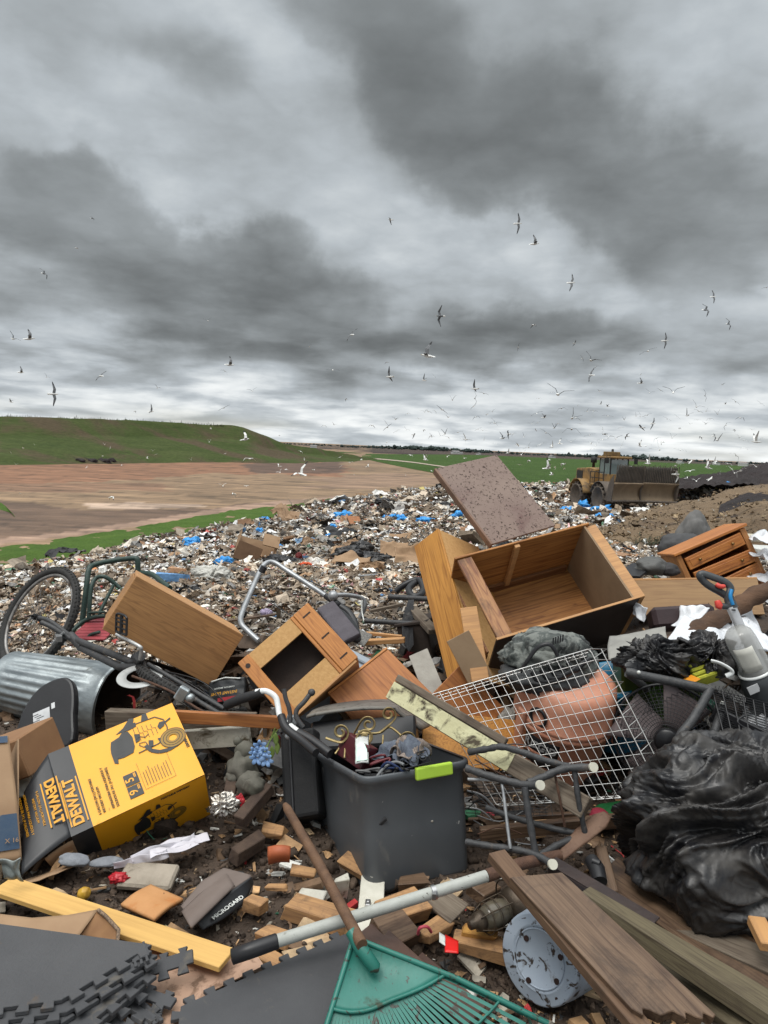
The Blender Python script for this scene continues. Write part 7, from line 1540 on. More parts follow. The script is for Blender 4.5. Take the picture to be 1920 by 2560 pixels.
plank('plank', 'pale wood end at the right edge under the bin bag', P(1890, 2300, 2.1), P(1925, 2370, 2.0), .05, .03, w_pale)
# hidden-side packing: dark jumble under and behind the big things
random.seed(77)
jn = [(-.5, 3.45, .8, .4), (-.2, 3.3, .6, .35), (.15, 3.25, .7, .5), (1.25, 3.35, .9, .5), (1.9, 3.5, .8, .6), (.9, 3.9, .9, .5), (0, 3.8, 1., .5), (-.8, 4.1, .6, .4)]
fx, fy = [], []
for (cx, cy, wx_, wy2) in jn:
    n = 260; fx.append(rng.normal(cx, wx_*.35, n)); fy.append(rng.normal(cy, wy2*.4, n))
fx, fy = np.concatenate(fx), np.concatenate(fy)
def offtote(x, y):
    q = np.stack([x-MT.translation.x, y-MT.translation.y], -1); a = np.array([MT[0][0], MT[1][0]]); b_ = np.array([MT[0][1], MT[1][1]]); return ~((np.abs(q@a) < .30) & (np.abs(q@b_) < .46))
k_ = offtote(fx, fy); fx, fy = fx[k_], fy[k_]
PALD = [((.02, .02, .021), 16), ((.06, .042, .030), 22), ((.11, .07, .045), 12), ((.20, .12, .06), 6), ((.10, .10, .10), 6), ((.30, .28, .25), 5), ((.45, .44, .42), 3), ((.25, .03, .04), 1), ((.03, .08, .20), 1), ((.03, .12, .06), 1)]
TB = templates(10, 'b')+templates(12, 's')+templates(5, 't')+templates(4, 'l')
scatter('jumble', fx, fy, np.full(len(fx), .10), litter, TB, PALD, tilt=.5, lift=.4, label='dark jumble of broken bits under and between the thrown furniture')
# mud clods and crumbs, chips
n = 22000; y_ = 1.55*(4.6/1.55)**rng.rand(n); x_ = rng.uniform(-.72, .72, n)*y_
PALM = [((.062, .043, .031), 30), ((.085, .060, .043), 22), ((.045, .032, .024), 16), ((.12, .085, .06), 5)]
scatter('mud_clods', x_, y_, np.where(rng.rand(n) < .07, .042, .015), attrmat('mud', .75, .6, 90, .3, .3), templates(12, 'l')+templates(3, 't'), PALM, tilt=.6, lift=.15, label='clods and crumbs of wet brown mud', smooth=True, cat='mud')
n = 3800; y_ = 1.6*(4.8/1.6)**rng.rand(n); x_ = rng.uniform(-.72, .72, n)*y_
PALC = [((.33, .20, .10), 26), ((.16, .10, .06), 22), ((.42, .30, .18), 12), ((.55, .54, .50), 12), ((.30, .27, .22), 10), ((.05, .05, .05), 8), ((.40, .04, .04), 2), ((.05, .20, .12), 2), ((.60, .55, .30), 2)]
k_ = offtote(x_, y_); x_, y_ = x_[k_], y_[k_]; n = len(x_)
scatter('chips', x_, y_, np.where(rng.rand(n) < .12, .050, .018), litter, templates(10, 'b')+templates(8, 's')+templates(6, 't'), PALC, tilt=.35, lift=.35, label='splinters of wood, chips and paper crumbs on the mud')
n = 170; y_ = 1.75*(2.9/1.75)**rng.rand(n); x_ = rng.uniform(-.30, .55, n)*y_
scatter('chips', x_, y_, np.full(n, .05), litter, templates(12, 'b')+templates(2, 's'), PALC[:5], tilt=.3, lift=.3, label='broken wood pieces scattered round the tote')
# ================================================================ middle distance
def GT(u, v):
    """the point of the tip's surface seen at a photo pixel"""
    d = 5.0
    while d < 110:
        p = P(u, v, d)
        if p.z < float(ground_z(p.x, p.y, False)): return p
        d *= 1.01
    return P(u, v, 60)
def rsz(p, px): return px*(p-Vector((0, 0, CZ))).length/FPX
blub = mat('sky blue film', (.035, .27, .68), (.06, .36, .78), 6, .45, .5, bscale=12, bdist=.03)
BB = [(483, 1362, 46, 'blue film scrap at the left of the rubbish field'), (557, 1408, 44, 'flat blue film just above the white sack'), (316, 1374, 22, 'small dark blue scrap near the left edge of the rubbish field'), (648, 1328, 26, 'blue scrap straight above the cardboard box'),
      (662, 1300, 26, 'faint blue scrap nearest the grass verge'), (860, 1291, 40, 'blue bag topmost in the cluster at mid field'), (828, 1307, 26, 'blue scrap second down in the mid-field cluster'), (832, 1321, 34, 'large blue bag third down in the mid-field cluster'),
      (821, 1340, 20, 'small blue scrap lowest in the mid-field cluster'), (788, 1312, 20, 'small blue lump left of the mid-field cluster'), (976, 1299, 38, 'blue bag leftmost in the row left of the tall cabinet top'), (1004, 1302, 40, 'rounded blue bag second in the row left of the tall cabinet top'),
      (1057, 1304, 40, 'blue bag third in the row, touching the tall cabinet top'), (1080, 1298, 14, 'tiny blue scrap at the end of the row by the tall cabinet'), (1158, 1294, 50, 'big blue bag behind the lower edge of the speckled board'), (1418, 1281, 44, 'pale blue bag leftmost below the compactor'),
      (1457, 1274, 52, 'tallest blue bag below the compactor'), (1490, 1276, 30, 'small blue film right of the tallest blue bag'), (1513, 1280, 44, 'ragged blue bag below the compactor wheels'), (1512, 1300, 46, 'low flat blue film at the right corner of the open plywood box'),
      (697, 1372, 34, 'deep blue bag at the right side of the cardboard box'), (1917, 1266, 22, 'teal scrap at the right edge on the dark soil'), (1822, 1214, 20, 'small blue drum far away on the dark spoil heap')]
for i, (u, v, s_, lb) in enumerate(BB):
    p = GT(u, v+3) if i not in (21, 22) else P(u, v, 17 if i == 21 else 62); r = rsz(p, s_)/2
    top('blue_bag', bag(p+Vector((0, 0, r*.30)), (r, r*.6, r*.50), 40+i, .6, 1.1, 4, -.7, i*40, 1.6), blub, lb, 'plastic bag', 'blue bags scattered over the rubbish')
# cardboard box, white sack, black sacks
p = GT(640, 1398); s = rsz(p, 1.0); M = T(*(p+Vector((0, 0, 26*s)))) @ RZ(14) @ RY(14) @ RX(-26)
t_ = thing('cardboard_box', 'open brown cardboard box lying on the rubbish field above the walker frame', 'cardboard box', M)
part('body', MB().box((0, 22*s, 0), (96*s, 5*s, 60*s)).box((-46*s, 0, 0), (3*s, 40*s, 60*s)).box((46*s, 0, 0), (3*s, 40*s, 60*s)).box((0, 0, -29*s), (92*s, 40*s, 3*s)), krf, t_)
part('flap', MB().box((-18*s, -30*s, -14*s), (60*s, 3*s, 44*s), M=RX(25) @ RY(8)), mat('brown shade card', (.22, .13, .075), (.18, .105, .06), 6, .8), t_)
part('flap', MB().box((30*s, -26*s, 14*s), (40*s, 3*s, 36*s), M=RX(-20)), krf, t_)
wsk = mat('grubby white film', (.56, .55, .50), (.46, .45, .41), 5, .5, .5, dirt=(.3, .26, .2), damt=.36, bscale=12, bdist=.03)
def sack(u, v, w_, h_, seed, m, lb, nm='bin_bag', cat='bin bag', dep=.6, amp=.3, rid=.2, rot=0, flat=-.7, grp=None):
    p = GT(u, v+h_/2); a = rsz(p, w_)/2; b = rsz(p, h_)/2
    return top(nm, bag(p+Vector((0, 0, b*.8)), (a, a*dep, b), seed, amp, rid*2.8, 5, flat, rot, 1.3), m, lb, cat, grp)
sack(532, 1435, 98, 46, 61, wsk, 'bulging white sack on the rubbish left of the walker frame', 'white_sack', 'sack')
sack(872, 1385, 75, 50, 62, blkbag, 'black bin bag left in the group behind the walker frame')
sack(905, 1368, 60, 40, 63, blkbag, 'black bin bag standing highest in the group behind the walker frame')
sack(925, 1392, 90, 30, 64, blkbag, 'long folded black bag across the cardboard behind the walker frame')
sack(705, 1398, 90, 22, 65, blkp, 'flat black plastic sheet right of the cardboard box', 'black_sheet', 'plastic sheet')
sack(748, 1392, 18, 22, 66, mat('dark red cloth', (.16, .02, .02)), 'dark red bundle between the cardboard box and the black bags', 'cloth', 'cloth')
sack(764, 1412, 34, 18, 67, mat('orange plastic', (.75, .12, .04)), 'bright orange scrap in front of the black bags', 'orange_scrap', 'plastic scrap', amp=.5)
sack(795, 1406, 36, 20, 68, wsk, 'white bag right of the orange scrap', 'white_bag', 'plastic bag', amp=.5)
sack(666, 1532, 30, 22, 69, mat('lilac plastic', (.40, .34, .48)), 'lilac ball of film inside the loop of the walker frame', 'film_ball', 'plastic film')
sack(722, 1451, 26, 12, 70, mat('scarlet film', (.62, .05, .06)), 'scarlet scrap framed by the walker tube', 'red_scrap', 'plastic scrap')
sack(948, 1452, 24, 16, 71, mat('coral film', (.66, .12, .12)), 'coral scrap left of the coiled black hose', 'red_scrap', 'plastic scrap')
sack(612, 1436, 26, 18, 72, wsk, 'small white scrap left of the top bend of the walker frame', 'white_scrap', 'plastic scrap', amp=.6)
sack(1016, 1245, 16, 12, 73, blkp, 'black lump on the skyline of the rubbish left of the speckled board', 'black_lump', 'lump')
sack(1140, 1255, 40, 20, 74, wsk, 'white bag on the rubbish skyline just left of the speckled board', 'white_bag', 'plastic bag')
sack(1180, 1268, 34, 14, 75, wsk, 'flat white bag below the skyline left of the speckled board', 'white_bag', 'plastic bag')
sack(1110, 1262, 34, 18, 76, blkbag, 'black bag on the far rubbish left of the speckled board', 'bin_bag')
sack(960, 1254, 50, 18, 77, blkp, 'dark heap on the far rubbish at the middle of the skyline', 'black_lump', 'lump')
for i, (u, v, w_, h_, lb) in enumerate([(850, 1385, 40, 30, 'cardboard piece leaning on the left black bag'), (985, 1375, 70, 34, 'torn cardboard box end right of the black bags'), (1018, 1390, 60, 50, 'crumpled kraft paper touching the tall cabinet'), (880, 1405, 90, 24, 'flattened cardboard in front of the black bags'), (905, 1240, 34, 14, 'brown board sticking out on the rubbish skyline'), (1000, 1345, 60, 16, 'torn kraft strip left of the tall cabinet')]):
    p = GT(u, v+h_/2); s = rsz(p, 1.)
    cloth(p+Vector((-w_*s/2, 0, .02)), p+Vector((w_*s/2, 0, .04)), p+Vector((-w_*s/2, .25, h_*s*.9)), krf, 'cardboard', lb, 'cardboard', .05, 4, n=(16, 12), seed=80+i, th=.008)
for i, (u, v, l, a, m_, lb) in enumerate([(1030, 1350, 90, 10, blkp, 'black chair-like frame piece lying by the tall cabinet top'), (560, 1568, 120, -8, w_dk, 'dark broken plank on the rubbish inside the walker frame'), (880, 1452, 60, 0, alu, 'thin pale rod lying on the rubbish right of the walker frame'), (1700, 1300, 150, -12, w_old, 'pale weathered branch on the soil bank'), (1640, 1305, 60, 4, w_old, 'short grey branch on the soil bank'), (1840, 1330, 90, -4, w_old, 'brown plank on the rubbish above the dresser'), (1600, 1395, 60, 20, w_old, 'grey splinter right of the open plywood box')]):
    p = GT(u, v); s = rsz(p, 1.); q = p+Vector((l*s*math.cos(math.radians(a)), .1, l*s*math.sin(math.radians(-a))*.6+.02)); plank('plank', lb, p+Vector((0, 0, .05)), q+Vector((0, 0, .05)), 9*s, 5*s, m_)
# heap of cut conifer branches
t_mb = MB(); random.seed(9); lf = []
p0 = GT(1650, 1368)
for i in range(900):
    a = Vector((random.gauss(0, .26), random.gauss(0, .22), abs(random.gauss(0, .10)))); d = Vector((random.gauss(0, 1), random.gauss(0, 1), random.uniform(-.2, .6))).normalized()*random.uniform(.05, .12); n_ = d.cross(Vector((0, 0, 1))).normalized()*.008
    q = p0+a; lf.append((q-n_, q+n_, q+d+n_*.3, q+d-n_*.3))
for f in lf: t_mb.add(f, [(0, 1, 2, 3)])
top('conifer_branches', t_mb, mat('dark needles', (.018, .030, .014), (.03, .045, .018)), 'dark green cut conifer branches above the flat black panel', 'branches', kind='stuff')

# ---------------------------------------------------------------- landfill compactor
yel2 = mat('dirty machine yellow', (.34, .205, .075), (.26, .155, .06), 1.5, .7, .2, dirt=(.11, .08, .055), damt=.50, dscale=1.3)
stl = mat('muddy steel', (.13, .105, .085), (.085, .07, .058), 2, .75, .5, dirt=(.16, .12, .085), damt=.40, dscale=1.6, bscale=8, bdist=.05)
bldm = mat('blade plate', (.27, .20, .13), (.20, .145, .095), 1.2, .7, .4, dirt=(.07, .055, .045), damt=.40, dscale=.9, stretch=(1, 1, .3), bdist=.04)
dkm = mat('machine black', (.020, .020, .020), (.03, .028, .026), 3, .6, .2); glz = mat('cab glass', (.22, .27, .27), (.16, .20, .20), 1, .08, 0, spec=.8)
ang = -math.radians(76); bc = P(1604, 1288, 50.0); fw = Vector((math.cos(ang), math.sin(ang), 0)); org = bc-fw*4.3; org.z = bc.z
t_ = thing('compactor', 'muddy yellow landfill compactor with spiked steel wheels and a wide folded blade', 'compactor', T(*org) @ Matrix.Rotation(ang, 4, 'Z'))
for (x, y) in ((-2.1, 1.45), (-2.1, -1.45), (1.5, 1.45), (1.5, -1.45)):
    Mx = T(x, y, .95) @ RX(90); wl = part('wheel', MB().lathe([(0, -.2), (.35, -.25), (.6, -.30), (.78, -.58), (.88, -.60), (.88, .60), (.78, .58), (.6, .30), (.35, .25), (0, .2)], 32, M=Mx), stl, t_)
    mb = MB()
    for r in range(5):
        for k in range(14): a = 2*math.pi*(k+.5*(r % 2))/14; mb.box((.95, 0, -.48+.24*r), (.20, .12, .15), M=Mx @ Matrix.Rotation(a, 4, 'Z'))
    part('cleats', mb, stl, wl)
part('rear_frame', MB().box((-2.1, 0, 1.15), (3.6, 1.5, .7)), stl, t_, bev=.05)
part('engine_hood', MB().poly([(-3.9, 1.55), (-.6, 1.55), (-.6, 3.05), (-1.4, 3.15), (-3.75, 3.0)], 2.3, RX(90) @ T(0, 0, -1.15)), yel2, t_, bev=.05)
part('radiator_grille', MB().box((-3.92, 0, 2.2), (.06, 1.8, 1.2)), dkm, t_)
for y in (-1.16, 1.16): part('side_grille', MB().box((-3.1, y, 2.3), (1.0, .05, 1.1)), dkm, t_)
for y in (-1.45, 1.45): part('fender', MB().grid(lambda a, b: (-2.1+1.25*math.cos(math.pi*(.05+.9*a)), y+(b-.5)*1.15, .95+1.25*math.sin(math.pi*(.05+.9*a))), 14, 2, th=.05), yel2, t_)
part('platform', MB().box((.3, 0, 1.9), (2.6, 2.9, .12)), yel2, t_, bev=.02)
part('front_frame', MB().box((1.6, 0, 1.35), (2.6, 1.2, .9)), stl, t_, bev=.05)
for y in (-1.45, 1.45): part('fender', MB().grid(lambda a, b: (1.5+1.25*math.cos(math.pi*(.1+.8*a)), y+(b-.5)*1.15, .95+1.2*math.sin(math.pi*(.1+.8*a))), 14, 2, th=.05), stl, t_)
cb = part('cab', MB().box((.35, 0, 2.35), (1.7, 1.7, .8)), yel2, t_, bev=.04)
for (x, y) in ((-.45, .80), (-.45, -.80), (1.15, .80), (1.15, -.80), (.30, .82), (.30, -.82)): part('pillar', MB().box((x, y, 3.3), (.09, .09, 1.3)), dkm, cb)
part('windshield', MB().box((1.16, 0, 3.25), (.03, 1.5, 1.15)), glz, cb); part('rear_window', MB().box((-.46, 0, 3.25), (.03, 1.5, 1.15)), glz, cb)
for y in (-.81, .81): part('side_window', MB().box((.35, y, 3.25), (1.5, .03, 1.15)), glz, cb)
part('roof', MB().box((.38, 0, 4.0), (2.1, 2.0, .16)), yel2, cb, bev=.04)
part('roof_unit', MB().box((-.1, 0, 4.25), (.9, 1.1, .34)), mat('roof yellow', (.20, .13, .05), (.12, .08, .04), 3, .7), cb, bev=.04); part('beacon', MB().lathe([(.10, 4.42), (.10, 4.6), (0, 4.64)], 12, M=T(.0, 0, 0)), dkm, cb)
part('operator_seat', MB().box((.1, 0, 2.95), (.5, .5, .9)), dkm, cb, bev=.05)
part('exhaust', MB().tube([(-1.0, .75, 3.0), (-1.0, .75, 4.3)], .16, 12), dkm, t_); part('air_cleaner', MB().lathe([(0, 3.0), (.12, 3.0), (.12, 3.5), (.26, 3.52), (.26, 3.95), (0, 4.0)], 14, M=T(-1.7, -.7, 0)), dkm, t_)
for y in (-1.4, 1.4):
    part('mirror', MB().box((1.45, y*.95, 3.75), (.1, .28, .42)), dkm, t_)
    mb = MB()
    for x in (-.9, -.2, .5, 1.2): mb.tube([(x, y, 1.95), (x, y, 2.85)], .035, 6)
    mb.tube([(-.9, y, 2.85), (1.2, y, 2.85)], .035, 6).tube([(-.9, y, 2.4), (1.2, y, 2.4)], .03, 6); part('guard_rail', mb, dkm, t_)
part('lift_arm', MB().box((3.0, .75, 1.0), (2.4, .25, .35), M=RY(0)), stl, t_, bev=.03); part('lift_arm', MB().box((3.0, -.75, 1.0), (2.4, .25, .35)), stl, t_, bev=.03)
t_.scale = (.90, .90, .99)
rackm = mat('rack steel', (.105, .10, .09), (.065, .062, .058), 2.5, .7, .4, dirt=(.13, .11, .09), damt=.40, dscale=3)
BZ = .62
for sy in (-1, 1):
    part('blade_panel', MB().grid(lambda a, b: (4.15+.42*(2*abs(b-.42))**2+.50*a, sy*a*2.85, .35+BZ+1.30*b), 10, 10, th=.08), bldm, t_)
    part('rack_plate', MB().grid(lambda a, b: (4.60+.10*b+.50*a, sy*a*2.80*(1-.10*b*a), 1.66+BZ+1.15*b), 10, 4, th=.03), rackm, t_)
    mb = MB()
    for k in range(20): a = (k+.5)/20; mb.tube([(4.66+.50*a, sy*a*2.80, 1.66+BZ), (4.78+.50*a, sy*a*2.76, 2.86+BZ+.05*(k % 3))], .035, 5)
    part('trash_rack', mb, stl, t_)
    part('side_plate', MB().poly([(4.1, .35), (5.0, .30), (5.2, 1.4), (5.15, 2.2), (4.6, 1.7)], .06, T(0, sy*2.86, BZ) @ RX(90)), stl, t_)
    part('cutting_edge', MB().tube([(4.55, 0, .35+BZ), (5.05, sy*2.85, .35+BZ)], .09, 6), stl, t_)
part('blade_rib', MB().tube([(4.45, 0, .35+BZ), (4.35, 0, 1.0+BZ), (4.62, 0, 1.66+BZ), (4.75, 0, 2.9+BZ)], .07, 6), stl, t_)
# rubbish heaped against its wheels
n = 2600; q_ = np.array([[org.x, org.y]])+rng.randn(n, 2)*np.array([3.2, 2.6]); scatter('rubbish', q_[:, 0], q_[:, 1], np.full(n, .26), litter, TS, PAL, label='rubbish pushed up round the compactor wheels', lift=.6, zs=ground_z(q_[:, 0], q_[:, 1])-.1)

# ---------------------------------------------------------------- gulls
gw = [mat('gull white', (.72, .72, .70), rough=.8, bump=0, c2=(.66, .66, .64)), mat('gull grey', (.15, .155, .165), (.11, .115, .12), 9, .8, 0), mat('gull black', (.018, .018, .02), rough=.8, bump=0), mat('gull bill', (.55, .38, .05), rough=.5, bump=0)]
def gull_mesh(nm, inner, outer, sweep, brown=False, white=False):
    mb = MB(); st = [(-.30, .004, .0), (-.24, .030, 0), (-.14, .042, .0), (-.02, .062, -.004), (.08, .060, 0), (.15, .042, .010), (.19, .034, .018), (.225, .030, .020), (.25, .014, .016), (.285, .005, .010)]
    n = 10; vs = []
    for (x, r, z) in st:
        for k in range(n): a = 2*math.pi*k/n; vs.append((x, r*math.cos(a)*(2.0 if x < -.2 else 1), z+r*math.sin(a)*(.30 if x < -.2 else .92)))
    for i in range(len(st)-1):
        mb.add(vs[i*n:(i+2)*n], [(k, (k+1) % n, n+(k+1) % n, n+k) for k in range(n)], 3 if i == 8 else (1 if brown and i > 1 else 0), True)
    for s in (-1, 1):
        ys = [0, .12, .24, .36, .48, .60, .68]; ch = [.16, .155, .14, .12, .09, .055, .015]; z = .03; y = .03; x = .06; prev = None; rows = []
        for i in range(7):
            if i: 
                f = (inner if i < 3 else outer)*math.pi/180; dl = ys[i]-ys[i-1]; y += dl*math.cos(f); z += dl*math.sin(f); x += (sweep if i < 3 else -sweep*1.3)*dl
            rows.append([(x+ch[i]*.45, s*y, z), (x+ch[i]*.1, s*y, z+.014*(1-i/7)), (x-ch[i]*.55, s*y, z-.004)])
        for i in range(6):
            a, b = rows[i], rows[i+1]; q = a+b; fs = [(0, 1, 4, 3), (1, 2, 5, 4)] if s > 0 else [(0, 3, 4, 1), (1, 4, 5, 2)]
            mb.add(q, fs, 2 if i >= 4 else 1, True); mb.add([(p[0], p[1], p[2]-.006) for p in q], [tuple(reversed(f)) for f in fs], 2 if i >= 5 else 1, True)  # underside takes the dark grey as well, so shade sits in its colour
    if white: mb.m = [0 if k == 1 else k for k in mb.m]
    me = _mesh(nm, mb, gw); return me
GM = [gull_mesh('gull_gliding', 14, -12, .25), gull_mesh('gull_wings_up', 48, 18, .15), gull_mesh('gull_wings_down', 5, -48, .3), gull_mesh('gull_wings_high', 66, 52, .1), gull_mesh('gull_flat', 4, -3, .2), gull_mesh('gull_dark', 25, -22, .3, True)]
GW = [gull_mesh('gull_white', *q, False, True) for q in ((14, -12, .25), (48, 18, .15), (5, -48, .3), (66, 52, .1), (4, -3, .2))]  # white-winged copies for birds against the ground, top light put into colour
rg = random.Random(4)
# photo pixel, wing span or length in pixels, mesh, heading (0 right, 90 away), roll, label
BIG = [(1070, 890, 66, 1, 165, -30, 'large white gull with wings in a wide V at mid sky, left of centre-right flock'), (1335, 610, 44, 3, 10, 10, 'white gull with raised wings under the highest dark gull'), (1294, 559, 36, 4, 5, 88, 'highest gull right of centre, wings vertical'),
       (1427, 707, 34, 4, 350, 65, 'gull alone in the bright patch of cloud, wings steeply banked'), (1102, 790, 40, 5, 180, 80, 'dark gull with vertical wings above the large white gull'), (1334, 812, 24, 2, 30, 0, 'small gull with drooped wings in the bright cloud'),
       (977, 549, 26, 2, 170, 10, 'lone small gull high near the middle of the sky'), (72, 847, 44, 3, 0, 0, 'gull in profile with raised wings near the left edge'), (32, 847, 28, 1, 60, 40, 'gull just left of the profile gull at the left edge'), (51, 931, 30, 3, 5, 0, 'gull with sail-like raised wings at the far left'),
       (132, 985, 42, 4, 10, 78, 'gull banked upright at the left just above the hill'), (573, 912, 40, 3, 0, 0, 'gull in profile over the sky left of centre'), (562, 928, 18, 2, 90, 30, 'small gull just below the profile gull left of centre'), (253, 940, 28, 4, 130, -40, 'banked gull between the left-edge gulls and the hill crest'),
       (109, 684, 28, 5, 45, 50, 'dark twisting gull high at the left'), (230, 546, 18, 5, 30, 30, 'small gull highest at the left'), (191, 620, 16, 0, 30, 20, 'pale tiny gull second highest at the left'), (880, 837, 32, 0, 120, -50, 'gull with bent wings left of the large white gull'),
       (975, 942, 36, 1, 160, 50, 'gull with one wing high left of the dark pair'), (1188, 972, 32, 3, 170, 20, 'upper dark gull of the close pair at centre right'), (1187, 996, 28, 5, 90, 85, 'lower dark gull of the close pair at centre right'), (1395, 986, 56, 1, 80, 15, 'gull with wings in a broad V below the bright cloud'),
       (1782, 742, 26, 4, 30, 70, 'upper gull of the pair high at the right'), (1763, 775, 34, 5, 30, 55, 'lower larger gull of the pair high at the right'), (1820, 810, 24, 5, 60, 70, 'small gull right of the high right pair'), (1662, 852, 28, 4, 0, 85, 'gull with upright wings right of the bright cloud'),
       (1620, 878, 32, 0, 100, -25, 'gull with spread wings below the upright gull at the right'), (1477, 901, 40, 1, 70, 30, 'gull with long spread wings above the compactor sky'), (1479, 938, 30, 4, 150, -60, 'thin banked gull under the long-winged gull'), (1601, 958, 28, 3, 10, 0, 'gull with a raised sail wing over the compactor blade'),
       (1762, 989, 22, 5, 90, 80, 'dark gull seen head on at the lower right sky'), (377, 1029, 28, 3, 350, 20, 'gull just above the grass hill crest'), (1429, 1073, 42, 2, 90, 0, 'gull with arched wings low left of the compactor'), (612, 1099, 42, 3, 5, 0, 'white gull gliding at the right shoulder of the grass hill'),
       (624, 1147, 34, 2, 100, 0, 'white gull with drooping wings over the brown pit'), (755, 1186, 52, 1, 130, -35, 'large white gull flying low over the pit, wings slanting'), (278, 1243, 24, 2, 20, 0, 'white gull low over the pit floor at the left'), (1683, 981, 40, 1, 90, 0, 'thin-winged gull in a shallow V at the lower right sky'), (1255, 1096, 26, 1, 40, 25, 'gull with a steep wing just above the far wood')]
SKY = """520,802,18;773,867,12;832,925,24;116,943,16;393,970,14;631,978,20;866,998,10;28,1005,18;337,1028,12;560,1020,22;698,1088,8;930,1064,18;1296,868,14;1436,858,16;967,906,12;1060,951,16;1455,896,12;1489,918,18;1602,936,8;1184,1016,18;1347,996,12;1131,1000,14;1404,1021,24;1445,1014,8;1501,1010,14;1520,1016,16;1741,1017,28;1747,1028,20;1765,1028,12;1718,1039,18;1813,1010,12;1794,1035,14;1775,1047,18;1342,1034,22;1359,1044,24;1430,1046,26;1631,1059,24;1605,1069,28;1105,1024,26;1088,1028,12;1018,1034,14;1062,1030,16;1190,1042,20;1218,1036,12;1238,1058,22;1015,1075,16;1061,1075,12;1034,1087,18;1076,1090,14;1112,1085,16;1145,1081,18;1165,1099,26;1272,1085,20;1365,1082,26;1513,1086,26;1474,1088,20;1507,1099,22;1540,1097,26;1568,1091,20;1642,1096,18;1657,1105,18;1680,1096,14;1601,1115,16;1649,1124,24;1701,1125,24;1753,1093,16;1785,1091,20;1793,1101,20;1815,1063,20;1892,1105,28;1840,1139,24;1293,1112,16;1322,1119,20;1400,1109,20;1428,1105,18;1475,1124,20;967,1106,18;965,1057,14;1085,940,10;1225,1058,10;1310,1092,12;1340,1075,10;1385,1070,14;1450,1060,10;1560,1050,10;1590,1040,10;1700,1070,12;1725,1060,10;1835,1075,12;1860,1120,16;1880,1075,10;1905,1095,10;1916,719,16;1240,1110,12;1350,1112,14;1555,1112,12;1380,1118,16;1210,1100,10;810,1064,14;835,1062,12"""
GND = """390,1136,12;382,1127,10;368,1146,12;523,1105,10;563,1134,10;478,1150,8;276,1120,9;257,1140,9;217,1168,8;276,1175,7;304,1164,8;40,1161,10;58,1120,10;86,1112,8;445,1202,9;557,1215,22;586,1235,20;508,1250,8;616,1215,12;175,1310,7;262,1112,8;27,1131,8;50,1234,16;189,1228,12;211,1278,16;527,1072,12;699,1166,20;716,1174,14;700,1181,18;783,1174,14;761,1148,8;850,1143,16;875,1156,16;851,1166,10;918,1167,18;904,1149,10;839,1202,8;835,1212,8;1014,1189,8;1065,1148,20;886,1187,8;752,1129,14;1064,1150,18;1160,1146,14;1026,1138,16;1118,1142,14;1303,1137,16;1269,1133,20;1323,1152,18;1373,1150,16;1407,1160,20;1367,1171,26;1378,1187,20;1299,1162,14;1234,1155,10;1079,1177,8;1619,1159,22;1725,1155,20;1689,1186,34;1725,1178,22;1741,1203,24;1774,1198,26;1826,1170,24;1819,1159,24;1689,1165,30;1771,1170,24;1715,1196,20;1891,1167,30;1852,1177,30;1836,1183,28;1787,1159,18;1387,1168,10;1411,1160,14;1411,1172,10;1660,1180,16;1640,1170,14;1755,1190,16;1800,1186,18;1870,1190,16;1680,1202,14;1600,1172,12;1575,1166,14"""
def addgull(u, v, s, mi, hd, roll, label, group, white=False):
    s = s*1.12
    d = min(max(1.3*FPX/s*.62, 26), 190); p = P(u, v, d)
    o = bpy.data.objects.new('gull', (GW if (white or v > 1098) and mi < 5 else GM)[mi]); COL.objects.link(o); a = math.radians(hd)+math.atan2(-p.x, p.y)
    o.matrix_world = T(*p) @ Matrix.Rotation(a, 4, 'Z') @ RX(roll) @ RY(rg.uniform(-12, 6)); sc_ = rg.uniform(.92, 1.05)*(s*d/FPX/(1.05 if mi != 3 else .75))/1.0; o.scale = (sc_,)*3
    o['label'] = label; o['category'] = 'gull'
    if group: o['group'] = group
for b in BIG:
    if b[3] == 3 and b[4] != 165: b = b[:3]+(1,)+b[4:5]+(b[5]+22,)+b[6:]
    addgull(*b, 'gulls circling over the tip')
def region(u, v, gnd):
    if gnd:
        if u < 640: return 'tiny white gull seen against the grass hill or the brown pit'
        if u < 1000: return 'small white gull over the dirt ramp right of the grass hill'
        if u < 1450: return 'small white gull seen against the green field left of the compactor'
        return 'white gull seen against the green field right of the compactor cab'
    if u < 640: return 'small distant gull in the left part of the sky'
    if u < 960: return 'small distant gull in the middle-left sky'
    if v < 960: return 'small dark gull among the larger ones in the right half of the sky'
    if u < 1300: return 'small gull low over the far wood left of the compactor'
    if u < 1560: return 'small gull low in the sky just left of the compactor roof'
    return 'small gull low in the sky above and right of the compactor'
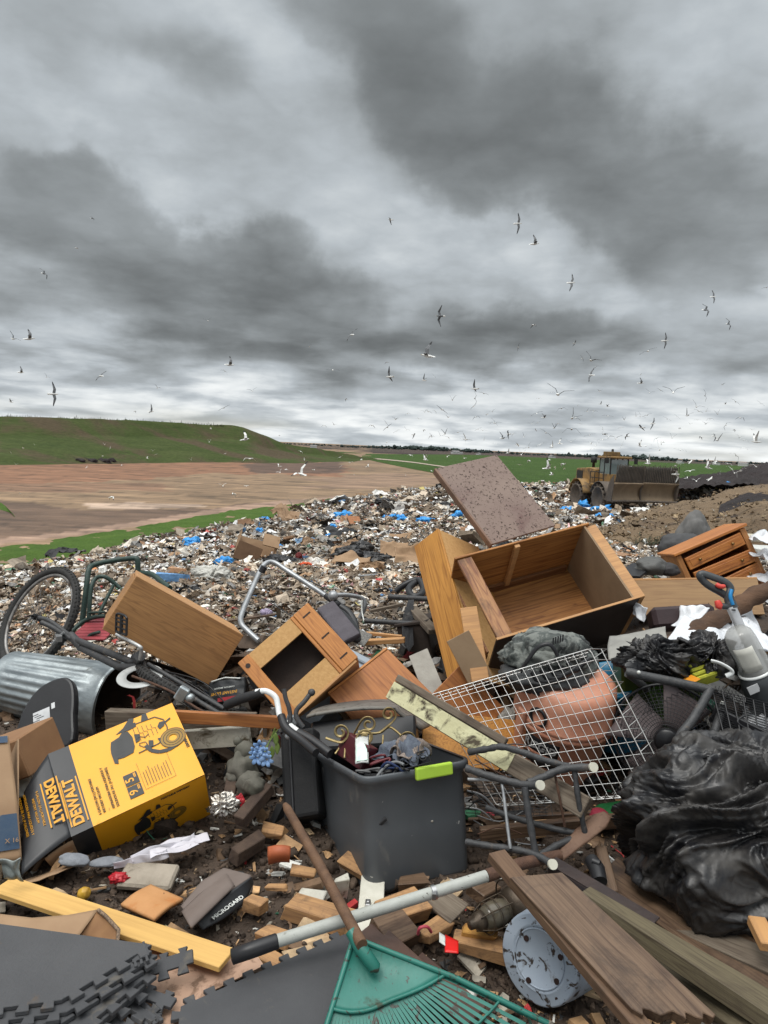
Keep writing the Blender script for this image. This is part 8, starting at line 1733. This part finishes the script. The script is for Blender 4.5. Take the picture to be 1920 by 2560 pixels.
for gi, txt in ((0, SKY), (1, GND)):
    for e in txt.split(';'):
        u, v, s = map(float, e.split(','))
        mi = rg.choice([0, 1, 2, 2, 0, 1, 3, 4]); hd = rg.choice([80, 100, 90, 260, 280, 60, 120, 20, 160, 200, 340]); addgull(u, v, s, mi, hd, rg.gauss(0, 28), region(u, v, gi), 'gulls circling over the tip', bool(gi))
for k in range(46):
    u = rg.uniform(960, 1905); v = rg.uniform(1035, 1122) if k < 34 else rg.uniform(960, 1040)
    addgull(u, v, rg.uniform(11, 21), rg.choice([0, 1, 2, 4]), rg.choice([80, 100, 90, 260, 60, 120]), rg.gauss(0, 25), region(u, v, 0) if v > 960 else region(u, 961, 0), 'gulls circling over the tip')
# tufts along the hill crest
tb = MB(); random.seed(3)
for i in range(420):
    u = random.uniform(-40, 620); k = u/1.0; 
    vv = np.interp(u, [c[0] for c in crest], [c[1] for c in crest]); dd = np.interp(u, [c[0] for c in crest], [c[2] for c in crest]); q = P(u, vv+2.0, dd); h = random.uniform(.25, .8)*(1.9 if random.random() < .08 else 1); x_ = random.uniform(-.3, .3)
    tb.add([(q.x-.14, q.y, q.z-.3), (q.x+.14, q.y, q.z-.3), (q.x+x_+.03, q.y, q.z+h), (q.x+x_-.03, q.y, q.z+h)], [(0, 1, 2, 3)])
    tb.add([(q.x, q.y-.2, q.z-.3), (q.x, q.y+.2, q.z-.3), (q.x+x_, q.y+.03, q.z+h*.9), (q.x+x_, q.y-.03, q.z+h*.9)], [(0, 1, 2, 3)])
top('hill_grass', tb, mat('tuft grass', (.05, .07, .02), (.09, .09, .04), 2), 'grass tufts standing along the crest of the hill', 'grass', kind='stuff')
# spoil humps at the foot of the hill
for i in range(7):
    u = 180+i*14+(8 if i > 3 else 0); p = FP(u, 1158+(i % 2)); top('spoil_mound', MB().ico(p+Vector((0, 2, .3)), 1.0, 3, jag=.35, sq=(1.3, 1.1, .95), seed=i), dk, ['leftmost dark soil mound at the foot of the grass hill', 'second dark soil mound from the left at the hill foot', 'third dark soil mound from the left at the hill foot', 'middle dark soil mound of the row at the hill foot', 'fifth dark soil mound from the left at the hill foot', 'sixth dark soil mound from the left at the hill foot', 'rightmost dark soil mound at the foot of the grass hill'][i], 'soil mound', 'row of dark soil mounds')
